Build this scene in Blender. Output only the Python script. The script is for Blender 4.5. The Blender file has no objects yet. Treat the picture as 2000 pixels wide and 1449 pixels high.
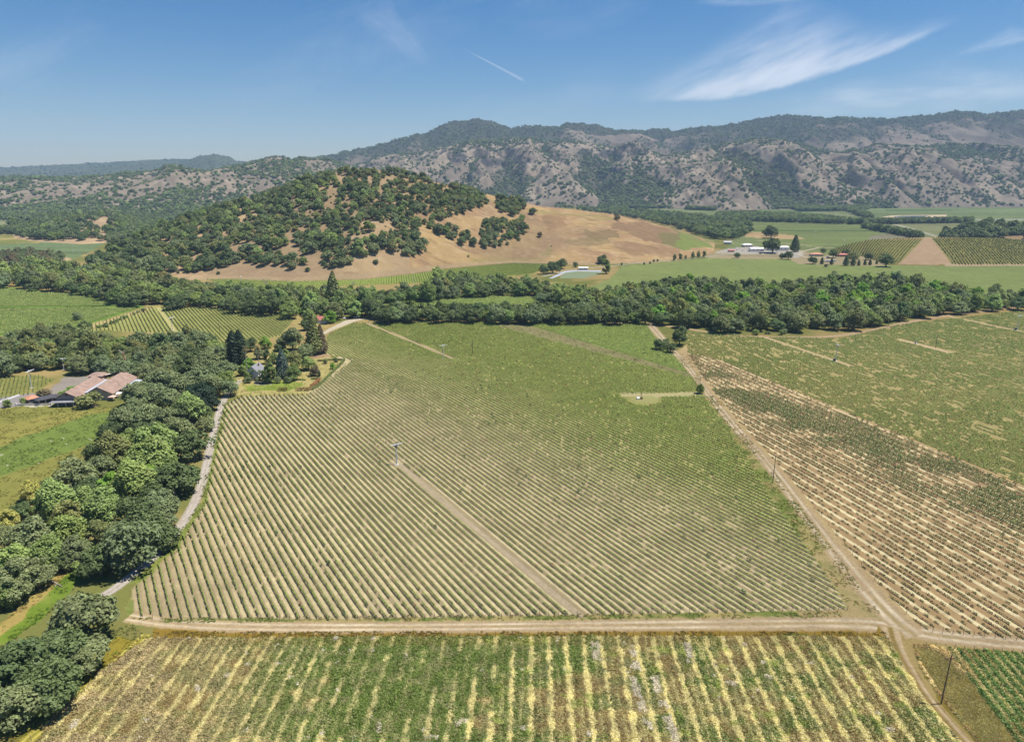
import bpy, math, random
import numpy as np
from mathutils import Vector, Matrix
random.seed(7)
RNG = np.random.default_rng(11)
SC = bpy.context.scene
COL = SC.collection

# ---------------------------------------------------------------- camera
FPX, CX, CY, HORIZ, H = 1376.0, 1000.0, 724.5, 350.0, 125.0     # photo pixels (2000 x 1449), camera height in metres
PITCH = math.atan((CY - HORIZ) / FPX)
SP, CP = math.sin(PITCH), math.cos(PITCH)
cam = bpy.data.cameras.new("camera")
cam.sensor_width = 36.0
cam.lens = 36.0 * FPX / 2000.0
cam.clip_start, cam.clip_end = 1.0, 60000.0
camo = bpy.data.objects.new("camera", cam)
COL.objects.link(camo)
camo.location = (0, 0, H)
camo.rotation_euler = (math.pi / 2 - PITCH, 0, 0)
SC.camera = camo

# ---------------------------------------------------------------- light, sky, exposure
SUN_EL, SUN_AZ = math.radians(67), math.radians(86)              # azimuth clockwise from +Y: the sun stands to the right
SUN_STR, SKY_STR = 5.0, 0.10
sd = Vector((math.sin(SUN_AZ) * math.cos(SUN_EL), math.cos(SUN_AZ) * math.cos(SUN_EL), math.sin(SUN_EL)))
sl = bpy.data.lights.new("sun", 'SUN')
sl.energy, sl.angle, sl.color = SUN_STR, math.radians(0.53), (1.0, 0.945, 0.85)
so = bpy.data.objects.new("sun", sl)
COL.objects.link(so)
so.rotation_euler = sd.to_track_quat('Z', 'Y').to_euler()
so.location = (300, 0, 600)
SC.view_settings.view_transform = 'Standard'
SC.view_settings.look = 'None'
SC.view_settings.gamma = 1.0
SC.view_settings.use_curve_mapping = False
SC.view_settings.exposure = 0.56
cy = SC.cycles
cy.use_denoising = True
cy.denoiser = 'OPENIMAGEDENOISE'
cy.denoising_input_passes = 'RGB_ALBEDO_NORMAL'
cy.denoising_prefilter = 'ACCURATE'
cy.max_bounces, cy.diffuse_bounces, cy.glossy_bounces = 5, 3, 1
cy.transmission_bounces, cy.volume_bounces, cy.transparent_max_bounces = 2, 0, 6
cy.caustics_reflective = cy.caustics_refractive = False


def pdir(px, py):
    """world direction through a photo pixel"""
    a, b = (px - CX) / FPX, (CY - py) / FPX
    return (a, CP + b * SP, -SP + b * CP)


def G(px, py, z=0.0):
    """photo pixel -> point on the horizontal plane at height z"""
    d = pdir(px, py)
    t = (z - H) / d[2]
    return (d[0] * t, d[1] * t, z)


def proj(X, Y, Z):
    zc = Y * CP - (Z - H) * SP
    zc = np.where(np.abs(zc) < 1e-3, 1e-3, zc)
    yu = Y * SP + (Z - H) * CP
    return CX + FPX * X / zc, CY - FPX * yu / zc, zc


def mpp(px, py):
    """metres per photo pixel at a ground pixel"""
    g = G(px, py)
    return (g[1] * CP + H * SP) / FPX


def make_world():
    w = bpy.data.worlds.new("World")
    SC.world = w
    w.use_nodes = True
    nt = w.node_tree
    N, L = nt.nodes, nt.links
    for n in list(N):
        N.remove(n)
    out = N.new('ShaderNodeOutputWorld')
    bg = N.new('ShaderNodeBackground')
    bg.inputs['Strength'].default_value = SKY_STR
    sky = N.new('ShaderNodeTexSky')
    sky.sky_type = 'NISHITA'
    sky.sun_disc = False
    sky.sun_elevation, sky.sun_rotation = SUN_EL, SUN_AZ
    sky.altitude = 150
    sky.air_density, sky.dust_density, sky.ozone_density = 1.0, 0.35, 3.2
    geo = N.new('ShaderNodeTexCoord')
    sep = N.new('ShaderNodeSeparateXYZ')
    L.new(geo.outputs['Generated'], sep.inputs[0])

    def val(v):
        n = N.new('ShaderNodeValue'); n.outputs[0].default_value = v; return n.outputs[0]

    def M(op, a, b=None, c=None, clamp=False):
        n = N.new('ShaderNodeMath'); n.operation = op; n.use_clamp = clamp
        for i, v in enumerate((a, b, c)):
            if v is None: continue
            if isinstance(v, (int, float)): n.inputs[i].default_value = v
            else: L.new(v, n.inputs[i])
        return n.outputs[0]

    def sstep(e0, e1, x):
        n = N.new('ShaderNodeMapRange'); n.interpolation_type = 'SMOOTHSTEP'
        L.new(x, n.inputs[0])
        for k, e in ((1, e0), (2, e1)):
            if isinstance(e, (int, float)): n.inputs[k].default_value = e
            else: L.new(e, n.inputs[k])
        n.inputs[3].default_value = 0; n.inputs[4].default_value = 1
        return n.outputs[0]
    ys = M('MAXIMUM', sep.outputs[1], 0.05)
    u = M('DIVIDE', sep.outputs[0], ys)
    v = M('DIVIDE', sep.outputs[2], ys)

    def uv(px, py):
        d = pdir(px, py); return d[0] / d[1], d[2] / d[1]

    def noise(su, sv, rot, scale, detail=6, rough=0.6, off=0.0, dist=0.0):
        c = N.new('ShaderNodeCombineXYZ')
        cr, sr = math.cos(rot), math.sin(rot)
        a = M('ADD', M('MULTIPLY', u, cr), M('MULTIPLY', v, sr))
        b = M('SUBTRACT', M('MULTIPLY', v, cr), M('MULTIPLY', u, sr))
        L.new(M('MULTIPLY', a, su), c.inputs[0]); L.new(M('MULTIPLY', b, sv), c.inputs[1]); c.inputs[2].default_value = off
        t = N.new('ShaderNodeTexNoise'); t.inputs['Scale'].default_value = scale
        t.inputs['Detail'].default_value = detail; t.inputs['Roughness'].default_value = rough
        t.inputs['Distortion'].default_value = dist
        L.new(c.outputs[0], t.inputs['Vector'])
        return t.outputs['Fac']
    masks = []

    def streak(pts, thick, strength, rot, soft, nscale=9.0, off=0.0, su=1.0, sv=5.0, below=0.006, nlo=0.3, nhi=0.75):
        P = np.array([uv(*p) for p in pts])
        cf = np.polyfit(P[:, 0], P[:, 1], 2)
        cur = M('ADD', M('MULTIPLY', M('ADD', M('MULTIPLY', u, float(cf[0])), float(cf[1])), u), float(cf[2]))
        wob = M('MULTIPLY', M('SUBTRACT', noise(1, 1, 0, 14, 4, .6, off + 5), 0.5), soft)
        d = M('ADD', M('SUBTRACT', v, cur), wob)
        u0, u1 = P[0, 0], P[-1, 0]
        un = sstep(u0, u1, u)
        tk = M('ADD', M('MULTIPLY', M('SUBTRACT', 1.0, M('ABSOLUTE', M('SUBTRACT', M('MULTIPLY', un, 2.0), 0.85))), thick), thick * 0.25)
        up = M('SUBTRACT', 1.0, sstep(0.0, tk, d))
        m = M('MULTIPLY', sstep(-below, below * 0.6, d), up)
        m = M('MULTIPLY', m, M('MULTIPLY', sstep(u0 - 0.005, u0 + (u1 - u0) * .26, u), M('SUBTRACT', 1.0, sstep(u1 - (u1 - u0) * .32, u1, u))))
        n = sstep(nlo, nhi, noise(su, sv, rot, nscale, 7, .58, off))
        m = M('MULTIPLY', m, M('ADD', M('MULTIPLY', n, 0.75), 0.25))
        masks.append(M('MULTIPLY', m, strength))
    streak([(1225, 196), (1400, 192), (1560, 160), (1720, 105), (1900, 28)], 0.110, 0.56, 0.42, 0.02, 8, 1.3, 1.2, 7.0, below=0.005, nlo=0.28, nhi=0.72)
    streak([(1245, 195), (1400, 186), (1560, 150), (1720, 98), (1880, 32)], 0.035, 0.32, 0.42, 0.012, 12, 4.1, 1.0, 6.0, below=0.006)
    streak([(1860, 108), (1930, 96), (2000, 78), (2100, 60)], 0.02, 0.36, 0.2, 0.012, 22, 2.2, 1.0, 4.0)
    streak([(1450, 215), (1700, 210), (1950, 185), (2300, 160)], 0.05, 0.42, 0.05, 0.03, 10, 7.7, 1.0, 6.0, below=0.02)
    streak([(1350, 4), (1420, 8), (1520, 2), (1600, -8)], 0.016, 0.22, 0.1, 0.01, 18, 9.7, 1.0, 5.0)
    streak([(690, 15), (740, 60), (800, 100), (860, 130)], 0.05, 0.20, -0.7, 0.03, 10, 3.3, 1.0, 4.0, below=0.02)
    # contrail
    a, b = uv(898, 92), uv(1024, 158)
    dx, dy = b[0] - a[0], b[1] - a[1]
    ln = math.hypot(dx, dy)
    tt = M('ADD', M('MULTIPLY', M('SUBTRACT', u, a[0]), dx / ln / ln), M('MULTIPLY', M('SUBTRACT', v, a[1]), dy / ln / ln))
    pp = M('ABSOLUTE', M('SUBTRACT', M('MULTIPLY', M('SUBTRACT', v, a[1]), dx / ln), M('MULTIPLY', M('SUBTRACT', u, a[0]), dy / ln)))
    wd = M('ADD', M('MULTIPLY', M('MAXIMUM', tt, 0.0), 0.0022), 0.0006)
    m = M('MULTIPLY', M('SUBTRACT', 1.0, sstep(0.0, wd, pp)), M('MULTIPLY', sstep(0.0, 0.35, tt), M('SUBTRACT', 1.0, sstep(0.93, 1.02, tt))))
    masks.append(M('MULTIPLY', m, 0.24))
    # thin veil of high cirrus
    veil = sstep(0.5, 0.85, noise(1.0, 3.0, 0.25, 3.0, 6, .6, 12.0, 0.4))
    masks.append(M('MULTIPLY', M('MULTIPLY', veil, sstep(0.02, 0.12, v)), 0.16))
    tot = masks[0]
    for k in masks[1:]:
        tot = M('SUBTRACT', 1.0, M('MULTIPLY', M('SUBTRACT', 1.0, tot), M('SUBTRACT', 1.0, k)))
    hs = N.new('ShaderNodeHueSaturation')
    hs.inputs['Saturation'].default_value = 1.42
    hs.inputs['Value'].default_value = 0.67
    tint = N.new('ShaderNodeMix'); tint.data_type = 'RGBA'; tint.blend_type = 'MULTIPLY'; tint.inputs[0].default_value = 1.0
    tint.inputs[7].default_value = (1.02, .99, 1.02, 1)
    L.new(sky.outputs[0], tint.inputs[6]); L.new(tint.outputs[2], hs.inputs['Color'])
    mx = N.new('ShaderNodeMix'); mx.data_type = 'RGBA'
    L.new(tot, mx.inputs[0]); L.new(hs.outputs[0], mx.inputs[6])
    mx.inputs[7].default_value = (7.4, 7.4, 7.7, 1)
    L.new(mx.outputs[2], bg.inputs['Color'])
    L.new(bg.outputs[0], out.inputs[0])


make_world()

# ---------------------------------------------------------------- helpers


def lin(c):
    c = np.asarray(c, float) / 255.0
    return np.where(c <= 0.04045, c / 12.92, ((c + 0.055) / 1.055) ** 2.4)


ALB = 0.54


def S(r, g, b, k=1.0):
    """surface albedo from the colour that the surface shows in full sun"""
    return lin((r, g, b)) * ALB * k


def _h(ix, iy, seed):
    n = (ix.astype(np.int64) * 374761393 + iy.astype(np.int64) * 668265263 + seed * 974634777) & 0xFFFFFFFF
    n = ((n ^ (n >> 13)) * 1274126177) & 0xFFFFFFFF
    n = (n ^ (n >> 16)) & 0xFFFFFF
    return n / float(0xFFFFFF)


def vn(x, y, seed=0):
    x = np.asarray(x, float); y = np.asarray(y, float)
    ix, iy = np.floor(x), np.floor(y)
    fx, fy = x - ix, y - iy
    fx, fy = fx * fx * (3 - 2 * fx), fy * fy * (3 - 2 * fy)
    a, b = _h(ix, iy, seed), _h(ix + 1, iy, seed)
    c, d = _h(ix, iy + 1, seed), _h(ix + 1, iy + 1, seed)
    return (a * (1 - fx) + b * fx) * (1 - fy) + (c * (1 - fx) + d * fx) * fy


def fbm(x, y, octv=4, seed=0, gain=0.5):
    s, a, t = 0.0, 1.0, 0.0
    for k in range(octv):
        s = s + a * vn(np.asarray(x) * 2 ** k + 17.3 * k, np.asarray(y) * 2 ** k - 9.1 * k, seed + k)
        t += a; a *= gain
    return s / t


def sstep(a, b, x):
    t = np.clip((np.asarray(x, float) - a) / (b - a), 0, 1)
    return t * t * (3 - 2 * t)


def inpoly(px, py, poly):
    px = np.asarray(px, float); py = np.asarray(py, float)
    r = np.zeros(px.shape, bool)
    n = len(poly)
    for i in range(n):
        x0, y0 = poly[i]; x1, y1 = poly[(i + 1) % n]
        if y0 == y1: continue
        c = ((y0 > py) != (y1 > py)) & (px < (x1 - x0) * (py - y0) / (y1 - y0) + x0)
        r ^= c
    return r


def mixc(A, B, f):
    f = np.asarray(f)[..., None]
    return A * (1 - f) + np.asarray(B) * f


def link(o, parent=None):
    COL.objects.link(o)
    if parent is not None:
        o.parent = parent
    return o


def tag(o, label=None, cat=None, group=None, kind=None):
    if label: o["label"] = label
    if cat: o["category"] = cat
    if group: o["group"] = group
    if kind: o["kind"] = kind
    return o


def np_mesh(name, V, F, mats, mi=None, attrs=None, smooth=False):
    """V (n,3); F (m,k) of equal-sided faces, or a list of index lists"""
    me = bpy.data.meshes.new(name)
    V = np.asarray(V, np.float32)
    if isinstance(F, np.ndarray):
        m, k = F.shape
        me.vertices.add(len(V)); me.vertices.foreach_set("co", V.ravel())
        me.loops.add(m * k); me.loops.foreach_set("vertex_index", F.astype(np.int32).ravel())
        me.polygons.add(m); me.polygons.foreach_set("loop_start", np.arange(0, m * k, k, dtype=np.int32))
    else:
        me.from_pydata([tuple(map(float, v)) for v in V], [], [list(map(int, f)) for f in F])
        m = len(F)
    for a in mats: me.materials.append(a)
    if mi is not None: me.polygons.foreach_set("material_index", np.asarray(mi, np.int32))
    me.polygons.foreach_set("use_smooth", np.full(m, smooth, bool))
    for nm, (ty, dom, arr) in (attrs or {}).items():
        at = me.attributes.new(nm, ty, dom)
        key = {'FLOAT': 'value', 'INT': 'value', 'FLOAT_VECTOR': 'vector', 'FLOAT_COLOR': 'color'}[ty]
        at.data.foreach_set(key, np.asarray(arr, np.int32 if ty == 'INT' else np.float32).ravel())
    me.update(calc_edges=True)
    return me


def rgba(C):
    return np.concatenate([C, np.ones((*C.shape[:-1], 1))], -1)


# ---------------------------------------------------------------- materials
class NT:
    def __init__(s, name):
        s.m = bpy.data.materials.new(name); s.m.use_nodes = True
        s.t = s.m.node_tree; s.N, s.L = s.t.nodes, s.t.links
        for n in list(s.N): s.N.remove(n)
        s.out = s.N.new('ShaderNodeOutputMaterial')

    def n(s, ty, **kw):
        n = s.N.new(ty)
        for k, v in kw.items(): setattr(n, k, v)
        return n

    def put(s, sock, v):
        if isinstance(v, (int, float)): sock.default_value = v
        elif isinstance(v, (tuple, list)): sock.default_value = v
        else: s.L.new(v, sock)

    def math(s, op, a, b=0.0, clamp=False):
        n = s.n('ShaderNodeMath', operation=op, use_clamp=clamp)
        s.put(n.inputs[0], a); s.put(n.inputs[1], b); return n.outputs[0]

    def mix(s, f, a, b, mode='MIX'):
        n = s.n('ShaderNodeMix', data_type='RGBA', blend_type=mode)
        s.put(n.inputs[0], f); s.put(n.inputs[6], a); s.put(n.inputs[7], b); return n.outputs[2]

    def attr(s, name, ty='GEOMETRY'):
        return s.n('ShaderNodeAttribute', attribute_name=name, attribute_type=ty)

    def noise(s, scale, detail=3, rough=0.6, vec=None):
        n = s.n('ShaderNodeTexNoise')
        n.inputs['Scale'].default_value = scale; n.inputs['Detail'].default_value = detail; n.inputs['Roughness'].default_value = rough
        if vec is not None: s.L.new(vec, n.inputs['Vector'])
        return n.outputs['Fac']

    def rng(s, x, a, b, lo, hi, smooth=False):
        n = s.n('ShaderNodeMapRange')
        if smooth: n.interpolation_type = 'SMOOTHSTEP'
        s.put(n.inputs[0], x)
        for k, v in zip((1, 2, 3, 4), (a, b, lo, hi)): s.put(n.inputs[k], v)
        return n.outputs[0]

    def pos(s):
        return s.n('ShaderNodeNewGeometry').outputs['Position']

    def obj(s):
        return s.n('ShaderNodeTexCoord').outputs['Object']


_mc = {}


def paint(name, col, rough=0.7, var=0.12, scale=1.5, metal=0.0, bump=0.0):
    """plain material with a little procedural unevenness"""
    if name in _mc: return _mc[name]
    t = NT(name)
    p = t.n('ShaderNodeBsdfPrincipled')
    f = t.rng(t.noise(scale, 4, .6, t.obj()), 0.3, 0.7, 1 - var, 1 + var)
    c = t.mix(1.0, (*[float(v) for v in col], 1), f, 'MULTIPLY')
    t.L.new(c, p.inputs['Base Color'])
    p.inputs['Roughness'].default_value = rough; p.inputs['Metallic'].default_value = metal
    p.inputs['Specular IOR Level'].default_value = 0.3
    t.L.new(p.outputs[0], t.out.inputs[0])
    _mc[name] = t.m
    return t.m


LEAFK = 1.6


def leaf_mat():
    t = NT('leaf')
    a = t.attr('tcol', 'INSTANCER').outputs['Color']
    l = t.attr('lum').outputs['Fac']
    nz = t.rng(t.noise(0.22, 2, .5, t.pos()), 0.3, 0.7, 0.82, 1.18)
    c = t.mix(1.0, a, t.math('MULTIPLY', t.math('MULTIPLY', l, nz), LEAFK), 'MULTIPLY')
    d = t.n('ShaderNodeBsdfDiffuse'); t.L.new(c, d.inputs[0])
    tr = t.n('ShaderNodeBsdfTranslucent')
    t.L.new(t.mix(1.0, c, (1.15, 1.2, 0.6, 1), 'MULTIPLY'), tr.inputs[0])
    gl = t.n('ShaderNodeBsdfGlossy'); gl.inputs['Roughness'].default_value = 0.55
    gl.inputs[0].default_value = (0.5, 0.5, 0.42, 1)
    m1 = t.n('ShaderNodeMixShader'); m1.inputs[0].default_value = 0.22
    t.L.new(d.outputs[0], m1.inputs[1]); t.L.new(tr.outputs[0], m1.inputs[2])
    m2 = t.n('ShaderNodeMixShader'); m2.inputs[0].default_value = 0.03
    t.L.new(m1.outputs[0], m2.inputs[1]); t.L.new(gl.outputs[0], m2.inputs[2])
    t.L.new(m2.outputs[0], t.out.inputs[0])
    return t.m


LEAF = leaf_mat()
BARK = paint('bark', (0.16, 0.125, 0.095), 0.9, 0.3, 2.0)
PALEBARK = paint('pale_bark', (0.34, 0.30, 0.26), 0.9, 0.3, 2.0)
REDBARK = paint('red_bark', (0.33, 0.15, 0.09), 0.9, 0.25, 1.0)
WOOD = paint('post_wood', (0.17, 0.12, 0.085), 0.85, 0.3, 3.0)
POLEWOOD = paint('pole_wood', (0.13, 0.095, 0.07), 0.85, 0.25, 1.0)
WHITE = paint('white_paint', (0.78, 0.78, 0.76), 0.55, 0.06, 0.8)
GALV = paint('galvanised_steel', (0.52, 0.54, 0.57), 0.45, 0.10, 1.2)
DARKST = paint('dark_steel', (0.07, 0.07, 0.075), 0.5, 0.2, 1.5)
CONC = paint('concrete', (0.50, 0.47, 0.42), 0.9, 0.12, 1.0)
GLASS = paint('window_glass', (0.03, 0.04, 0.05), 0.12, 0.1, 1.0)
TYRE = paint('tyre_rubber', (0.02, 0.02, 0.02), 0.85, 0.1, 3.0)
ROOFPINK = paint('pink_shingle_roof', (0.275, 0.19, 0.15), 0.85, 0.24, 0.35)
ROOFRED = paint('red_roof', (0.42, 0.15, 0.12), 0.8, 0.15, 0.6)
ROOFTERRA = paint('terracotta_roof', (0.47, 0.23, 0.14), 0.85, 0.18, 0.6)
ROOFDARK = paint('dark_roof', (0.06, 0.06, 0.07), 0.8, 0.2, 0.6)
ROOFMETAL = paint('grey_metal_roof', (0.40, 0.43, 0.48), 0.5, 0.1, 0.4)
ROOFGREY = paint('grey_shingle_roof', (0.22, 0.22, 0.24), 0.85, 0.15, 0.6)
WALLSTONE = paint('grey_stone_wall', (0.25, 0.22, 0.20), 0.9, 0.25, 0.8)
WALLTAN = paint('tan_plaster_wall', (0.46, 0.40, 0.33), 0.9, 0.1, 0.5)
WALLBRICK = paint('brown_wall', (0.20, 0.13, 0.10), 0.9, 0.2, 0.6)
BLUEPAINT = paint('blue_car_paint', (0.10, 0.24, 0.52), 0.3, 0.05, 1.0)
SILVER = paint('silver_car_paint', (0.5, 0.5, 0.52), 0.35, 0.05, 1.0)
BLACKPAINT = paint('dark_car_paint', (0.03, 0.03, 0.035), 0.3, 0.05, 1.0)
REDPAINT = paint('red_car_paint', (0.40, 0.05, 0.04), 0.35, 0.05, 1.0)


class MB:
    """collects boxes, tubes and polygons into ONE mesh"""

    def __init__(s): s.V, s.F, s.M = [], [], []

    def poly(s, pts, m=0):
        b = len(s.V); s.V += [tuple(p) for p in pts]; s.F.append(list(range(b, b + len(pts)))); s.M.append(m)

    def box(s, c, d, m=0, rz=0.0, taper=1.0):
        b = len(s.V); cr, sr = math.cos(rz), math.sin(rz)
        for k in range(8):
            sx, sy, sz = (1 if k & 1 else -1), (1 if k & 2 else -1), (1 if k & 4 else -1)
            f = taper if sz > 0 else 1.0
            x, y, z = sx * d[0] / 2 * f, sy * d[1] / 2 * f, sz * d[2] / 2
            s.V.append((c[0] + x * cr - y * sr, c[1] + x * sr + y * cr, c[2] + z))
        for f in ((0, 2, 3, 1), (4, 5, 7, 6), (0, 1, 5, 4), (2, 6, 7, 3), (0, 4, 6, 2), (1, 3, 7, 5)):
            s.F.append([b + i for i in f]); s.M.append(m)

    def tube(s, p0, p1, r0, r1, n=8, m=0, caps=True):
        p0, p1 = Vector(p0), Vector(p1)
        ax = (p1 - p0).normalized()
        q = ax.orthogonal().normalized(); w = ax.cross(q)
        b = len(s.V)
        for p, r in ((p0, r0), (p1, r1)):
            for i in range(n):
                a = 2 * math.pi * i / n
                s.V.append(tuple(p + q * (r * math.cos(a)) + w * (r * math.sin(a))))
        for i in range(n):
            j = (i + 1) % n
            s.F.append([b + i, b + j, b + n + j, b + n + i]); s.M.append(m)
        if caps:
            s.F.append([b + i for i in range(n)][::-1]); s.M.append(m)
            s.F.append([b + n + i for i in range(n)]); s.M.append(m)

    def gable(s, x0, x1, y0, y1, z0, z1, m=0, ov=0.5, th=0.18):
        """gabled roof slabs with the ridge along y"""
        xm = (x0 + x1) / 2
        sl = (z1 - z0) / (xm - x0)
        for sg in (-1, 1):
            xe = xm + sg * ((x1 - x0) / 2 + ov)
            ze = z1 - sl * ((x1 - x0) / 2 + ov)
            a = [(xm, y0 - ov, z1), (xm, y1 + ov, z1), (xe, y1 + ov, ze), (xe, y0 - ov, ze)]
            t = [(p[0], p[1], p[2] + th) for p in a]
            if sg > 0: a, t = a[::-1], t[::-1]
            s.poly(a[::-1], m); s.poly(t, m)
            for i in range(4):
                j = (i + 1) % 4
                s.poly([a[i], a[j], t[j], t[i]], m)

    def hip(s, x0, x1, y0, y1, z0, z1, m=0, ov=0.5, run=None):
        x0 -= ov; x1 += ov; y0 -= ov; y1 += ov
        w = min(x1 - x0, y1 - y0) / 2 if run is None else run
        xm = (x0 + x1) / 2; ym = (y0 + y1) / 2
        A, B, C_, D = (x0, y0, z0), (x1, y0, z0), (x1, y1, z0), (x0, y1, z0)
        if (y1 - y0) >= (x1 - x0):
            R0, R1 = (xm, y0 + w, z1), (xm, y1 - w, z1)
            fs = [[A, B, R0], [B, C_, R1, R0], [C_, D, R1], [D, A, R0, R1]]
        else:
            R0, R1 = (x0 + w, ym, z1), (x1 - w, ym, z1)
            fs = [[A, B, R1, R0], [B, C_, R1], [C_, D, R0, R1], [D, A, R0]]
        for f in fs: s.poly(f, m)
        s.poly([D, C_, B, A], m)

    def build(s, name, mats, parent=None, smooth=False):
        me = np_mesh(name, s.V, s.F, mats if isinstance(mats, (list, tuple)) else [mats], s.M, None, smooth)
        return link(bpy.data.objects.new(name, me), parent)


def empty(name, loc, rz=0.0, label=None, cat=None, group=None, sc=None):
    o = bpy.data.objects.new(name, None)
    o.empty_display_size = 0.5
    o.location = loc; o.rotation_euler = (0, 0, rz)
    if sc: o.scale = sc
    link(o)
    return tag(o, label, cat, group)


def copy_tree(o, parent=None):
    c = o.copy(); COL.objects.link(c)
    if parent is not None: c.parent = parent
    for ch in list(o.children): copy_tree(ch, c)
    return c


# ---------------------------------------------------------------- block directions
def hdir(a, b):
    v = np.array(b[:2]) - np.array(a[:2]); return v / np.linalg.norm(v)


D_MAIN = hdir(G(1130, 1200), G(780, 905))
D_RIGHT = hdir(G(2000, 952), G(1490, 738))
D_WEED = hdir((0, 0), (40 / FPX, 1.0))
D_LEFTV = hdir(G(340, 645), G(310, 602))
SPACING = 2.44
SPACING_R = 2.44                                            # row distance of the right vineyard


def nrm(d): return np.array((d[1], -d[0]))


N_MAIN, N_RIGHT, N_WEED = nrm(D_MAIN), nrm(D_RIGHT), nrm(D_WEED)
U_WEED = float(np.dot(G(1037, 1387)[:2], N_WEED))

# ---------------------------------------------------------------- outlines of the fields, in photo pixels
P_MAIN = [(258, 1150), (262, 1205), (640, 1209), (1150, 1200), (1655, 1190), (1640, 1160), (1500, 962), (1430, 850), (1372, 772), (1352, 738), (1322, 700),
          (1282, 664), (1262, 633), (1000, 628), (760, 630), (690, 631), (642, 652), (632, 690), (690, 704), (604, 770), (470, 774), (437, 792), (424, 870), (400, 985), (345, 1070), (300, 1112)]
P_RIGHT = [(1338, 650), (1344, 690), (1372, 737), (1438, 817), (1543, 933), (1684, 1106), (1802, 1231), (1900, 1240), (2030, 1252), (2400, 1275), (2400, 560), (2000, 607), (1760, 634), (1640, 661), (1480, 659), (1400, 650)]
P_RLOW = [(1344, 690), (1372, 737), (1438, 817), (1543, 933), (1684, 1106), (1802, 1231), (2030, 1252), (2400, 1275), (2400, 1114), (2000, 950), (1730, 838), (1490, 738), (1410, 705)]
P_WEED = [(285, 1247), (700, 1245), (1200, 1243), (1700, 1243), (1740, 1250), (1762, 1300), (1800, 1362), (1860, 1432), (1900, 1480), (2000, 1600), (-80, 1600), (40, 1480), (150, 1360), (240, 1275)]
P_CORNER = [(1785, 1258), (1900, 1270), (2030, 1279), (2300, 1290), (2300, 1600), (2040, 1600), (1960, 1500), (1895, 1430), (1830, 1350), (1795, 1295)]
P_LROWS = [(120, 655), (200, 628), (300, 599), (450, 604), (562, 613), (572, 627), (548, 655), (500, 668), (455, 690), (415, 662), (340, 652), (200, 645)]
P_STRIP = [(400, 546), (560, 540), (690, 538), (760, 530), (830, 522), (900, 514), (1060, 510), (1075, 518), (1040, 535), (830, 552), (500, 566)]
P_MIDF = [(760, 592), (830, 578), (900, 573), (1000, 570), (1060, 580), (1150, 600), (1120, 612), (760, 612)]

# ---------------------------------------------------------------- ground colours (the surface's own colours)
C_DRY = S(196, 170, 118)


def lush_main(px, py):
    """0 = young sparse vines, 1 = old dense vines"""
    d = (640 + (px - 640) * 0.39) - py
    d = d + np.where(py < 700, 30, 0)
    return sstep(-150, 80, d)


def gstrip_px(px, py):
    """the bare brownish strip across the top of the main vineyard"""
    up = 628 + (px - 1010) * 0.300
    lo = 628 + (px - 955) * 0.265
    return (py > np.minimum(up, lo)) & (py < np.maximum(up, lo) + 5) & (px > 960) & (px < 1345)


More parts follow.
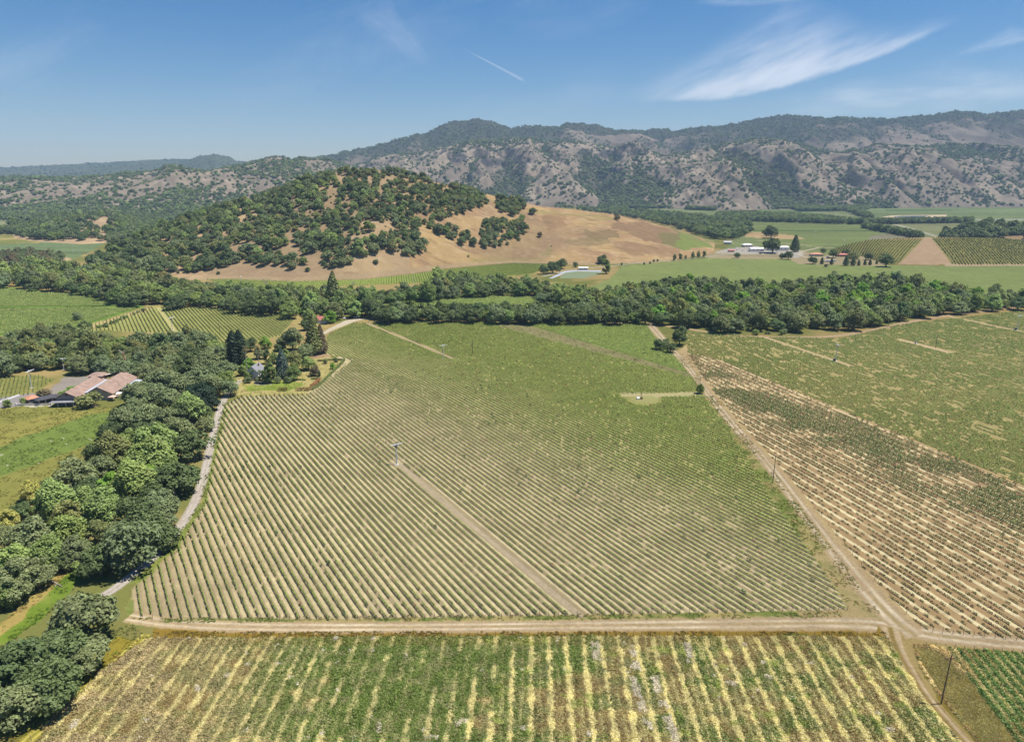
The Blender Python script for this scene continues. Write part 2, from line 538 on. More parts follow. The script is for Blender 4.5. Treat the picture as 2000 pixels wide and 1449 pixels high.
FIELDS = [  # far valley and other flat fields: outline, colour, unevenness
    ([(-900, 480), (0, 478), (200, 468), (215, 470), (150, 505), (60, 512), (0, 515), (-900, 525)], S(128, 146, 100), .12),
    ([(-900, 425), (0, 428), (60, 430), (50, 440), (0, 446), (-900, 455)], S(150, 160, 120), .1),
    ([(100, 512), (130, 503), (140, 506), (115, 520)], S(205, 180, 140), .1),
    ([(1180, 400), (1330, 398), (1480, 404), (1700, 398), (2000, 392), (3000, 384), (3000, 520), (2000, 520), (1700, 520), (1400, 505), (1440, 460), (1350, 440)], S(122, 146, 92), .10),
    ([(1440, 403), (1500, 399), (1540, 405), (1500, 409), (1452, 409)], S(206, 180, 140), .1),
    ([(1330, 408), (1400, 406), (1640, 404), (1700, 424), (1560, 430), (1440, 424)], S(112, 142, 84), .08),
    ([(1660, 404), (1770, 394), (2000, 400), (3000, 392), (3000, 420), (2000, 424), (1710, 426)], S(116, 146, 88), .10),
    ([(1470, 432), (1660, 436), (1690, 440), (1800, 462), (1740, 470), (1640, 486), (1560, 478), (1480, 470)], S(116, 142, 80), .10),
    ([(1730, 456), (1800, 462), (1770, 472), (1690, 474), (1700, 462)], S(152, 146, 118), .14),
    ([(1500, 468), (1640, 486), (1700, 490), (1600, 500), (1480, 492)], S(128, 150, 90), .10),
    ([(1710, 437), (1910, 434), (1870, 456), (1800, 462), (1700, 440)], S(146, 154, 108), .10),
    ([(1450, 455), (1500, 453), (1560, 462), (1572, 468), (1490, 466), (1450, 462)], S(205, 176, 128), .1),
    ([(1150, 562), (1190, 545), (1215, 520), (1300, 512), (1400, 503), (1480, 500), (1560, 508), (1700, 520), (1760, 516), (2000, 516), (3000, 516), (3000, 600), (2000, 600), (1500, 600), (1250, 590)], S(152, 164, 98), .13),
    ([(1360, 500), (1460, 488), (1560, 486), (1600, 500), (1700, 494), (1760, 510), (1720, 520), (1560, 516), (1540, 506), (1400, 505)], S(188, 172, 132), .15),
    ([(1395, 494), (1420, 486), (1470, 480), (1500, 486), (1560, 488), (1572, 496), (1556, 505), (1520, 497), (1440, 496)], S(205, 196, 180), .08),
    ([(-900, 556), (0, 559), (130, 571), (284, 598), (240, 612), (120, 652), (0, 656), (-900, 665)], S(124, 158, 66), .10),
    ([(-900, 600.0), (0, 601), (120, 600), (210, 596), (210, 598), (120, 603), (0, 604), (-900, 606)], S(70, 92, 40), .05),
    (P_MIDF, S(140, 172, 80), .12),
    ([(870, 572), (950, 568), (1060, 577), (1160, 600), (1140, 600), (1056, 583), (950, 574)], S(200, 172, 120), .15),
    (P_STRIP, S(158, 172, 86), .10),
    (P_LROWS, S(178, 176, 106), .08),
    ([(284, 598), (330, 590), (520, 600), (640, 612), (640, 640), (575, 640), (560, 612), (450, 602)], S(190, 172, 110), .18),
    ([(120, 652), (240, 614), (290, 600), (300, 604), (200, 635), (130, 662)], S(206, 184, 130), .15),
    # garden
    ([(436, 760), (450, 700), (560, 672), (640, 675), (646, 700), (690, 704), (604, 770), (470, 774)], S(200, 186, 120), .12),
    ([(478, 752), (560, 742), (596, 752), (560, 764), (480, 764)], S(150, 166, 74), .2),
    ([(498, 744), (535, 740), (530, 752), (500, 752)], S(196, 182, 156), .1),
    ([(604, 766), (676, 702), (690, 704), (606, 771)], S(214, 198, 148), .1),
    ([(600, 690), (650, 676), (668, 690), (640, 698), (600, 702)], S(190, 160, 125), .12),
    # left meadow and winery yard
    ([(-900, 770), (0, 792), (60, 792), (240, 794), (215, 852), (120, 925), (40, 985), (0, 1012), (-900, 1300)], S(152, 150, 80), .11),
    ([(-900, 890), (0, 830), (120, 806), (235, 796), (190, 806), (90, 838), (0, 872), (-900, 960)], S(162, 156, 84), .11),
    ([(-900, 960), (0, 872), (90, 838), (180, 808), (232, 806), (212, 852), (110, 892), (0, 930), (-900, 1090)], S(130, 148, 74), .13),
    ([(-900, 730), (0, 735), (70, 732), (108, 742), (58, 772), (0, 784), (-900, 800)], S(150, 150, 84), .2),
    ([(-400, 800), (0, 776), (40, 771), (62, 768), (78, 772), (60, 790), (0, 797), (-400, 840)], S(168, 162, 158), .06),
    ([(82, 770), (112, 750), (120, 738), (165, 735), (190, 742), (170, 752), (128, 762), (104, 772)], S(172, 162, 150), .1),
    ([(40, 793), (105, 786), (105, 792), (60, 796)], S(222, 214, 190), .06),
    # bottom left grass
    ([(0, 1220), (150, 1100), (175, 1110), (130, 1165), (30, 1245), (-400, 1500), (-400, 1400)], S(128, 152, 58), .2),
    ([(-60, 1260), (60, 1170), (125, 1110), (150, 1100), (60, 1190), (0, 1245)], S(188, 166, 98), .2),
    ([(-300, 1600), (0, 1390), (120, 1330), (240, 1240), (290, 1245), (160, 1350), (60, 1449), (-60, 1600)], S(164, 150, 62), .2),
    (P_CORNER, S(146, 138, 70), .2),
    ([(1318, 690), (1345, 672), (1362, 700), (1392, 738), (1460, 818), (1570, 932), (1708, 1105), (1815, 1234), (1790, 1244), (1740, 1215), (1600, 1030), (1480, 880), (1390, 772)], S(208, 182, 134), .16),
    ([(1790, 1262), (1830, 1270), (1900, 1330), (1990, 1449), (2090, 1600), (2040, 1600), (1930, 1470), (1840, 1360), (1800, 1300)], S(146, 130, 60), .16),
]


def stripe_u(X, Y, n): return (X * n[0] + Y * n[1]) / SPACING


def ground_cols(X, Y):
    """albedo, between-row colour, stripe masks (main, right, weeds)"""
    px, py, zc = proj(X, Y, 0.0 * X)
    dist = np.hypot(X, Y)
    w = np.clip(dist / 40, 0.8, 40)                        # wobble of the outlines in metres
    jx = (fbm(X / 9, Y / 9, 3, 5) - .5) * 5
    jy = (fbm(X / 9, Y / 9, 3, 9) - .5) * 5
    qx, qy, _ = proj(X + jx, Y + jy, 0.0 * X)
    n1 = fbm(X / 60, Y / 60, 5, 21); n2 = fbm(X / 6, Y / 6, 4, 33); n3 = vn(X / 1.1, Y / 1.1, 41)
    C = mixc(np.broadcast_to(S(186, 164, 108), (*X.shape, 3)).copy(), S(138, 140, 78), sstep(.4, .62, n1))
    C2 = C.copy()
    M_ = np.zeros((*X.shape, 3))
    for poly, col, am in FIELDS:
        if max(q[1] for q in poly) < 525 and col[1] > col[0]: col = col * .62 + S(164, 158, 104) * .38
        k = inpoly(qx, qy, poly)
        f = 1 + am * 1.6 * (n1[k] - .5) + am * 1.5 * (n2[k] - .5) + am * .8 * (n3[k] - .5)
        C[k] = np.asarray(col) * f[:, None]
        if am > .15: C[k] = mixc(C[k], S(196, 178, 112), sstep(.52, .75, n2[k]) * .35)
    # faint row lines of the far vineyards
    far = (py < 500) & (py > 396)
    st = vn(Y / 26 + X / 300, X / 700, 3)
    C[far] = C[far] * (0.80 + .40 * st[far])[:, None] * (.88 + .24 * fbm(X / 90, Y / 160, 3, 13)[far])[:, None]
    # field edges far away: thin dark tracks and pale farm roads
    for (a, b, wd, cc) in (((1480, 404), (1700, 424), 1.2, S(160, 160, 120)), ((1700, 424), (1830, 462), 1.6, S(196, 190, 160)), ((1480, 470), (1640, 486), .8, S(180, 176, 130)),
                           ((1470, 450), (1800, 452), .8, S(92, 116, 66)), ((1520, 413), (1860, 411), .7, S(96, 122, 72)), ((1850, 430), (2100, 428), .9, S(200, 196, 176)), ((1640, 433), (1850, 430), .9, S(200, 196, 176))):
        vx, vy = b[0] - a[0], b[1] - a[1]; l = math.hypot(vx, vy)
        t = ((px - a[0]) * vx + (py - a[1]) * vy) / l
        d = np.abs((px - a[0]) * vy - (py - a[1]) * vx) / l
        k = (t > 0) & (t < l) & (d < wd)
        C[k] = cc
    # main vineyard
    k = inpoly(px, py, P_MAIN)
    if k.any():
        L_ = lush_main(px[k], py[k])
        soil = mixc(np.broadcast_to(S(180, 163, 126), (k.sum(), 3)).copy(), S(156, 154, 88), L_)
        soil = soil * (1 + .22 * (n1[k] - .5) + .22 * (n2[k] - .5) + .12 * (n3[k] - .5))[:, None]
        straw = mixc(np.broadcast_to(S(222, 206, 160), (k.sum(), 3)).copy(), S(206, 200, 128), L_)
        straw = straw * (1 + .3 * (n3[k] - .5) + .2 * (n2[k] - .5))[:, None]
        lowleft = sstep(620, 330, px[k] + (1200 - py[k]) * .25)           # bare tilled soil at the lower left corner
        C[k] = soil; C2[k] = straw
        M_[k, 0] = np.clip(.3 + .8 * (1 - lowleft), 0, 1) * (1 - .1 * L_) * (0.7 + .4 * sstep(.3, .6, n2[k]))
        g = gstrip_px(px, py) & k
        C[g] = S(158, 150, 104) * (1 + .3 * (n2[g] - .5))[:, None]; M_[g, 0] = 0
        tri = k & (py < 735) & ((py - 628) < (px - 1010) * .300) & (px > 1000)
        C[tri] = S(150, 172, 84) * (1 + .2 * (n2[tri] - .5))[:, None]; M_[tri, 0] = 0
        # mown break with the small machine
        brk = k & (np.abs(py - (772 + np.abs(px - 1280) * -.03 + (px - 1280) * .0)) < 4.0 + 3 * (n2 - .5)) & (px > 1212)
        C[brk] = S(206, 194, 140); M_[brk, 0] = 0
        yard = ((px - 1262) / 26) ** 2 + ((py - 780) / 7) ** 2 < 1 + .8 * (n2 - .5)
        C[yard] = S(186, 182, 118); M_[yard, 0] = 0
    # right vineyard
    k = inpoly(px, py, P_RIGHT)
    if k.any():
        low = inpoly(px[k], py[k], P_RLOW).astype(float)
        soil = mixc(np.broadcast_to(S(172, 158, 96), (k.sum(), 3)).copy(), S(197, 167, 121), low)
        soil = soil * (1 + .25 * (n1[k] - .5) + .2 * (n2[k] - .5) + .12 * (n3[k] - .5))[:, None]
        straw = mixc(np.broadcast_to(S(228, 210, 150), (k.sum(), 3)).copy(), S(250, 234, 184), low)
        straw = straw * (1 + .22 * (n3[k] - .5) + .14 * (n2[k] - .5))[:, None]
        C[k] = soil; C2[k] = straw
        M_[k, 1] = low * (.45 + .6 * sstep(.25, .5, n2[k])); M_[k, 2] = (1 - low) * (.6 + .4 * sstep(.25, .5, n2[k]))
        red = k & (np.abs((py - 738) - (px - 1490) * .4137) < 1.0 + 4 * (n2 - .3) * np.clip((py - 600) / 200, .5, 1.6))
        C[red] = S(196, 156, 108)
    # weedy foreground block
    k = inpoly(qx, qy, P_WEED)
    if k.any():
        c = mixc(np.broadcast_to(S(150, 122, 66), (k.sum(), 3)).copy(), S(112, 122, 56), sstep(.4, .6, n2[k]))
        C[k] = c * (1 + .3 * (n3[k] - .5))[:, None]
    # olive brown verge above the weedy block
    k = (py > 1226) & (py < 1262 + 6 * (n2 - .5)) & (px > 300) & (px < 1735) & ~inpoly(qx, qy, P_WEED)
    C[k] = S(158, 132, 58) * (1 + .3 * (n2[k] - .5))[:, None]
    # grassy headlands round the main vineyard
    k = ~inpoly(px, py, P_MAIN) & ~inpoly(px, py, P_RIGHT) & inpoly(qx, qy, [(1262, 640), (1330, 690), (1385, 765), (1440, 840), (1560, 985), (1690, 1150), (1740, 1225), (255, 1222), (250, 1150), (330, 1070), (395, 960), (420, 850), (436, 785), (445, 790), (640, 1100), (1500, 1100), (1480, 950), (1372, 775), (1320, 705)])
    v = mixc(np.broadcast_to(S(186, 172, 112), (k.sum(), 3)).copy(), S(138, 148, 78), sstep(.38, .62, n2[k]))
    C[k] = v * (1 + .25 * (n3[k] - .5))[:, None]
    k2 = k & (py > 1080) & (px > 1560)
    C[k2] = mixc(C[k2], S(196, 172, 126), .45 + .3 * n1[k2])
    # green margin by the gravel road
    k = inpoly(qx, qy, [(436, 785), (446, 790), (424, 880), (402, 985), (350, 1075), (262, 1140), (250, 1130), (335, 1060), (388, 985), (414, 870)])
    C[k] = S(146, 156, 78) * (1 + .3 * (n2[k] - .5))[:, None]
    # flowery white patches on the left meadow
    k = inpoly(qx, qy, [(-900, 960), (0, 872), (90, 838), (180, 808), (232, 806), (212, 852), (110, 892), (0, 930), (-900, 1090)]) & (fbm(X / 2.2, Y / 2.2, 2, 77) > .86)
    C[k] = S(226, 222, 196)
    return np.clip(C, .01, .9), np.clip(C2, .01, .9), M_


def ground_material():
    t = NT('earth')
    P = t.pos()
    col = t.attr('Col').outputs['Color']; col2 = t.attr('Col2').outputs['Color']
    m = t.n('ShaderNodeSeparateColor'); t.L.new(t.attr('Rows').outputs['Color'], m.inputs[0])
    sp = t.n('ShaderNodeSeparateXYZ'); t.L.new(P, sp.inputs[0])

    def stripe(n, mask, c0, w0, w1, sp_=SPACING):
        u = t.math('DIVIDE', t.math('ADD', t.math('MULTIPLY', sp.outputs[0], float(n[0])), t.math('MULTIPLY', sp.outputs[1], float(n[1]))), sp_)
        wob = t.math('MULTIPLY', t.math('SUBTRACT', t.noise(0.5, 2, .6, P), .5), .25)
        fr = t.math('FRACT', t.math('ADD', t.math('ADD', u, wob), 1000.0))
        d = t.math('ABSOLUTE', t.math('SUBTRACT', fr, c0))
        return t.math('MULTIPLY', t.rng(d, w0, w1, 1, 0, True), mask)
    f = t.math('ADD', stripe(N_MAIN, m.outputs[0], .56, .13, .27), stripe(N_RIGHT, m.outputs[1], .25, .13, .20, SPACING_R * 2), True)
    f = t.math('ADD', f, stripe(N_RIGHT, m.outputs[2], .58, .16, .30), True)
    c = t.mix(f, col, col2)
    g = t.rng(t.noise(1.3, 5, .7, P), .3, .7, .86, 1.14)
    g2 = t.rng(t.noise(0.05, 4, .6, P), .3, .7, .92, 1.08)
    c = t.mix(1.0, c, t.math('MULTIPLY', g, g2), 'MULTIPLY')
    d = t.n('ShaderNodeBsdfDiffuse'); d.inputs['Roughness'].default_value = 0.6
    t.L.new(c, d.inputs[0]); t.L.new(d.outputs[0], t.out.inputs[0])
    return t.m


EARTH = ground_material()


def vcol_material(name, scale=0.2, var=.15):
    t = NT(name)
    c = t.attr('Col').outputs['Color']
    g = t.rng(t.noise(scale, 5, .7, t.pos()), .3, .7, 1 - var, 1 + var)
    c = t.mix(1.0, c, g, 'MULTIPLY')
    d = t.n('ShaderNodeBsdfDiffuse'); d.inputs['Roughness'].default_value = 0.6
    t.L.new(c, d.inputs[0]); t.L.new(d.outputs[0], t.out.inputs[0])
    return t.m


ROADMAT = vcol_material('road_dirt', 1.0, .22)
HILLMAT = vcol_material('hill_earth', 0.25, .10)
MTNMAT = vcol_material('mountain_earth', 0.04, .16)


def gridfaces(nr, nc):
    i = np.arange(nr * nc).reshape(nr, nc)
    return np.stack([i[:-1, :-1], i[:-1, 1:], i[1:, 1:], i[1:, :-1]], -1).reshape(-1, 4)


def build_ground():
    dep = np.concatenate([np.array([1500.0]), np.arange(1150, 27, -1.9), np.array([24, 21, 18, 15, 12.5, 10.5, 9])])
    Yd = H * FPX / dep                                      # distance of every row of the sheet
    cols = np.arange(-900, 2905, 3.4)
    cols = np.concatenate([[-9000, -5000, -2500, -1500], cols, [3500, 4500, 7000, 11000]])
    u = (cols - CX) / FPX
    Y = np.repeat(Yd[:, None], len(cols), 1)
    zc = Y * CP + H * SP
    X = u[None, :] * zc
    C, C2, M_ = ground_cols(X, Y)
    V = np.stack([X, Y, 0 * X], -1).reshape(-1, 3)
    F = gridfaces(*X.shape)[:, ::-1]
    me = np_mesh('ground', V, F, [EARTH], None, {'Col': ('FLOAT_COLOR', 'POINT', rgba(C)), 'Col2': ('FLOAT_COLOR', 'POINT', rgba(C2)), 'Rows': ('FLOAT_COLOR', 'POINT', rgba(M_))}, True)
    tag(link(bpy.data.objects.new('ground', me)), kind='structure')


build_ground()


def road(name, pts, width, c_edge, c_rut, ruts=True, z=0.02, ragged=0.25, na=17, ruth=.36, rw=.16, c_mid=None):
    """a lane laid on the ground: pts in photo pixels, width in metres; its edges run out into the ground's colour"""
    P = np.array([G(*p)[:2] for p in pts])
    # smooth and resample
    for _ in range(3):
        Q = [P[0]]
        for a, b in zip(P[:-1], P[1:]): Q += [a * .75 + b * .25, a * .25 + b * .75]
        Q.append(P[-1]); P = np.array(Q)
    seg = np.hypot(*np.diff(P, axis=0).T); s = np.concatenate([[0], np.cumsum(seg)])
    n = max(4, int(s[-1] / 0.9))
    ss = np.linspace(0, s[-1], n)
    P = np.stack([np.interp(ss, s, P[:, 0]), np.interp(ss, s, P[:, 1])], -1)
    T = np.gradient(P, axis=0); T /= np.linalg.norm(T, axis=1)[:, None]
    Nn = np.stack([-T[:, 1], T[:, 0]], -1)
    v = np.linspace(-1, 1, na)
    W = np.interp(ss, np.linspace(0, s[-1], len(width)), width) if isinstance(width, (list, tuple)) else np.full(n, width)
    X = P[:, None, 0] + Nn[:, None, 0] * v * (W[:, None] / 2) * 1.25
    Y = P[:, None, 1] + Nn[:, None, 1] * v * (W[:, None] / 2) * 1.25
    base, _, _ = ground_cols(X, Y)
    vv = np.abs(np.broadcast_to(v, X.shape)) * 1.25
    nz = fbm(X / 1.6, Y / 1.6, 4, 51)
    nl = fbm(ss[:, None] / 14 + 0 * X, vv * 5, 3, 52)
    al = 1 - sstep(.72, 1.12, vv + (nz - .5) * 2.2 * ragged)
    c = np.broadcast_to(np.asarray(c_edge), (*X.shape, 3)).copy()
    if ruts:
        r = 1 - sstep(rw * .5, rw * 1.5, np.abs(vv - ruth))
        c = mixc(c, c_rut, r * (.35 + 1.3 * (nl - .3)).clip(0, 1))
        if c_mid is not None:
            c = mixc(c, c_mid, (1 - sstep(.0, .22, vv)) * sstep(.35, .6, nl) * .9)
    c = c * (1 + .34 * (nz - .5) + .3 * (nl - .5))[..., None]
    c = mixc(base, c, al)
    V = np.stack([X, Y, np.full(X.shape, z) - .015 * np.clip(vv, 0, 1.25) ** 2], -1).reshape(-1, 3)
    me = np_mesh(name, V, gridfaces(*X.shape)[:, ::-1], [ROADMAT], None, {'Col': ('FLOAT_COLOR', 'POINT', rgba(np.clip(c, .01, .9)))}, True)
    return tag(link(bpy.data.objects.new(name, me)), kind='structure')


C_RD, C_RUT = S(200, 176, 136), S(238, 222, 190)
road('dirt_road', [(250, 1205), (330, 1217), (480, 1225), (800, 1225), (1150, 1221), (1500, 1218), (1650, 1216), (1740, 1222), (1830, 1242), (2000, 1258), (2300, 1285)], [5.5, 6.0, 6.0, 6.2, 6.6, 7.0, 8.0, 7.5, 7.5], C_RD, C_RUT, z=.020, c_mid=S(184, 164, 116))
road('field_road', [(1268, 632), (1285, 652), (1312, 682), (1340, 712), (1385, 772), (1440, 840), (1500, 905), (1560, 985), (1630, 1078), (1690, 1150), (1750, 1215), (1790, 1242)], [9, 8, 6.2, 5.8, 5.8, 6.0, 6.4, 7.5, 9.5], C_RD, C_RUT, z=.028, ruth=.38, c_mid=S(180, 162, 112))
road('farm_track', [(1738, 1225), (1748, 1262), (1775, 1310), (1812, 1368), (1865, 1428), (1920, 1490), (2010, 1600)], [6.5, 4.2, 3.8, 3.8, 3.8], S(172, 148, 92), S(222, 200, 164), z=.036, ruth=.50, rw=.26, c_mid=S(150, 132, 70))
road('gravel_road', [(470, 742), (445, 768), (432, 790), (421, 830), (412, 868), (404, 905), (394, 948), (372, 1000), (335, 1050), (290, 1098), (250, 1130), (212, 1158), (170, 1180), (120, 1215)], 4.2, S(204, 192, 176), S(224, 216, 204), z=.02, ragged=.08)
road('vineyard_track', [(781, 907), (850, 967), (930, 1033), (1010, 1099), (1080, 1159), (1138, 1206)], 2.4, S(196, 178, 146), S(208, 190, 158), z=.02, ragged=.12)
road('upper_vineyard_track', [(718, 632), (800, 665), (884, 700)], 3.2, S(196, 172, 136), S(208, 186, 150), z=.02, ragged=.12)
road('right_vineyard_track', [(1484, 656), (1560, 682), (1620, 702), (1662, 715)], 4.6, S(226, 198, 150), S(232, 210, 166), z=.02, ragged=.15)
road('far_right_vineyard_track', [(1840, 615), (1920, 632), (2000, 648), (2100, 670)], 4.6, S(222, 196, 148), S(232, 210, 166), z=.02, ragged=.15)
road('bare_clearing', [(1755, 663), (1800, 674), (1856, 689)], [5, 8, 5], S(232, 206, 160), S(236, 214, 172), z=.02, ragged=.12, ruts=False)
road('creek_path', [(1262, 632), (1340, 642), (1420, 654), (1500, 659), (1620, 659), (1700, 647), (1780, 627), (1880, 612), (2000, 598), (2200, 580)], [7, 6, 7, 8, 9, 7, 7], S(206, 176, 138), S(220, 192, 152), z=.024, ragged=.3)
road('top_path', [(690, 632), (800, 628), (1000, 626), (1262, 632)], 5, S(190, 164, 118), S(204, 180, 136), z=.022, ragged=.35)
road('house_drive', [(620, 660), (640, 646), (668, 634), (690, 624), (740, 621)], [4.5, 5, 9, 12, 5], S(222, 208, 178), S(230, 218, 192), z=.02, ragged=.12)
road('meadow_road', [(1060, 540), (1110, 528), (1170, 522), (1250, 514), (1330, 507), (1400, 499), (1480, 490)], 5.5, S(196, 190, 170), S(206, 200, 182), z=.02, ragged=.08)
road('ranch_road', [(1640, 500), (1590, 505), (1562, 500), (1560, 492), (1600, 484)], 6, S(220, 206, 178), S(226, 214, 190), z=.024, ragged=.1)
road('left_field_track', [(308, 600), (324, 622), (342, 648)], 3.6, S(204, 196, 130), S(210, 200, 140), z=.02, ragged=.1)
road('grass_track', [(285, 1238), (262, 1262), (200, 1318), (130, 1378), (50, 1449), (-60, 1550)], 3.6, S(170, 160, 72), S(222, 208, 118), z=.02, ruth=.5, rw=.2)
road('garden_drive', [(606, 768), (640, 742), (684, 706), (660, 697)], 5, S(214, 198, 150), S(218, 204, 160), z=.03, ragged=.15)

# ---------------------------------------------------------------- hills and mountains


class Range:
    """a solid ridge: every column rises from its foot to its crest and falls away behind"""

    def __init__(s, ridge, foot, cols, nt, amp, sx, sy, seed, power=1.0, back=0.35, foot_z=-1.0, drop=0.0, jag=0.0, warp=0.5):
        R = np.array(ridge, float); Fo = np.array(foot, float)
        px = cols; s.cols = cols
        ry = np.interp(px, R[:, 0], R[:, 1]) + drop
        rd = np.interp(px, R[:, 0], R[:, 2])
        fd = np.interp(px, Fo[:, 0], Fo[:, 1])
        a, b = (px - CX) / FPX, (CY - ry) / FPX
        dy, dz = CP + b * SP, -SP + b * CP
        u = a / dy
        hr = H + dz / dy * rd
        hr = np.maximum(hr, 0)
        if jag: hr = hr + (fbm(px / 14, px * 0 + 3, 4, seed + 90) - .5) * jag * 2
        t = np.concatenate([np.linspace(0, 1, nt), 1 + np.linspace(.05, 1, max(6, nt // 6)) * back * 2])
        T = np.repeat(t[:, None], len(px), 1)
        D = fd + (rd - fd) * T
        U = np.repeat(u[None, :], len(t), 0)
        X, Y = U * D, D
        up = np.clip(T, 0, 1) ** power
        prof = up * (1.28 - .28 * up)
        bk = np.clip((T - 1) / (back * 2), 0, 1)
        prof = np.where(T > 1, (1 - bk * bk * (3 - 2 * bk) * 1.02), prof)
        wx = (fbm(X / sx, Y / sx, 3, seed + 7) - .5) * warp
        r = 1 - np.abs(2 * fbm(X / sx + wx * 2, Y / sy, 5, seed, .52) - 1) * 1.0
        r2 = fbm(X / (sx * .35), Y / (sy * .35), 4, seed + 3)
        s.rav = r
        win = np.sin(np.pi * np.clip(T, 0, 1)) ** .7 * np.where(T > 1, 0, 1)
        Z = hr * prof + hr * amp * win * ((r - .72) * 1.3 + (r2 - .5) * .45)
        s.X, s.Y, s.Z, s.T = X, Y, np.maximum(Z, foot_z) if foot_z is not None else Z, T
        s.Z = s.Z - .7 - 2.0 * (1 - sstep(0, 4, hr))[None, :]
        s.Z = np.where(T <= 0.0, -2.5, s.Z); s.Z[-1] = -3.0
        gy = np.gradient(s.Z, axis=0) / np.maximum(np.gradient(Y, axis=0), 1e-3)
        gx = np.gradient(s.Z, axis=1) / np.maximum(np.abs(np.gradient(X, axis=1)), 1e-3)
        s.gx, s.gy = gx, gy
        s.shape = X.shape

    def build(s, name, C, mat, kind='structure'):
        V = np.stack([s.X, s.Y, s.Z], -1).reshape(-1, 3)
        me = np_mesh(name, V, gridfaces(*s.shape)[:, ::-1], [mat], None, {'Col': ('FLOAT_COLOR', 'POINT', rgba(np.clip(C, .008, .9)))}, True)
        s.o = tag(link(bpy.data.objects.new(name, me)), kind=kind)
        return s.o

    def sample(s, i, j):
        """bilinear point at fractional row i, column j"""
        i = np.clip(i, 0, s.shape[0] - 1.001); j = np.clip(j, 0, s.shape[1] - 1.001)
        i0, j0 = i.astype(int), j.astype(int); fi, fj = i - i0, j - j0
        o = []
        for A in (s.X, s.Y, s.Z, s.T):
            o.append((A[i0, j0] * (1 - fi) + A[i0 + 1, j0] * fi) * (1 - fj) + (A[i0, j0 + 1] * (1 - fi) + A[i0 + 1, j0 + 1] * fi) * fj)
        return o


def depx(py): return H * FPX / (py - HORIZ)


# the wooded dry hill
hill = Range([(90, 530, 1000), (150, 522, 1060), (200, 502, 1120), (260, 468, 1180), (330, 438, 1220), (400, 414, 1260), (470, 396, 1290), (540, 374, 1320), (600, 352, 1330), (650, 337, 1340), (700, 331, 1350),
              (740, 332, 1360), (800, 344, 1370), (860, 358, 1380), (930, 373, 1400), (1000, 391, 1430), (1060, 403, 1450), (1120, 409, 1460), (1200, 419, 1470), (1260, 432, 1470), (1320, 450, 1460), (1370, 465, 1430), (1405, 480, 1400), (1440, 495, 1380)],
             [(90, 950), (150, 955), (250, 915), (330, 900), (440, 905), (560, 885), (700, 905), (800, 960), (860, 1010), (930, 1050), (1000, 1085), (1060, 1075), (1150, 1062), (1250, 1090), (1330, 1150), (1400, 1220), (1440, 1290)],
             np.arange(88, 1443, 2.5), 150, .10, 130, 400, 5, 1.0, .35)


def hill_cols():
    X, Y, Z = hill.X, hill.Y, hill.Z
    px, py, _ = proj(X, Y, Z)
    n1 = fbm(X / 70, Y / 70, 5, 61); n2 = fbm(X / 9, Y / 9, 4, 62); n3 = fbm(X / 30, Y / 12, 4, 66)
    jx, jy = (n1 - .5) * 40, (fbm(X / 25, Y / 25, 4, 63) - .5) * 18
    C = mixc(np.broadcast_to(S(220, 186, 130), (*X.shape, 3)).copy(), S(202, 166, 124), sstep(.35, .65, n1))
    C = mixc(C, S(226, 198, 152), sstep(.55, .75, n2) * .6)
    wood = px < 800
    C = mixc(C, S(214, 188, 150), wood * .5)
    q = lambda p: inpoly(px + jx, py + jy, p)
    for poly, c, a in (([(1290, 455), (1340, 452), (1395, 470), (1390, 488), (1340, 486), (1300, 478)], S(146, 162, 88), .95),
                       ([(1190, 440), (1260, 430), (1340, 455), (1320, 480), (1260, 470)], S(150, 122, 96), .6),
                       ([(1140, 452), (1200, 446), (1215, 462), (1160, 470)], S(140, 126, 84), .6),
                       ([(1060, 420), (1100, 415), (1110, 440), (1070, 450)], S(176, 142, 104), .6),
                       ([(1110, 470), (1180, 460), (1190, 476), (1120, 482)], S(150, 136, 92), .5),
                       ([(1180, 470), (1330, 482), (1330, 496), (1230, 500)], S(168, 138, 106), .5),
                       ([(950, 500), (1060, 505), (1060, 514), (900, 512)], S(196, 180, 112), .6),
                       ([(1030, 408), (1210, 424), (1210, 432), (1030, 416)], S(168, 160, 100), .5),
                       ([(1055, 500), (1080, 480), (1085, 484), (1070, 505)], S(180, 176, 104), .6)):
        C = mixc(C, c, q(poly) * a)
    C = mixc(C, S(160, 130, 98), sstep(.6, .78, n3) * .5)
    C = mixc(C, S(170, 146, 112), (1 - sstep(.55, .8, hill.rav)) * .5)
    tr = hill.T < .035
    C = mixc(C, S(206, 180, 140), tr * .7)
    return C * (1 + .2 * (n2 - .5))[..., None]


hill.build('hill', hill_cols(), HILLMAT)

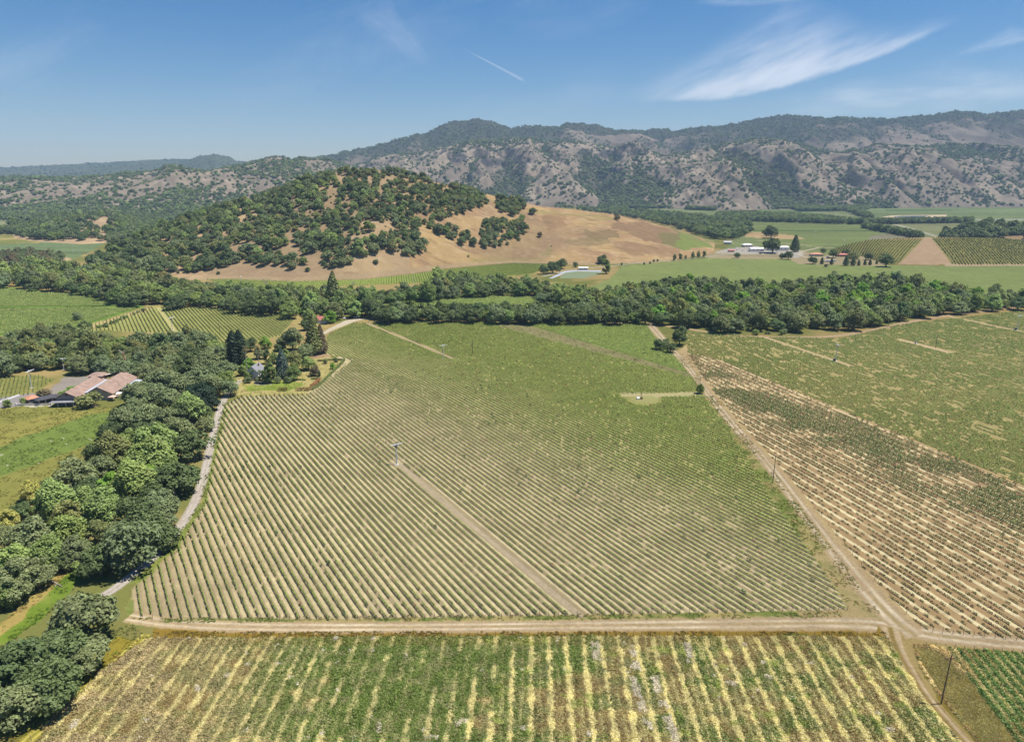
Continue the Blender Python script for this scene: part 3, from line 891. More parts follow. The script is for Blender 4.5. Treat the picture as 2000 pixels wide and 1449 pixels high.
cm = np.arange(-500, 2560, 3.0)
far_left = Range([(-500, 334, 8200), (0, 328, 8200), (100, 323, 8200), (200, 318, 8200), (300, 312, 8200), (345, 311, 8200), (372, 311, 7600), (392, 305, 7400), (420, 302, 7300), (448, 306, 7400), (462, 315, 7600), (500, 316, 8000), (560, 322, 8000), (700, 330, 8000)],
                 [(-500, 5200), (700, 5200)], np.arange(-500, 703, 3.0), 60, .12, 900, 2500, 31, 1.0, .4, jag=5)
main_range = Range([(480, 330, 6000), (560, 320, 6000), (620, 308, 6000), (660, 300, 6000), (700, 293, 6000), (730, 286, 6000), (760, 277, 6000), (790, 269, 6000), (815, 262, 6000), (835, 263, 6000), (850, 253, 6000), (870, 243, 6000), (895, 237, 6000), (930, 233, 6000),
                    (960, 238, 6000), (985, 247, 6000), (1000, 251, 6000), (1035, 245, 6100), (1060, 247, 6100), (1090, 250, 6200), (1110, 243, 6200), (1130, 240, 6200), (1160, 245, 6200), (1200, 255, 6300), (1250, 255, 6300), (1285, 252, 6300), (1310, 255, 6300), (1400, 247, 6200), (1470, 235, 6100),
                    (1530, 225, 6000), (1570, 228, 6000), (1610, 233, 6000), (1650, 230, 6000), (1700, 233, 6000), (1770, 230, 6000), (1830, 224, 6000), (1890, 218, 6000), (1930, 223, 6000), (2000, 216, 6000), (2200, 220, 6000), (2560, 240, 6000)],
                   [(480, 3600), (1000, 4200), (2560, 4100)], np.arange(480, 2560, 3.0), 130, .24, 480, 2400, 17, 1.0, .35, jag=14)
mid_range = Range([(640, 345, 4700), (700, 322, 4700), (760, 303, 4700), (820, 297, 4700), (850, 292, 4700), (900, 282, 4700), (960, 273, 4700), (1010, 271, 4700), (1080, 276, 4700), (1150, 284, 4700), (1200, 289, 4600), (1215, 284, 4600), (1232, 280, 4600), (1250, 283, 4600), (1262, 292, 4600),
                   (1290, 303, 4550), (1330, 300, 4500), (1380, 289, 4450), (1440, 277, 4400), (1490, 272, 4400), (1530, 274, 4400), (1575, 283, 4400), (1615, 297, 4400), (1640, 300, 4400), (1680, 291, 4400), (1710, 284, 4400), (1760, 288, 4400), (1820, 285, 4400), (1860, 280, 4400), (1920, 283, 4400), (2000, 290, 4400), (2200, 284, 4400), (2560, 300, 4400)],
                  [(640, 3700), (900, 3500), (1100, 3300), (1300, 3150), (1450, 2950), (1500, 3050), (1600, 3200), (1750, 3200), (1900, 3300), (2560, 3300)], np.arange(640, 2560, 2.6), 190, .46, 240, 1200, 43, .92, .3, jag=9)
left_range = Range([(-500, 352, 3700), (-200, 345, 3700), (0, 347, 3700), (60, 345, 3700), (150, 348, 3700), (230, 340, 3650), (295, 336, 3600), (325, 325, 3550), (345, 323, 3550), (365, 330, 3550), (400, 336, 3600), (440, 330, 3700), (480, 322, 3900), (510, 313, 4000), (540, 307, 4000), (570, 312, 4000),
                    (600, 309, 4000), (650, 314, 4100), (700, 326, 4200), (800, 350, 4300), (900, 390, 4300)],
                   [(-500, 2500), (0, 2450), (300, 2450), (900, 2900)], np.arange(-500, 903, 2.6), 150, .42, 210, 900, 57, .95, .3, jag=6)
knoll = Range([(-60, 450, 2050), (0, 440, 2050), (60, 430, 2050), (130, 423, 2050), (180, 417, 2050), (215, 419, 2050), (250, 430, 2050), (290, 444, 2050), (400, 452, 2050)],
              [(-60, 1560), (0, 1500), (150, 1400), (250, 1480), (400, 1600)], np.arange(-60, 402, 3.0), 40, .08, 120, 300, 71, 1.0, .4)
mound = Range([(1622, 488, 1260), (1640, 482, 1255), (1660, 476, 1250), (1700, 468, 1260), (1780, 464, 1270), (1850, 463, 1270), (1950, 465, 1270), (2000, 469, 1270), (2150, 480, 1270), (2400, 495, 1270)],
              [(1622, 1235), (1690, 1185), (1742, 1062), (1850, 1046), (2000, 1052), (2400, 1060)], np.arange(1622, 2402, 3.0), 40, .03, 200, 200, 77, .9, .4)
wood_mound = Range([(1840, 458, 1640), (1880, 448, 1640), (1930, 443, 1640), (2000, 442, 1640), (2200, 436, 1640), (2500, 450, 1640)], [(1840, 1500), (2500, 1400)], np.arange(1840, 2502, 5.0), 24, .04, 200, 200, 79, .9, .5)


def mtn_cols(r, tan, green, gpos, seed, rock=None, sc=1.0, far=False):
    X, Y, Z = r.X, r.Y, r.Z
    px, py, _ = proj(X, Y, Z)
    n1 = fbm(X / (420 * sc), Y / (600 * sc), 5, seed); n2 = fbm(X / (60 * sc), Y / (80 * sc), 4, seed + 1); n3 = fbm(X / (160 * sc), Y / (60 * sc), 4, seed + 2)
    C = mixc(np.broadcast_to(tan, (*X.shape, 3)).copy(), np.asarray(tan) * np.array((.78, .78, .80)), sstep(.35, .65, n3))
    C = mixc(C, np.asarray(tan) * 1.12, sstep(.55, .8, n2) * .6)
    ravine = 1 - sstep(.55, .82, r.rav)
    g = gpos(px, py, r, n1, n2, ravine)
    r.green = np.clip(g, 0, 1)
    C = mixc(C, green, np.clip(g, 0, 1))
    if rock is not None:
        k, c = rock(px, py, n2, n3)
        r.rock = k
        C = mixc(C, c, k)
    return C * (1 + .3 * (n2 - .5))[..., None]


def rock_mid(px, py, n2, n3):
    k = np.zeros(px.shape)
    for cx_, cy_, rx, ry in ((1232, 290, 26, 11), (1185, 302, 22, 9), (1145, 300, 14, 8), (1250, 298, 18, 9), (990, 300, 20, 12), (940, 302, 18, 14), (890, 310, 24, 12), (1020, 312, 26, 10), (1090, 308, 18, 8), (960, 318, 30, 9), (1440, 295, 16, 7), (1560, 298, 14, 6), (1500, 345, 18, 7)):
        d = ((px - cx_ + (n3 - .5) * 20) / rx) ** 2 + ((py - cy_ + (n2 - .5) * 12) / ry) ** 2
        k = np.maximum(k, 1 - sstep(.5, 1.1, d + (n2 - .5) * 1.0))
    return np.clip(k * (.35 + 1.0 * sstep(.35, .6, n2)), 0, .85), S(84, 84, 88) * .8


TAN_FAR = S(196, 178, 154)
gm = lambda px, py, r, n1, n2, rv: sstep(.36, .54, n1 * .45 + n2 * .25 + rv * .2 + .16 * (r.T > .75) + .08 * (r.T > .5)) * .9
main_range.build('mountain', mtn_cols(main_range, TAN_FAR * .86, S(92, 98, 78) * .8, gm, 101, None, 1.6), MTNMAT)
gl_ = lambda px, py, r, n1, n2, rv: np.where((px > 376) & (px < 466) & (py < 345), .55 + .3 * n2, .75 + .3 * (n1 - .5))
far_left.build('far_mountain', mtn_cols(far_left, S(150, 150, 110), S(84, 100, 74) * .85, gl_, 131, None, 2.0), MTNMAT)
gmid = lambda px, py, r, n1, n2, rv: sstep(.56, .78, n1 * .36 + n2 * .24 + rv * .56) * .75
mid_range.build('foothill', mtn_cols(mid_range, TAN_FAR, S(96, 104, 78) * .8, gmid, 151, rock_mid), MTNMAT)
gleft = lambda px, py, r, n1, n2, rv: np.clip(sstep(.60, .82, n1 * .38 + n2 * .24 + rv * .52 + np.clip(.32 - r.T, 0, .3) * 1.0) * .8, 0, 1)
left_range.build('left_foothill', mtn_cols(left_range, TAN_FAR * .86, S(92, 108, 76) * .8, gleft, 171), MTNMAT)
gk = lambda px, py, r, n1, n2, rv: 0.1 * n1
knoll.build('wooded_knoll_hill', mtn_cols(knoll, S(214, 184, 144), S(100, 110, 70), gk, 191), HILLMAT)
wood_mound.build('low_hill', mtn_cols(wood_mound, S(206, 172, 126), S(100, 110, 70), gk, 195), HILLMAT)


def mound_cols():
    X, Y, Z = mound.X, mound.Y, mound.Z
    px, py, _ = proj(X, Y, Z)
    n2 = fbm(X / 8, Y / 8, 4, 81)
    C = np.broadcast_to(S(168, 160, 96), (*X.shape, 3)).copy()
    tri = inpoly(px, py, [(1758, 514), (1808, 462), (1816, 462), (1852, 506), (1858, 517), (1750, 517)])
    C[tri] = S(210, 178, 140)
    top = inpoly(px, py, [(1700, 461), (1850, 460), (1880, 466), (1815, 467), (1740, 470)])
    C[top & ~tri] = S(190, 166, 116)
    edge = (px > 1845) & (mound.T < .06)
    C[edge] = S(216, 190, 148)
    mound.tri = tri | top
    return C * (1 + .25 * (n2 - .5))[..., None]


mound.build('vineyard_hill', mound_cols(), HILLMAT)


# ---------------------------------------------------------------- water
def flat(name, pts, m, z=.03, kind='structure'):
    me = np_mesh(name, [G(*p)[:2] + (z,) for p in pts], [list(range(len(pts)))], [m])
    o = bpy.data.objects.new(name, me); link(o)
    if me.polygons[0].normal.z < 0: me.flip_normals()
    return tag(o, kind=kind)


def water_mat(name, c, rough=.12, spec=.5):
    t = NT(name)
    p = t.n('ShaderNodeBsdfPrincipled')
    p.inputs['Base Color'].default_value = (*c, 1); p.inputs['Roughness'].default_value = rough; p.inputs['Specular IOR Level'].default_value = spec
    b = t.n('ShaderNodeBump'); b.inputs['Strength'].default_value = .1
    t.L.new(t.noise(.6, 2, .5, t.pos()), b.inputs['Height']); t.L.new(b.outputs[0], p.inputs['Normal'])
    t.L.new(p.outputs[0], t.out.inputs[0])
    return t.m


flat('pond_water', [(1103, 533), (1126, 530), (1172, 531), (1186, 529), (1160, 539), (1140, 544), (1092, 544)], water_mat('pond_green', (.16, .19, .10), .55, .12), .06)
flat('pond_liner', [(1072, 544), (1084, 538), (1102, 530), (1128, 528), (1174, 528.5), (1174, 531), (1128, 530.5), (1104, 533), (1090, 540), (1079, 544)], paint('pond_liner_sheet', (.34, .36, .40), .5, .1, .2), .05)
flat('reservoir_bank', [(1722, 424), (1742, 421), (1850, 419.5), (1846, 425), (1760, 427)], paint('reservoir_earth', S(214, 190, 150), .9, .1, .05), .05)
flat('reservoir_water', [(1744, 423.6), (1762, 421.8), (1815, 421.4), (1800, 424.6), (1760, 425.6)], water_mat('reservoir_blue', (.06, .10, .17)), .12)

# ---------------------------------------------------------------- foliage meshes


def cards(c, n, s, rng, asp=1.0):
    """leaf clumps: one bent quad per centre c, facing n, size s"""
    N = len(c)
    n = n / np.maximum(np.linalg.norm(n, axis=1), 1e-6)[:, None]
    r = rng.normal(size=(N, 3)); t = np.cross(n, r); t /= np.maximum(np.linalg.norm(t, axis=1), 1e-6)[:, None]
    b = np.cross(n, t)
    s = np.broadcast_to(np.asarray(s, float), (N,))[:, None]
    k = rng.uniform(.65, 1.35, (N, 4, 1))
    V = np.stack([c + (-t * asp - b * .55) * s * k[:, 0] * .5, c + (t * asp - b * .65) * s * k[:, 1] * .5,
                  c + (t * asp * .7 + b * .8) * s * k[:, 2] * .5, c + (-t * asp * .8 + b * .7) * s * k[:, 3] * .5], 1)
    V = V + n[:, None, :] * (rng.uniform(-.18, .18, (N, 4, 1)) * s[:, None])
    return V.reshape(-1, 3), np.arange(N * 4).reshape(N, 4)


def leaf_mesh(name, c, n, s, rng, asp=1.0, lumv=.28, lum=None):
    V, F = cards(c, n, s, rng, asp)
    l = rng.uniform(1 - lumv, 1 + lumv, len(c)) if lum is None else lum
    return np_mesh(name, V, F, [LEAF], None, {'lum': ('FLOAT', 'FACE', l)})


def crown_pts(rng, W, Hc, z0, nblob, nleaf, flat_=0.75, br=(.20, .34), dome=1.0):
    """points and normals over a heap of leafy lobes: crown W wide, from z0 up to z0 + Hc"""
    B, Rr = [], []
    tries = 0
    while len(B) < nblob and tries < 4000:
        tries += 1
        a, q = rng.uniform(0, 2 * math.pi), math.sqrt(rng.uniform(0, 1))
        h = rng.uniform(0, 1)
        env = math.sqrt(max(0, 1 - (abs(h - .32) / .75) ** 2)) * dome + (1 - dome) * (1 - h)
        r = rng.uniform(*br) * W * (.8 if h > .75 else 1)
        p = np.array([math.cos(a) * q * env * (W / 2 - r * .7), math.sin(a) * q * env * (W / 2 - r * .7), z0 + r * .55 + h * max(.1, Hc - r * 1.45)])
        if q < .5 and h < .4: continue
        if any(np.linalg.norm(p - b) < .45 * (r + k) * .8 for b, k in zip(B, Rr)): continue
        B.append(p); Rr.append(r)
    B, Rr = np.array(B), np.array(Rr)
    ph = rng.uniform(0, 6.28, 3)
    an = np.arctan2(B[:, 1], B[:, 0])
    f = 1 + .20 * np.sin(an * 2 + ph[0]) + .14 * np.sin(an * 3 + ph[1])
    B[:, :2] *= f[:, None]; B[:, 2] *= (1 + .10 * np.sin(an + ph[2])); Rr = Rr * rng.uniform(.75, 1.2, len(Rr))
    w = Rr ** 2; idx = rng.choice(len(B), nleaf, p=w / w.sum())
    d = rng.normal(size=(nleaf, 3)); d /= np.linalg.norm(d, axis=1)[:, None]
    d[:, 2] = np.where((d[:, 2] < -.15) & (rng.uniform(size=nleaf) < .75), -d[:, 2], d[:, 2])
    rad = Rr[idx] * (rng.uniform(.62, 1.06, nleaf) ** .7)
    stray = rng.uniform(size=nleaf) < .10
    rad = np.where(stray, rad * rng.uniform(1.0, 1.32, nleaf), rad)
    lump = 1 + .16 * (vn(d[:, 0] * 3 + idx * 7.1, d[:, 1] * 3 + d[:, 2] * 2.3, 5) - .5) * 2
    c = B[idx] + d * (rad * lump)[:, None] * np.array([1, 1, flat_])
    keep = np.ones(nleaf, bool)
    for b, r in zip(B, Rr):
        q = (c - b) / np.array([1, 1, flat_]); keep &= np.linalg.norm(q, axis=1) > r * .55
    c, d = c[keep], d[keep]
    n = d * 1.0 + rng.normal(size=c.shape) * .45 + np.array([0, 0, .55])
    return c, n, B, Rr


def trunk_mb(rng, W, Hc, z0, B, r0=.45, lean=.4):
    mb = MB()
    top = (rng.uniform(-lean, lean), rng.uniform(-lean, lean), z0 + Hc * .28)
    mb.tube((0, 0, -.3), (top[0] * .5, top[1] * .5, top[2] * .55), r0 * 1.25, r0 * .85, 8, 0, False)
    mb.tube((top[0] * .5, top[1] * .5, top[2] * .55), top, r0 * .85, r0 * .6, 8, 0, False)
    for b in B[rng.permutation(len(B))[:min(9, len(B))]]:
        st = Vector((top[0] * .6, top[1] * .6, top[2] * rng.uniform(.55, 1.0)))
        mid = st.lerp(Vector(b), .5) + Vector(rng.uniform(-.4, .4, 3))
        mb.tube(st, mid, r0 * .42, r0 * .26, 6, 0, False)
        mb.tube(mid, Vector(b), r0 * .26, r0 * .08, 5, 0, False)
    return mb


class Kind:
    """tree variants: crown mesh, trunk mesh and both in one"""

    def __init__(s): s.crown, s.trunk, s.joint, s.W, s.H = [], [], [], 1, 1


def join_meshes(name, a, b):
    """crown a + trunk b in one mesh (materials leaf, bark)"""
    na, nb = len(a.vertices), len(b.vertices)
    V = np.zeros((na + nb, 3), np.float32)
    t = np.zeros(na * 3, np.float32); a.vertices.foreach_get('co', t); V[:na] = t.reshape(-1, 3)
    t = np.zeros(nb * 3, np.float32); b.vertices.foreach_get('co', t); V[na:] = t.reshape(-1, 3)
    F = [list(p.vertices) for p in a.polygons] + [[i + na for i in p.vertices] for p in b.polygons]
    l = np.ones(len(F)); q = np.zeros(len(a.polygons), np.float32); a.attributes['lum'].data.foreach_get('value', q); l[:len(q)] = q
    return np_mesh(name, V, F, [LEAF, b.materials[0]], [0] * len(a.polygons) + [1] * len(b.polygons), {'lum': ('FLOAT', 'FACE', l)})


def make_kind(nm, nvar, W, Hc, z0, nblob, nleaf, leaf, seed, flat_=.78, br=(.2, .34), bark=None, nsmall=None, dome=1.0, sparse_var=False):
    k = Kind(); k.W, k.H = W, z0 + Hc
    for i in range(nvar):
        rng = np.random.default_rng(seed * 100 + i)
        nl = int(nleaf * (.55 if (sparse_var and i % 3 == 2) else 1))
        c, n, B, Rr = crown_pts(rng, W, Hc, z0, nblob, nl, flat_, br, dome)
        k.crown.append(leaf_mesh('crown_' + nm, c, n, leaf * rng.uniform(.7, 1.35, len(c)), rng))
        mb = trunk_mb(rng, W, Hc, z0, B)
        k.trunk.append(np_mesh('trunk_' + nm, mb.V, mb.F, [bark or BARK]))
        ns = nsmall or nleaf // 3
        sel = rng.permutation(len(c))[:ns]
        a = leaf_mesh('crown_small_' + nm, c[sel], n[sel], leaf * 1.65 * rng.uniform(.7, 1.35, len(sel)), rng)
        k.joint.append(join_meshes(nm, a, k.trunk[-1]))
        bpy.data.meshes.remove(a)
    return k


def conifer_kind(nm, W, Ht, seed, nleaf, leaf, z0=1.0, power=1.0, columnar=False, nvar=2, bark=None):
    k = Kind(); k.W, k.H = W, Ht
    for i in range(nvar):
        rng = np.random.default_rng(seed + i)
        h = rng.uniform(0, 1, nleaf) ** .8
        if columnar: R = (W / 2) * np.minimum(1, 2.2 * (1 - h) ** .6) * np.minimum(1, .55 + h * 2.5)
        else: R = (W / 2) * (1 - h) ** power * np.minimum(1, .5 + h * 4) + .15
        a = rng.uniform(0, 2 * math.pi, nleaf)
        lobe = 1 + .22 * np.sin(a * 5 + h * 30 + i) * np.sin(h * 46) + .22 * (vn(a * 2.2, h * 14, seed + i) - .5)
        q = np.sqrt(rng.uniform(.25, 1, nleaf)) * lobe
        c = np.stack([np.cos(a) * R * q, np.sin(a) * R * q, z0 + h * (Ht - z0) - (R * q) * .12], -1)
        n = np.stack([np.cos(a), np.sin(a), .55 + 0 * a], -1) + rng.normal(size=(nleaf, 3)) * .5
        k.crown.append(leaf_mesh('crown_' + nm, c, n, leaf * rng.uniform(.7, 1.3, nleaf), rng, .8))
        mb = MB(); mb.tube((0, 0, -.3), (0, 0, Ht * .92), .045 * W + .12, .04, 7, 0)
        for _ in range(10):
            aa, hh = rng.uniform(0, 6.28), rng.uniform(.15, .8)
            rr = (W / 2) * (1 - hh) * .8
            mb.tube((0, 0, hh * Ht), (math.cos(aa) * rr, math.sin(aa) * rr, hh * Ht + .2), .07, .03, 4, 0, False)
        k.trunk.append(np_mesh('trunk_' + nm, mb.V, mb.F, [bark or BARK]))
        k.joint.append(join_meshes(nm, k.crown[-1], k.trunk[-1]))
    return k


OAK = make_kind('oak', 6, 12.0, 8.2, 1.6, 34, 7000, .54, 1, .80, (.11, .22), None, 1500, sparse_var=True)
ROUND = make_kind('leafy', 4, 10.0, 9.6, .8, 34, 6200, .46, 2, .95, (.11, .22), None, 1500)
BUSHK = make_kind('bush', 4, 3.0, 2.3, .1, 9, 900, .26, 3, .9, (.2, .32), None, 350)
TALL = make_kind('tall_leafy', 3, 8.0, 13.0, 1.5, 34, 5200, .48, 4, 1.1, (.12, .22), None, 1500)
CONI = conifer_kind('conifer', 9.0, 20.0, 500, 4200, .75, 1.2, .8)
CYPR = conifer_kind('cypress', 4.6, 20.0, 520, 4200, .6, .4, 1, True)


def palm_kind():
    k = Kind(); k.W, k.H = 5.0, 12.0
    rng = np.random.default_rng(77)
    mb = MB(); mb.tube((0, 0, -.2), (.15, 0, 6), .26, .2, 8); mb.tube((.15, 0, 6), (.1, .1, 11.2), .2, .17, 8)
    k.trunk.append(np_mesh('trunk_palm', mb.V, mb.F, [PALEBARK]))
    C_, Nn, Sz = [], [], []
    for i in range(46):
        a = rng.uniform(0, 6.28); el = rng.uniform(-.9, 1.2); L = rng.uniform(1.7, 2.4)
        for j in range(9):
            t = (j + 1) / 9
            r = L * t * math.cos(el * (1 - .2 * t)); z = L * t * math.sin(el) - .9 * t * t
            C_.append((.1 + math.cos(a) * r, .1 + math.sin(a) * r, 11.2 + z)); Nn.append((math.cos(a) * .3, math.sin(a) * .3, 1)); Sz.append(.42)
    k.crown.append(leaf_mesh('crown_palm', np.array(C_), np.array(Nn) + rng.normal(size=(len(C_), 3)) * .3, np.array(Sz), rng, 1.0))
    k.joint.append(join_meshes('palm', k.crown[0], k.trunk[0]))
    return k


PALM = palm_kind()

COLS = {  # own colour of the foliage
    'dark green': (.074, .102, .038), 'grey green': (.122, .148, .066), 'mid green': (.122, .162, .046), 'olive green': (.142, .155, .054),
    'light green': (.165, .215, .065), 'bright green': (.12, .21, .03), 'yellow': (.25, .25, .07), 'brownish': (.12, .098, .055), 'blue green': (.070, .100, .078), 'blackish green': (.022, .040, .022)}


def jit(c, a=.14):
    f = RNG.uniform(1 - a, 1 + a); h = RNG.uniform(-a * .35, a * .35)
    return [c[0] * f * (1 + h), c[1] * f, c[2] * f * (1 - h)]


ALLT = []                                                   # (x, y, radius) of planted trees


def plant(kind, name, x, y, W, Hh, col, label, cat='tree', group=None, parts=True, z=0.0, rz=None, var=None, barkpart=True):
    i = int(RNG.integers(len(kind.crown))) if var is None else var % len(kind.crown)
    rz = RNG.uniform(0, 6.28) if rz is None else rz
    sc = (W / kind.W, W / kind.W, Hh / kind.H)
    if parts:
        e = empty(name, (x, y, z), rz, label, cat, group, sc)
        t = link(bpy.data.objects.new('trunk', kind.trunk[i]), e)
        c = link(bpy.data.objects.new('crown', kind.crown[i]), e)
        c['tcol'] = [float(v) for v in col]
        return e
    o = bpy.data.objects.new(name, kind.joint[i])
    o.location = (x, y, z); o.rotation_euler = (0, 0, rz); o.scale = sc
    o['tcol'] = [float(v) for v in col]
    link(o)
    return tag(o, label, cat, group)


def at_crown(cx_, cy_, wpx, ratio, cf=.56):
    """ground point of a tree whose crown centre is seen at a photo pixel"""
    hc = 6.0
    for _ in range(4):
        g = G(cx_, cy_, hc)
        m = (g[1] * CP - (hc - H) * SP) / FPX
        W = wpx * m; hc = min(W * ratio * cf, 60)
    return g[0], g[1], W


ORD = 'first second third fourth fifth sixth seventh eighth ninth tenth eleventh twelfth thirteenth fourteenth fifteenth sixteenth seventeenth eighteenth nineteenth twentieth twenty-first twenty-second twenty-third twenty-fourth twenty-fifth twenty-sixth twenty-seventh twenty-eighth twenty-ninth thirtieth'.split()
PEND = []                                                   # things whose labels get an ordinal inside their class


def ordinal_labels():
    cl = {}
    for key, x, o in PEND: cl.setdefault(key, []).append((x, o))
    for (noun, place, end), v in cl.items():
        v.sort(key=lambda q: q[0])
        if len(v) == 1: v[0][1]['label'] = f'{noun} {place}'; continue
        for i, (_, o) in enumerate(v):
            w = ORD[i] if i < len(ORD) else None
            if w is None: o['label'] = f'{noun} {place}, past the thirtieth'
            else: o['label'] = f'{w} {noun} {end} {place}'.replace('from the left in the left', 'from the left in the')


# ---------------------------------------------------------------- scattered masses (kind = stuff)


def scatter(name, label, cat, protos, P, rz, sc, col, vid, kind='stuff'):
    """one object whose points carry copies of the small meshes in protos"""
    n = len(P)
    me = bpy.data.meshes.new(name)
    me.vertices.add(n); me.vertices.foreach_set('co', np.asarray(P, np.float32).ravel())
    sc = np.asarray(sc, np.float32)
    if sc.ndim == 1: sc = np.repeat(sc[:, None], 3, 1)
    rot = np.zeros((n, 3), np.float32); rot[:, 2] = rz
    for nm, ty, arr in (('rot', 'FLOAT_VECTOR', rot), ('scl', 'FLOAT_VECTOR', sc), ('tcol', 'FLOAT_VECTOR', col), ('vid', 'INT', vid)):
        a = me.attributes.new(nm, ty, 'POINT')
        a.data.foreach_set('value' if ty == 'INT' else 'vector', np.asarray(arr, np.int32 if ty == 'INT' else np.float32).ravel())
    me.update()
    o = link(bpy.data.objects.new(name, me))
    ng = bpy.data.node_groups.new(name, 'GeometryNodeTree')
    ng.interface.new_socket('Geometry', in_out='INPUT', socket_type='NodeSocketGeometry')
    ng.interface.new_socket('Geometry', in_out='OUTPUT', socket_type='NodeSocketGeometry')
    N, L = ng.nodes, ng.links
    gi, go = N.new('NodeGroupInput'), N.new('NodeGroupOutput')
    iop = N.new('GeometryNodeInstanceOnPoints')
    jn = N.new('GeometryNodeJoinGeometry')
    for p in reversed(protos):
        oi = N.new('GeometryNodeObjectInfo'); oi.inputs['Object'].default_value = p; oi.inputs['As Instance'].default_value = True
        L.new(oi.outputs['Geometry'], jn.inputs[0])
    L.new(jn.outputs[0], iop.inputs['Instance'])
    iop.inputs['Pick Instance'].default_value = True

    def na(nm, ty):
        a = N.new('GeometryNodeInputNamedAttribute'); a.data_type = ty; a.inputs['Name'].default_value = nm
        return a.outputs['Attribute']
    L.new(na('vid', 'INT'), iop.inputs['Instance Index'])
    L.new(na('rot', 'FLOAT_VECTOR'), iop.inputs['Rotation'])
    L.new(na('scl', 'FLOAT_VECTOR'), iop.inputs['Scale'])
    L.new(gi.outputs[0], iop.inputs['Points'])
    L.new(iop.outputs[0], go.inputs[0])
    md = o.modifiers.new('scatter', 'NODES'); md.node_group = ng
    return tag(o, label, cat, None, kind)


_protos = {}


def proto(me):
    if me.name not in _protos: _protos[me.name] = bpy.data.objects.new(me.name, me)
    return _protos[me.name]


# ---------------------------------------------------------------- vines


def vine_meshes(nm, n, L, Wd, z0, z1, nl, leaf, seed, trunk=True):
    r = []
    for i in range(n):
        rng = np.random.default_rng(seed + i)
        a = rng.uniform(-1, 1, nl); q = rng.normal(size=nl) * .42; h = rng.beta(1.6, 1.6, nl)
        c = np.stack([a * L / 2, q * Wd / 2 * (1.2 - .5 * h), z0 + (z1 - z0) * h], -1)
        n_ = np.stack([rng.normal(size=nl) * .5, np.sign(q) * .6, 1.1 + 0 * q], -1) + rng.normal(size=(nl, 3)) * .35
        me = leaf_mesh('leaves_' + nm, c, n_, leaf * rng.uniform(.7, 1.35, nl), rng, 1.0, .35)
        mb = MB()
        mb.tube((0, 0, -.05), (rng.uniform(-.08, .08), 0, z0 + .15), .05, .04, 5)
        mb.tube((-L * .45, 0, z0 + .12), (L * .45, 0, z0 + .16), .022, .022, 4)
        t = np_mesh('vine_wood', mb.V, mb.F, [BARK])
        r.append(join_meshes(nm, me, t)); bpy.data.meshes.remove(me)
    return r


VINE_Y = vine_meshes('young_vine', 5, 1.85, .62, .45, 1.4, 36, .33, 900)
VINE_M = vine_meshes('mature_vine', 5, 1.95, .66, .45, 1.42, 44, .36, 920)
VINE_B = vine_meshes('bush_vine', 5, 1.8, .62, .15, .85, 34, .34, 940)


def vine_points(poly, d, step, jitter=.2, spacing=SPACING, margin=0):
    n = nrm(d)
    W = np.array([G(*p)[:2] for p in poly])
    uu, tt = W @ n, W @ d
    ks = np.arange(math.floor(uu.min() / spacing), math.ceil(uu.max() / spacing) + 1) * spacing
    ts = np.arange(tt.min(), tt.max(), step)
    K, T = np.meshgrid(ks, ts, indexing='ij')
    T = T + RNG.uniform(-jitter, jitter, T.shape) + RNG.uniform(0, step, (len(ks), 1))
    K = K + RNG.normal(0, .05, K.shape)
    X, Y = (K[..., None] * n + T[..., None] * d)[..., 0].ravel(), (K[..., None] * n + T[..., None] * d)[..., 1].ravel()
    px, py, zc = proj(X, Y, 0 * X)
    k = inpoly(px, py, poly) & (zc > 10) & (px > -60) & (px < 2060) & (py < 1500)
    return X[k], Y[k], px[k], py[k]


def angle(d): return math.atan2(d[1], d[0])


def vine_cols(n, base, f):
    base = np.asarray(base)
    c = np.broadcast_to(base, (n, 3)).copy() if base.ndim == 1 else base.copy()
    c *= RNG.uniform(.88, 1.12, (n, 1)); c[:, 0] *= RNG.uniform(.94, 1.08, n)
    return c * (np.asarray(f)[:, None] if np.ndim(f) else f)


def add_vines(name, X, Y, ang, sc, col, meshes, nind, ilabel, slabel, group):
    n = len(X)
    d = np.hypot(X, Y)
    order = np.argsort(d)
    px, py, _ = proj(X, Y, 0 * X)
    vis = (px[order] > 8) & (px[order] < 1992) & (py[order] < 1440) & (sc[order, 2] > .5)
    ind = order[vis][:nind]
    rz = ang + np.where(RNG.uniform(size=n) < .5, 0, math.pi)
    vid = RNG.integers(0, len(meshes), n)
    for i in ind:
        o = bpy.data.objects.new('grapevine', meshes[vid[i]])
        o.location = (X[i], Y[i], 0); o.rotation_euler = (0, 0, rz[i]); o.scale = sc[i]
        o['tcol'] = [float(v) for v in col[i]]
        link(o); tag(o, ilabel, 'vine', group)
    m = np.ones(n, bool); m[ind] = False
    if m.sum():
        scatter(name, slabel, 'vines', [proto(x) for x in meshes], np.stack([X, Y, 0 * X], -1)[m], rz[m], sc[m], col[m], vid[m])


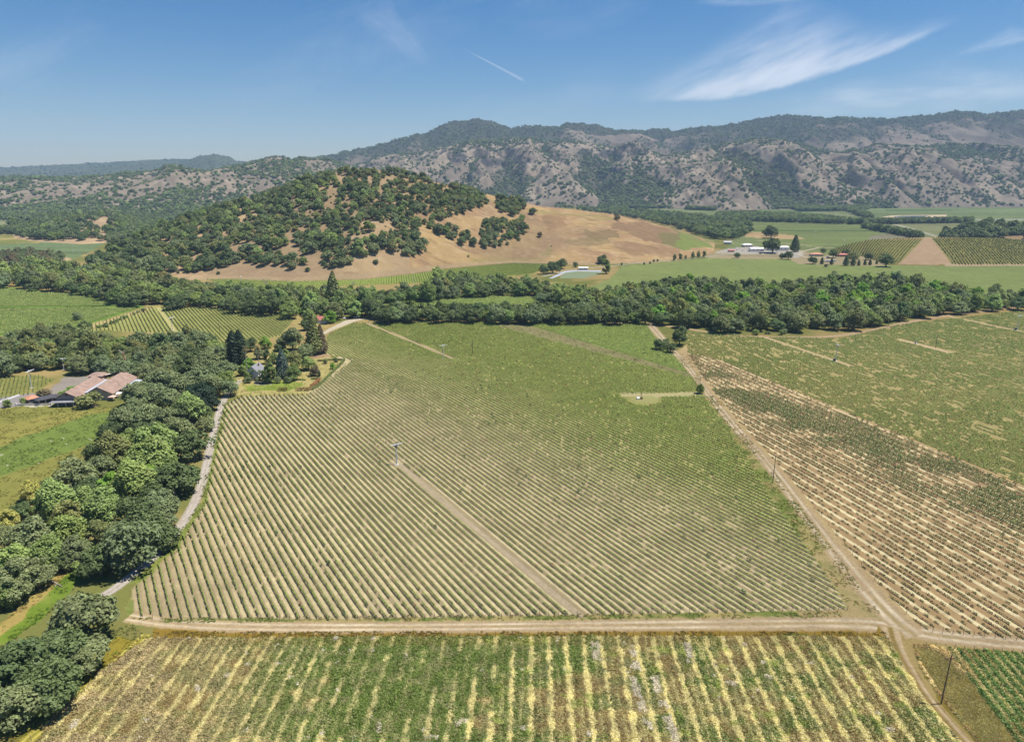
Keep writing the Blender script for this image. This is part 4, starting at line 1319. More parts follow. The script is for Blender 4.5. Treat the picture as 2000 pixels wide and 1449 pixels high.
def main_vines():
    X, Y, px, py = vine_points(P_MAIN, D_MAIN, 1.75)
    L_ = lush_main(px, py)
    # keep the tracks and clearings free
    def near(a, b, w):
        A, B = np.array(G(*a)[:2]), np.array(G(*b)[:2]); v = (B - A) / np.linalg.norm(B - A)
        q = np.stack([X, Y], -1) - A; t = q @ v
        return (np.abs(q @ nrm(v)) < w) & (t > -1) & (t < np.linalg.norm(B - A) + 2)
    k = ~near((781, 907), (1138, 1206), 1.9) & ~near((718, 632), (884, 700), 2.0)
    k &= ~((np.abs(py - (772 - (px - 1280) * .03)) < 4.0) & (px > 1212))
    k &= ~(((px - 1258) / 34) ** 2 + ((py - 781) / 11) ** 2 < 1)
    k &= ~(np.hypot((px - 775) / 14, (py - 906) / 9) < 1)
    st = gstrip_px(px, py)
    n1 = fbm(X / 16, Y / 16, 3, 201); n2 = fbm(X / 50, Y / 50, 3, 203)
    gap = RNG.uniform(size=len(X))
    k &= ~st | (gap < .22)
    k &= gap > (.03 + .10 * sstep(.55, .75, n1) * (1 - L_))
    vig = (.80 + .5 * (n1 - .5) + .3 * (n2 - .5)) * (1 - L_) + L_ * (1.0 + .5 * (n1 - .5))
    vig = vig * RNG.uniform(.86, 1.14, len(X)) * np.where(st, .55, 1)
    odd = RNG.uniform(size=len(X)) < .012
    vig = np.where(odd, vig * 1.55, vig)
    tri = (py < 735) & ((py - 628) < (px - 1010) * .300) & (px > 1000)
    base = mixc(np.broadcast_to(np.array((.150, .192, .048)), (len(X), 3)).copy(), (.178, .240, .056), L_)
    base = mixc(base, (.225, .255, .085), tri.astype(float))
    base[odd] = (.06, .10, .03)
    brown = RNG.uniform(size=len(X)) < .012
    base[brown] = (.20, .14, .06)
    col = vine_cols(len(X), base, 1.0)
    sy = np.clip(vig, .35, 1.7)
    sc = np.stack([np.ones(len(X)), sy * 1.0, (.45 + .55 * sy) * (1 - .28 * sstep(650, 1250, px))], -1)
    y = (L_ + .35 * (n1 - .5)) < .42
    for m, meshes, nm, ni, il, sl, g in ((y & k, VINE_Y, 'young_vines', 200, 'young green grapevine near the front end of a row in the bare soil vineyard', 'rows of young green vines on bare tan soil', 'young vines nearest the front road'),
                                      (~y & k, VINE_M, 'mature_vines', 0, '', 'rows of fuller green vines across the upper middle vineyard', None)):
        s2 = sc[m].copy()
        if meshes is VINE_M: s2 = np.stack([np.ones(m.sum()), np.clip(sy[m], .5, 1.2) * .92, .30 + .36 * np.clip(sy[m], .5, 1.25)], -1)
        add_vines(nm, X[m], Y[m], angle(D_MAIN), s2, col[m], meshes, ni, il, sl, g)


main_vines()


def right_vines():
    X, Y, px, py = vine_points(P_RIGHT, D_RIGHT, 1.8, spacing=SPACING_R)
    low = inpoly(px, py, P_RLOW)

    def near(a, b, w):
        A, B = np.array(G(*a)[:2]), np.array(G(*b)[:2]); v = (B - A) / np.linalg.norm(B - A)
        q = np.stack([X, Y], -1) - A; t = q @ v
        return (np.abs(q @ nrm(v)) < w) & (t > -1) & (t < np.linalg.norm(B - A) + 2)
    k = ~near((1484, 656), (1662, 715), 2.6) & ~near((1840, 615), (2100, 670), 2.6) & ~near((1755, 663), (1856, 689), 4.5)
    n1 = fbm(X / 14, Y / 14, 3, 211); n2 = fbm(X / 70, Y / 45, 3, 213); n3 = fbm(X / 4, Y / 4, 2, 215)
    g = RNG.uniform(size=len(X))
    # dark leafy belt across the lower part, straw and dead wood nearer the camera
    u = py - (738 + (px - 1490) * .414)                               # below the red line
    belt = np.exp(-((u - 42 - 60 * (n2 - .5)) / (24 + .07 * (px - 1400))) ** 2) * sstep(1340, 1400, px) * sstep(.34, .66, n1 + .04 + .1 * n2)
    dens_low = np.clip(.70 + .35 * belt + .7 * (n1 - .5), .25, 1)
    k &= np.where(low, g < dens_low, (g > .05) & ~(fbm((X * D_RIGHT[0] + Y * D_RIGHT[1]) / 7, (X * N_RIGHT[0] + Y * N_RIGHT[1]) / 2.2, 2, 217) + .5 * (n1 - .5) > .71))
    edge = low & (np.abs(u) < 5)
    k &= ~(edge & (g > .3))
    vig = np.where(low, (.68 + .55 * belt + .5 * (n1 - .5)), .95 + .35 * (n1 - .5)) * RNG.uniform(.72, 1.25, len(X))
    base = np.where(low[:, None], mixc(np.broadcast_to(np.array((.135, .135, .055)), (len(X), 3)).copy(), (.10, .142, .045), np.clip(belt * 1.1 + .25, 0, 1)), np.array((.112, .178, .042)))
    pale = sstep(.55, .7, n2) * (~low)
    base = mixc(base, (.19, .22, .07), pale * .6)
    dead = low & (RNG.uniform(size=len(X)) < .26 * (1 - belt))
    base[dead] = (.20, .135, .075)
    col = vine_cols(len(X), base, 1.0)
    sy = np.clip(vig, .4, 1.6)
    sc = np.stack([np.where(low, .75 + .2 * sy, 1.0), sy, .55 + .5 * sy], -1)
    m = k & low
    add_vines('straggly_vines', X[m], Y[m], angle(D_RIGHT), sc[m], col[m], VINE_B, 95, 'straggly old grapevine near the row ends beside the right crossroad', 'rows of straggly old vines between pale straw strips', 'straggly old vines nearest the crossroad')
    m = k & ~low
    sc[m] *= np.array((1, 1.08, .62))
    add_vines('leafy_vines', X[m], Y[m], angle(D_RIGHT), sc[m], col[m], VINE_M, 0, '', 'dense green vine rows with reddish gaps in the right vineyard', None)


right_vines()


def far_vines():
    """vine rows of the smaller vineyards further off"""
    big = [np_mesh('vine_row_piece', m_.V, m_.F, [LEAF]) for m_ in ()]
    X, Y, px, py = vine_points(P_LROWS, D_LEFTV, 2.0, spacing=3.0)
    A, B = np.array(G(308, 600)[:2]), np.array(G(342, 648)[:2]); v = (B - A) / np.linalg.norm(B - A)
    k = np.abs((np.stack([X, Y], -1) - A) @ nrm(v)) > 2.4
    X, Y = X[k], Y[k]
    n1 = fbm(X / 20, Y / 20, 3, 221)
    sc = np.stack([np.ones(len(X)) * 1.1, .85 + .4 * (n1 - .5), .95 + .4 * (n1 - .5)], -1)
    add_vines('left_vineyard_vines', X, Y, angle(D_LEFTV), sc, vine_cols(len(X), (.155, .195, .055), 1), VINE_M, 0, '', 'trellised green vine rows of the tilted vineyard left of the garden', None)
    d = hdir(G(1010, 535), G(985, 516))
    X, Y, px, py = vine_points(P_STRIP, d, 2.6, spacing=3.2)
    add_vines('hillfoot_vines', X, Y, angle(d), np.ones((len(X), 3)) * np.array((1.5, 1.0, 1.0)), vine_cols(len(X), (.18, .215, .065), 1), VINE_M, 0, '', 'narrow vineyard strip along the foot of the dry hill', None)
    d = hdir(G(800, 600), G(880, 590))
    X, Y, px, py = vine_points(P_MIDF, d, 2.4, .6, spacing=2.4)
    add_vines('valley_vines', X, Y, angle(d), np.ones((len(X), 3)) * np.array((1.2, 1.2, .9)) * RNG.uniform(.8, 1.2, (len(X), 1)), vine_cols(len(X), (.21, .25, .08), 1), VINE_M, 0, '', 'bright green vineyard strip between the two tree rows', None)
    pl = [(0, 563), (130, 574), (280, 599), (236, 611), (118, 650), (0, 654)]
    d = hdir(G(0, 602), G(120, 601))
    X, Y, px, py = vine_points(pl, d, 2.2, .5, spacing=2.3)
    k = np.abs(py - 601 - (px - 60) * -.01) > 1.6
    X, Y = X[k], Y[k]
    add_vines('far_left_vines', X, Y, angle(d), np.ones((len(X), 3)) * np.array((1.15, 1.25, .85)) * RNG.uniform(.85, 1.15, (len(X), 1)), vine_cols(len(X), (.205, .24, .078), 1), VINE_M, 0, '', 'solid bright green vineyard at the far left', None)
    # small vineyard beside the long building
    pl = [(0, 738), (68, 734), (104, 742), (56, 770), (0, 780)]
    X, Y, px, py = vine_points(pl, D_MAIN, 1.6, .4, spacing=2.2)
    k = RNG.uniform(size=len(X)) < .72; X, Y = X[k], Y[k]
    add_vines('winery_vines', X, Y, angle(D_MAIN), np.ones((len(X), 3)) * RNG.uniform(.6, 1.1, (len(X), 1)), vine_cols(len(X), (.12, .15, .05), 1), VINE_Y, 0, '', 'patchy small vineyard left of the long pink roofed building', None)
    # rows on the low vineyard hill
    d = hdir(G(1900, 500), G(1855, 478))
    n = nrm(d)
    P = []
    for side, dd, i0 in ((0, d, 0), (1, hdir(G(1700, 500), G(1745, 478)), 1)):
        nn = nrm(dd)
        X, Y, Z = mound.X, mound.Y, mound.Z
        jj = RNG.uniform(0, mound.shape[1] - 1.01, 90000); ii = RNG.uniform(0, 39.0, 90000)
        x, y, z, t = mound.sample(ii, jj)
        u = (x * nn[0] + y * nn[1]) / 4.4
        px, py, _ = proj(x, y, z)
        tri = inpoly(px, py, [(1752, 516), (1806, 461), (1818, 461), (1856, 506), (1862, 519), (1746, 519)]) | (py < 466) & (px < 1830)
        sd_ = px < 1800 if side else px >= 1806
        k = (np.abs(u - np.round(u)) < .16) & ~tri & sd_ & (t < 1.0) & (t > .05) & (px < 2040) & (z > .4)
        P.append(np.stack([x, y, z - .1, np.full(len(x), angle(dd))], -1)[k])
    P = np.concatenate(P)
    add = RNG.permutation(len(P))[:9000]
    P = P[add]
    scatter('hill_vines', 'vine rows combed over the low vineyard hill', 'vines', [proto(m) for m in VINE_M], P[:, :3], P[:, 3], np.ones((len(P), 3)) * np.array((1.6, 1.1, 1.1)), vine_cols(len(P), (.085, .115, .035), 1), RNG.integers(0, 5, len(P)))


far_vines()

# ---------------------------------------------------------------- weeds and grass


def tuft_meshes(nm, n, W, Hh, nl, leaf, seed, up=.3, asp=.6):
    r = []
    for i in range(n):
        rng = np.random.default_rng(seed + i)
        a = rng.uniform(0, 6.28, nl); q = np.sqrt(rng.uniform(0, 1, nl)); h = rng.uniform(0.05, 1, nl) * (1 - .6 * q)
        c = np.stack([np.cos(a) * q * W / 2, np.sin(a) * q * W / 2, h * Hh], -1)
        n_ = np.stack([np.cos(a) * .8, np.sin(a) * .8, up + 0 * a], -1) + rng.normal(size=(nl, 3)) * .6
        r.append(leaf_mesh(nm, c, n_, leaf * rng.uniform(.6, 1.4, nl), rng, asp, .2))
    return r


WEED = tuft_meshes('weed_tuft', 6, 1.15, .7, 34, .34, 1300, .5)
GRASS = tuft_meshes('grass_tuft', 4, .8, .32, 14, .30, 1340, .9, .8)


def weeds():
    W = np.array([G(*p)[:2] for p in P_WEED + P_CORNER])
    x0, x1, y0, y1 = W[:, 0].min(), W[:, 0].max(), W[:, 1].min(), W[:, 1].max()
    n = 330000
    X, Y = RNG.uniform(x0, x1, n), RNG.uniform(y0, y1, n)
    px, py, _ = proj(X, Y, 0 * X)
    jx = (fbm(X / 5, Y / 5, 2, 301) - .5) * 22
    k = (px > -40) & (px < 2040) & (py < 1475)
    a = inpoly(px + jx, py + jx * .3, P_WEED) & k
    b = inpoly(px, py, P_CORNER) & k
    # --- main weedy block
    u = ((X * N_WEED[0] + Y * N_WEED[1]) - U_WEED) / (SPACING * 2)
    ph = np.abs(u - np.round(u)) * 2                                     # 0 on a straw strip, 1 between
    rown = _h(np.round(u), 0 * u, 9)
    along = X * D_WEED[0] + Y * D_WEED[1]
    n1 = fbm(X / 7, Y / 7, 3, 303); n2 = fbm(X / 2.2, Y / 2.2, 3, 305); n3 = fbm(X / 22, Y / 22, 3, 307); n4 = fbm(np.round(u) * 3.1, along / 6, 3, 309)
    greenz = np.exp(-(((px - 760) / 210) ** 2)) * .55 + .22 * sstep(520, 250, px) * 0 + np.exp(-(((px - 1000) / 120) ** 2 + ((py - 1290) / 50) ** 2)) * .3
    strawp = (1 - sstep(.16, .40, ph - .06 * sstep(850, 1000, px) + (n2 - .5) * .75)) * (1 - sstep(.36, .66, greenz + (n4 - .5) * 1.1)) * (.45 + .55 * sstep(.3, .55, n4 + .1 + .25 * sstep(850, 1050, px)))
    grn = sstep(.35, .58, n1 * .55 + n2 * .25 + greenz * .55 + (1 - strawp) * .04)
    C = mixc(np.broadcast_to(np.array((.27, .205, .085)), (n, 3)).copy(), (.125, .170, .038), grn)
    C = mixc(C, (.30, .27, .13), sstep(.55, .72, n2) * .5)
    half = (1 - sstep(.16, .34, np.abs(ph - 1) + (n2 - .5) * .5)) * sstep(.4, .6, n4) * (1 - greenz * 1.4).clip(0, 1)
    C = mixc(C, (.46, .41, .19), half * .75)
    C = mixc(C, np.array((.53, .47, .225)) * np.where(px > 900, 1.10, 1.0)[:, None], strawp * .95)
    lefty = sstep(640, 260, px) * sstep(.42, .62, n1) * .5
    C = mixc(C, (.38, .27, .16), np.clip(lefty * 1.2, 0, 1) * (1 - strawp * .6))
    yg = (fbm(X / 3.1, Y / 3.1, 2, 311) > .76) & (px > 950)
    C[yg] = C[yg] * .4 + np.array((.27, .31, .07)) * .6
    # a few strips of pale dry thistles
    th = np.zeros(n, bool)
    for (ax, ay, bx, by) in ((1232, 1262, 1245, 1310), (1228, 1300, 1268, 1430), (1275, 1320, 1320, 1449), (1342, 1255, 1350, 1300), (1160, 1255, 1166, 1290)):
        A, B = np.array(G(ax, ay)[:2]), np.array(G(bx, by)[:2]); v = (B - A); l = np.linalg.norm(v); v /= l
        q = np.stack([X, Y], -1) - A; t = q @ v
        th |= (t > 0) & (t < l) & (np.abs(q @ nrm(v)) < 1.0) & (n2 > .42)
    th |= (fbm(X / 2.6, Y / 2.6, 2, 313) > .86)
    C[th] = (.47, .42, .32)
    edge_o = (py < 1262) & ~th
    C[edge_o] = C[edge_o] * .8 + np.array((.14, .09, .02)) * .3
    keep = a & (RNG.uniform(size=n) < np.where(strawp > .5, .75, .62))
    sz = np.where(strawp > .5, .80, .95 + .5 * (n1 - .5)) * RNG.uniform(.6, 1.35, n)
    hz = np.where(strawp > .5, .75, .9)
    rz = RNG.uniform(0, 6.28, n)
    C = C * RNG.uniform(.92, 1.08, (n, 1))
    m = keep
    scatter('weeds', 'weedy ground cover, straw strips and green weeds between untended rows', 'weeds', [proto(x) for x in WEED], np.stack([X, Y, 0 * X], -1)[m], rz[m], np.stack([sz, sz, sz * hz], -1)[m], np.clip(C * .85, .01, .6)[m], RNG.integers(0, 6, n)[m])
    # --- corner block at the right with dark green rows
    verge = inpoly(px, py, [(1790, 1262), (1830, 1270), (1900, 1330), (1990, 1449), (2090, 1600), (2040, 1600), (1930, 1470), (1840, 1360), (1800, 1300)])
    dc = hdir(G(1990, 1449), G(1900, 1330)); nc = nrm(dc)
    uc = (X * nc[0] + Y * nc[1]) / SPACING
    pc = np.abs(uc - np.round(uc)) * 2
    gr = sstep(1850, 1930, px - (py - 1300) * .5 + (n1 - .5) * 90)
    row = sstep(.5, .75, pc + (n2 - .5) * .3)
    C2 = mixc(np.broadcast_to(np.array((.28, .20, .085)), (n, 3)).copy(), (.52, .41, .21), (1 - row) * sstep(.35, .6, n1))
    C2 = mixc(C2, (.10, .15, .040), np.clip(gr * (.45 + row * .9) + row * .45 * sstep(.42, .6, n2), 0, 1))
    C2[verge] = np.array((.24, .205, .08)) * RNG.uniform(.75, 1.2, (verge.sum(), 1))
    C2 = C2 * RNG.uniform(.75, 1.25, (n, 1))
    s2 = np.where(verge, .35, .8 + .4 * gr * row) * RNG.uniform(.6, 1.3, n)
    m = b & (RNG.uniform(size=n) < .6)
    scatter('corner_weeds', 'weedy rows with dark green growth in the lower right corner', 'weeds', [proto(x) for x in WEED], np.stack([X, Y, 0 * X], -1)[m], rz[m], np.stack([s2, s2, s2 * .9], -1)[m], np.clip(C2 * 1.05, .01, .6)[m], RNG.integers(0, 6, n)[m])


weeds()


def grasses():
    """short grass on verges, meadow and banks: coloured like the ground it grows from"""
    polys = [[(0, 1010), (40, 985), (120, 925), (215, 852), (240, 794), (0, 794)],
             [(0, 1449), (60, 1449), (290, 1245), (255, 1215), (60, 1330), (0, 1400)], [(0, 1220), (150, 1095), (180, 1110), (130, 1170), (30, 1250), (0, 1290)],
             [(300, 1233), (1730, 1233), (1735, 1250), (290, 1252)], [(260, 1207), (1655, 1194), (1650, 1206), (300, 1216)],
             [(1380, 775), (1400, 772), (1500, 905), (1640, 1090), (1720, 1200), (1660, 1195), (1640, 1160), (1500, 962)], [(1322, 700), (1350, 738), (1372, 772), (1365, 700), (1335, 690)],
             [(436, 785), (446, 790), (424, 880), (402, 985), (350, 1075), (262, 1140), (250, 1130), (335, 1060), (388, 985), (414, 870)], [(436, 760), (470, 774), (604, 770), (690, 704), (646, 700), (560, 672), (450, 700)]]
    dens = [.8, 2.2, 2.2, 3.0, 2.2, 1.6, .8, 1.6, .6]
    for_, col_ = [], []
    for p, dn in zip(polys, dens):
        W = np.array([G(*q)[:2] for q in p])
        x0, x1, y0, y1 = W[:, 0].min(), W[:, 0].max(), W[:, 1].min(), W[:, 1].max()
        n = int((x1 - x0) * (y1 - y0) * dn)
        n = min(n, 160000)
        X, Y = RNG.uniform(x0, x1, n), RNG.uniform(y0, y1, n)
        px, py, _ = proj(X, Y, 0 * X)
        k = inpoly(px, py, p) & (fbm(X / 5, Y / 5, 3, 331) > .36 + .2 * RNG.uniform(size=n))
        c, _, _ = ground_cols(X[k], Y[k])
        for_.append(np.stack([X[k], Y[k], 0 * X[k]], -1)); col_.append(c)
    P, C = np.concatenate(for_), np.concatenate(col_)
    n = len(P)
    C = C * RNG.uniform(.7, 1.2, (n, 1)); g = RNG.uniform(size=n) < .25
    C[g] = C[g] * np.array((.72, .95, .6))
    s = RNG.uniform(.5, 1.25, n)
    scatter('grass', 'short grass tufts on the verges and meadow', 'grass', [proto(x) for x in GRASS], P, RNG.uniform(0, 6.28, n), s, np.clip(C * .80, .01, .6), RNG.integers(0, 4, n))


grasses()

# ---------------------------------------------------------------- trees
KINDS = {'o': (OAK, 'oak_tree', .80), 'r': (ROUND, 'leafy_tree', .98), 't': (TALL, 'tall_leafy_tree', 1.5), 'b': (BUSHK, 'bush', .8), 'c': (CONI, 'conifer_tree', 2.0), 'y': (CYPR, 'cypress_tree', 3.6)}
CW = {'d': 'dark green', 'g': 'grey green', 'm': 'mid green', 'l': 'light green', 'e': 'bright green', 'y': 'yellow', 'o': 'olive green', 'n': 'brownish', 'u': 'blue green', 'k': 'blackish green'}
NOUN = {'o': 'oak', 'r': 'leafy tree', 't': 'tall tree', 'b': 'bush', 'c': 'conifer', 'y': 'cypress'}


def sized(W):
    return 'small' if W < 10 else ('large' if W > 16 else '')


def tree(kc, cc, x, y, W, place, end, group, z=0.0, parts=True, ratio=None, kx=None, size=True, one=None, cat=None, ja=.14):
    K, nm, rt = KINDS[kc]
    Hh = W * (ratio or rt) * RNG.uniform(.92 - (ja - .14) * 1.2, 1.1 + (ja - .14) * 1.4)
    o = plant(K, nm, x, y, W, Hh, jit(COLS[CW[cc]], ja), None, cat or ('bush' if kc == 'b' else 'tree'), group, parts, z)
    ALLT.append((x, y, W / 2))
    noun = ' '.join(w for w in ((sized(W) if size and kc in 'ort' else ''), CW[cc], NOUN[kc]) if w)
    if one: o['label'] = one
    else: PEND.append(((noun, place, end), x if kx is None else kx, o))
    return o


# hand placed: the belt between the meadow and the gravel road (crown centre and width in photo pixels)
BELT = [(168, 1204, 142, 'o', 'g'), (118, 1262, 128, 'o', 'd'), (38, 1296, 132, 'o', 'd'), (150, 1275, 100, 'o', 'g'), (28, 1372, 112, 'o', 'g'), (100, 1332, 120, 'o', 'd'),
        (250, 1062, 124, 'o', 'g'), (192, 1092, 76, 'o', 'd'), (296, 1036, 90, 'o', 'd'), (268, 1005, 88, 'o', 'd'), (310, 985, 76, 'o', 'g'), (336, 930, 94, 'o', 'd'), (300, 965, 70, 'o', 'd'), (318, 1052, 56, 'o', 'd'),
        (374, 866, 76, 'o', 'd'), (352, 838, 60, 'o', 'g'), (316, 1012, 50, 'o', 'g'), (232, 1040, 64, 'o', 'g'),
        (300, 856, 92, 'r', 'l'), (252, 862, 60, 'r', 'm'), (292, 888, 92, 'r', 'l'), (318, 905, 62, 'r', 'm'), (222, 872, 76, 'r', 'o'), (262, 932, 92, 'r', 'l'), (298, 930, 50, 'r', 'e'),
        (244, 962, 44, 'r', 'y'), (202, 990, 78, 'r', 'l'), (214, 940, 46, 'r', 'e'), (170, 975, 56, 'r', 'l'), (110, 972, 80, 'r', 'l'), (128, 1000, 62, 'r', 'o'), (60, 957, 42, 'r', 'y'), (78, 985, 50, 'r', 'm'),
        (150, 925, 84, 'o', 'g'), (196, 908, 60, 'o', 'g'), (172, 950, 54, 'o', 'd'), (186, 885, 52, 'o', 'd'), (150, 968, 36, 'o', 'd'), (100, 945, 36, 'o', 'd'), (125, 1034, 84, 'r', 'm'), (148, 1070, 66, 'r', 'g'), (60, 1052, 84, 'r', 'g'), (92, 1078, 66, 'r', 'm'),
        (20, 1088, 78, 'r', 'l'), (12, 1014, 50, 'r', 'y'), (44, 996, 44, 'o', 'd'), (10, 1050, 60, 'r', 'g'), (24, 1130, 82, 'r', 'g'), (70, 1115, 70, 'r', 'g'), (-8, 1160, 66, 'r', 'm'), (190, 1040, 54, 'r', 'o'), (176, 1010, 40, 'r', 'm'),
        (120, 1090, 52, 'o', 'd'), (160, 1105, 40, 'b', 'm'), (185, 1060, 30, 'b', 'e'),
        (236, 820, 58, 'o', 'g'), (262, 800, 58, 'o', 'g'), (290, 812, 66, 'o', 'g'), (322, 815, 60, 'o', 'g'), (350, 806, 56, 'o', 'd'), (212, 838, 44, 'o', 'd'), (275, 838, 50, 'o', 'd'), (330, 846, 50, 'o', 'd'),
        (372, 790, 62, 'r', 'l'), (396, 804, 42, 'o', 'd'), (384, 772, 58, 'o', 'k'), (410, 786, 40, 'o', 'k'), (270, 770, 62, 'o', 'g'), (300, 768, 60, 'o', 'g'), (335, 776, 60, 'o', 'g'), (312, 742, 60, 'o', 'g'), (350, 748, 64, 'o', 'g'),
        (384, 738, 64, 'o', 'g'), (414, 748, 54, 'o', 'g'), (430, 722, 56, 'o', 'g'), (404, 712, 58, 'o', 'g'), (366, 710, 60, 'o', 'd'), (448, 756, 40, 'o', 'g'), (440, 738, 44, 'o', 'm'), (400, 824, 38, 'b', 'g')]
for cx_, cy_, w_, kc, cc in BELT:
    x, y, W = at_crown(cx_, cy_, w_, KINDS[kc][2])
    tree(kc, cc, x, y, W, 'in the belt by the gravel road', 'from below', 'trees of the belt beside the gravel road', kx=y)


CREEK = []


def region(poly, wr, mix, place, group, tries=2500, gap=.70, end='from the left', parts=True, hr=None, maxn=400):
    xs = [p[0] for p in poly]; ys = [p[1] for p in poly]
    got = 0
    for _ in range(tries):
        cx_, cy_ = RNG.uniform(min(xs), max(xs)), RNG.uniform(min(ys), max(ys))
        if not inpoly(np.array([cx_]), np.array([cy_]), poly)[0]: continue
        W0 = RNG.uniform(*wr)
        kc, cc = mix[int(RNG.integers(len(mix)))]
        g = G(cx_, cy_, W0 * .45)
        x, y = g[0], g[1]
        if any((x - a) ** 2 + (y - b) ** 2 < ((W0 / 2 + r) * gap) ** 2 for a, b, r in ALLT): continue
        ALLT.append((x, y, W0 / 2))
        CREEK.append((W0 / y, kc, cc, x, y, W0, place, end, group, cx_, hr))
        got += 1
        if got >= maxn: break


OAKS = ['od', 'og', 'od', 'og', 'og', 'om']
MIXD = ['od', 'od', 'og', 'og', 'rg', 'rm', 'om', 'rl', 'od', 'ro', 'rl', 'rm']
region([(0, 668), (50, 645), (110, 652), (170, 655), (290, 664), (400, 655), (440, 690), (425, 715), (300, 735), (262, 720), (240, 722), (170, 712), (110, 705), (70, 705), (0, 722)], (11, 18), OAKS + ['ro', 'rg'], 'behind the pink roofed building', 'trees behind the pink roofed building')
region([(110, 640), (150, 610), (180, 640), (160, 650)], (9, 13), ['og', 'od'], 'by the bright left vineyard', 'trees along the left vineyard edge', maxn=4)
region([(180, 640), (290, 600), (286, 604), (200, 638)], (2.5, 4.5), ['bm', 'bd'], 'along the bright left vineyard', 'bushes along the left vineyard edge', maxn=16)
# creek woods
region([(0, 522), (60, 512), (130, 520), (200, 530), (330, 545), (330, 575), (262, 585), (150, 563), (0, 548)], (13, 21), MIXD, 'above the far left vineyard', 'trees of the creek wood on the left')
region([(-20, 496), (60, 490), (118, 498), (110, 512), (0, 515)], (11, 15), ['rn', 'od', 'on', 'od', 'rg'], 'far left beyond the creek wood', 'trees at the far left edge')
region([(330, 548), (400, 560), (520, 565), (640, 568), (730, 570), (740, 606), (680, 612), (560, 606), (470, 598), (400, 588), (330, 590)], (12, 19), MIXD, 'between garden and hill', 'trees of the creek wood above the garden')
region([(730, 575), (800, 572), (832, 560), (846, 546), (880, 536), (960, 545), (1030, 550), (1070, 560), (1060, 568), (960, 566), (860, 570), (790, 585), (740, 590)], (13, 20), MIXD + ['om'], 'behind the bright valley strip', 'trees behind the mid valley strip')
region([(1040, 560), (1100, 566), (1180, 572), (1250, 566), (1256, 600), (1180, 600), (1130, 590), (1060, 580)], (12, 18), MIXD + ['rl', 'rl'], 'right of the bright valley strip', 'trees right of the mid valley strip')
region([(736, 602), (900, 600), (1000, 600), (1262, 602), (1262, 618), (1000, 617), (736, 616)], (12, 18), ['od', 'od', 'og', 'om', 'od'], 'in the row above the main vineyard', 'dark tree row above the main vineyard', gap=.62)
region([(1250, 560), (1300, 548), (1380, 552), (1450, 556), (1500, 560), (1560, 550), (1620, 545), (1760, 548), (1850, 566), (1960, 575), (2030, 572), (2030, 588), (1920, 594), (1790, 606), (1700, 624), (1655, 634), (1620, 628), (1500, 632), (1400, 632), (1330, 622), (1255, 614)], (12, 19), ['od', 'og', 'og', 'om', 'og', 'rg', 'rm', 'rl', 'ro', 'od', 'rl', 're'], 'above the right vineyard', 'trees of the creek wood on the right', tries=5000, gap=.72)
region([(1440, 640), (1520, 640), (1560, 646), (1520, 650), (1440, 648)], (3, 6), ['bm', 'bg', 'bl'], 'beside the creek wood path', 'bushes below the right creek wood', maxn=10)
region([(400, 590), (470, 592), (520, 600), (560, 604), (440, 600)], (4, 8), ['bl', 'be', 'bm', 'rl', 'bo'], 'above the tilted vineyard', 'bushes above the tilted vineyard', maxn=12)


QUOTA = {'o': 205, 'r': 215, 't': 50, 'b': 60}


def plant_creek():
    """the trees that show largest stand as things, the rest of the woods is one mass"""
    CREEK.sort(key=lambda q: -q[0])
    rest = []
    for _, kc, cc, x, y, W, place, end, group, kx, hr in CREEK:
        if QUOTA[kc] > 0:
            QUOTA[kc] -= 1
            tree(kc, cc, x, y, W, place, end, group, kx=kx, ratio=hr, ja=.27); ALLT.pop()
        else: rest.append((x, y, W, kc, cc))
    print('creek rest', len(rest), QUOTA)
    if rest:
        ms = [proto(m) for m in OAK.joint[:3]] + [proto(m) for m in ROUND.joint[:3]]
        scatter('creek_wood', 'further trees filling the creek woods across the valley', 'wood', ms, np.array([(x, y, 0) for x, y, *_ in rest]), RNG.uniform(0, 6.28, len(rest)),
                np.array([W / (12 if k == 'o' else 10) for _, _, W, k, _ in rest]), np.array([jit(COLS[CW[c]]) for *_, c in rest]), np.array([RNG.integers(0, 3) + (0 if k == 'o' else 3) for *_, k, _ in rest]))


plant_creek()


def one(kc, cc, cx_, cy_, w, label, ratio=None, name=None, base=False, cat=None, group=None):
    rt = ratio or KINDS[kc][2]
    if base:
        g = G(cx_, cy_); x, y, W = g[0], g[1], w * mpp(cx_, cy_)
    else: x, y, W = at_crown(cx_, cy_, w, rt)
    K, nm, _ = KINDS[kc]
    ALLT.append((x, y, W / 2))
    return plant(K, name or nm, x, y, W, W * rt, jit(COLS[CW[cc]], .06), label, cat or ('bush' if kc == 'b' else 'tree'), group)


one('c', 'o', 653, 600, 40, 'tall dark conifer towering over the creek wood behind the red roofed barn', 1.75, base=True)
one('c', 'o', 614, 692, 40, 'tall olive green conifer at the garden corner beside the main vineyard', 2.0, base=True)
one('c', 'n', 628, 690, 30, 'darker conifer leaning against the taller one at the garden corner', 1.9, base=True)
one('y', 'k', 459, 722, 22, 'broad blackish cypress left of the white house, the left one of the pair', 3.5, base=True)
one('y', 'k', 472, 720, 22, 'broad blackish cypress left of the white house, the right one of the pair', 3.5, base=True)
one('c', 'u', 553, 738, 36, 'blue green cedar right of the white house', 1.6, base=True)
one('r', 'e', 487, 712, 30, 'bright green tree growing against the left side of the white house')
one('r', 'e', 517, 668, 25, 'vivid lime green tree behind the white house')
one('t', 'm', 526, 724, 26, 'tall green tree hiding the right side of the white house', 1.7)
one('r', 'o', 577, 702, 38, 'domed yellow olive tree behind the blue green cedar')
one('r', 'm', 573, 725, 28, 'dark green rounded tree right of the blue green cedar', 1.2)
one('o', 'g', 570, 660, 46, 'large grey green oak behind the garden lawn', .95)
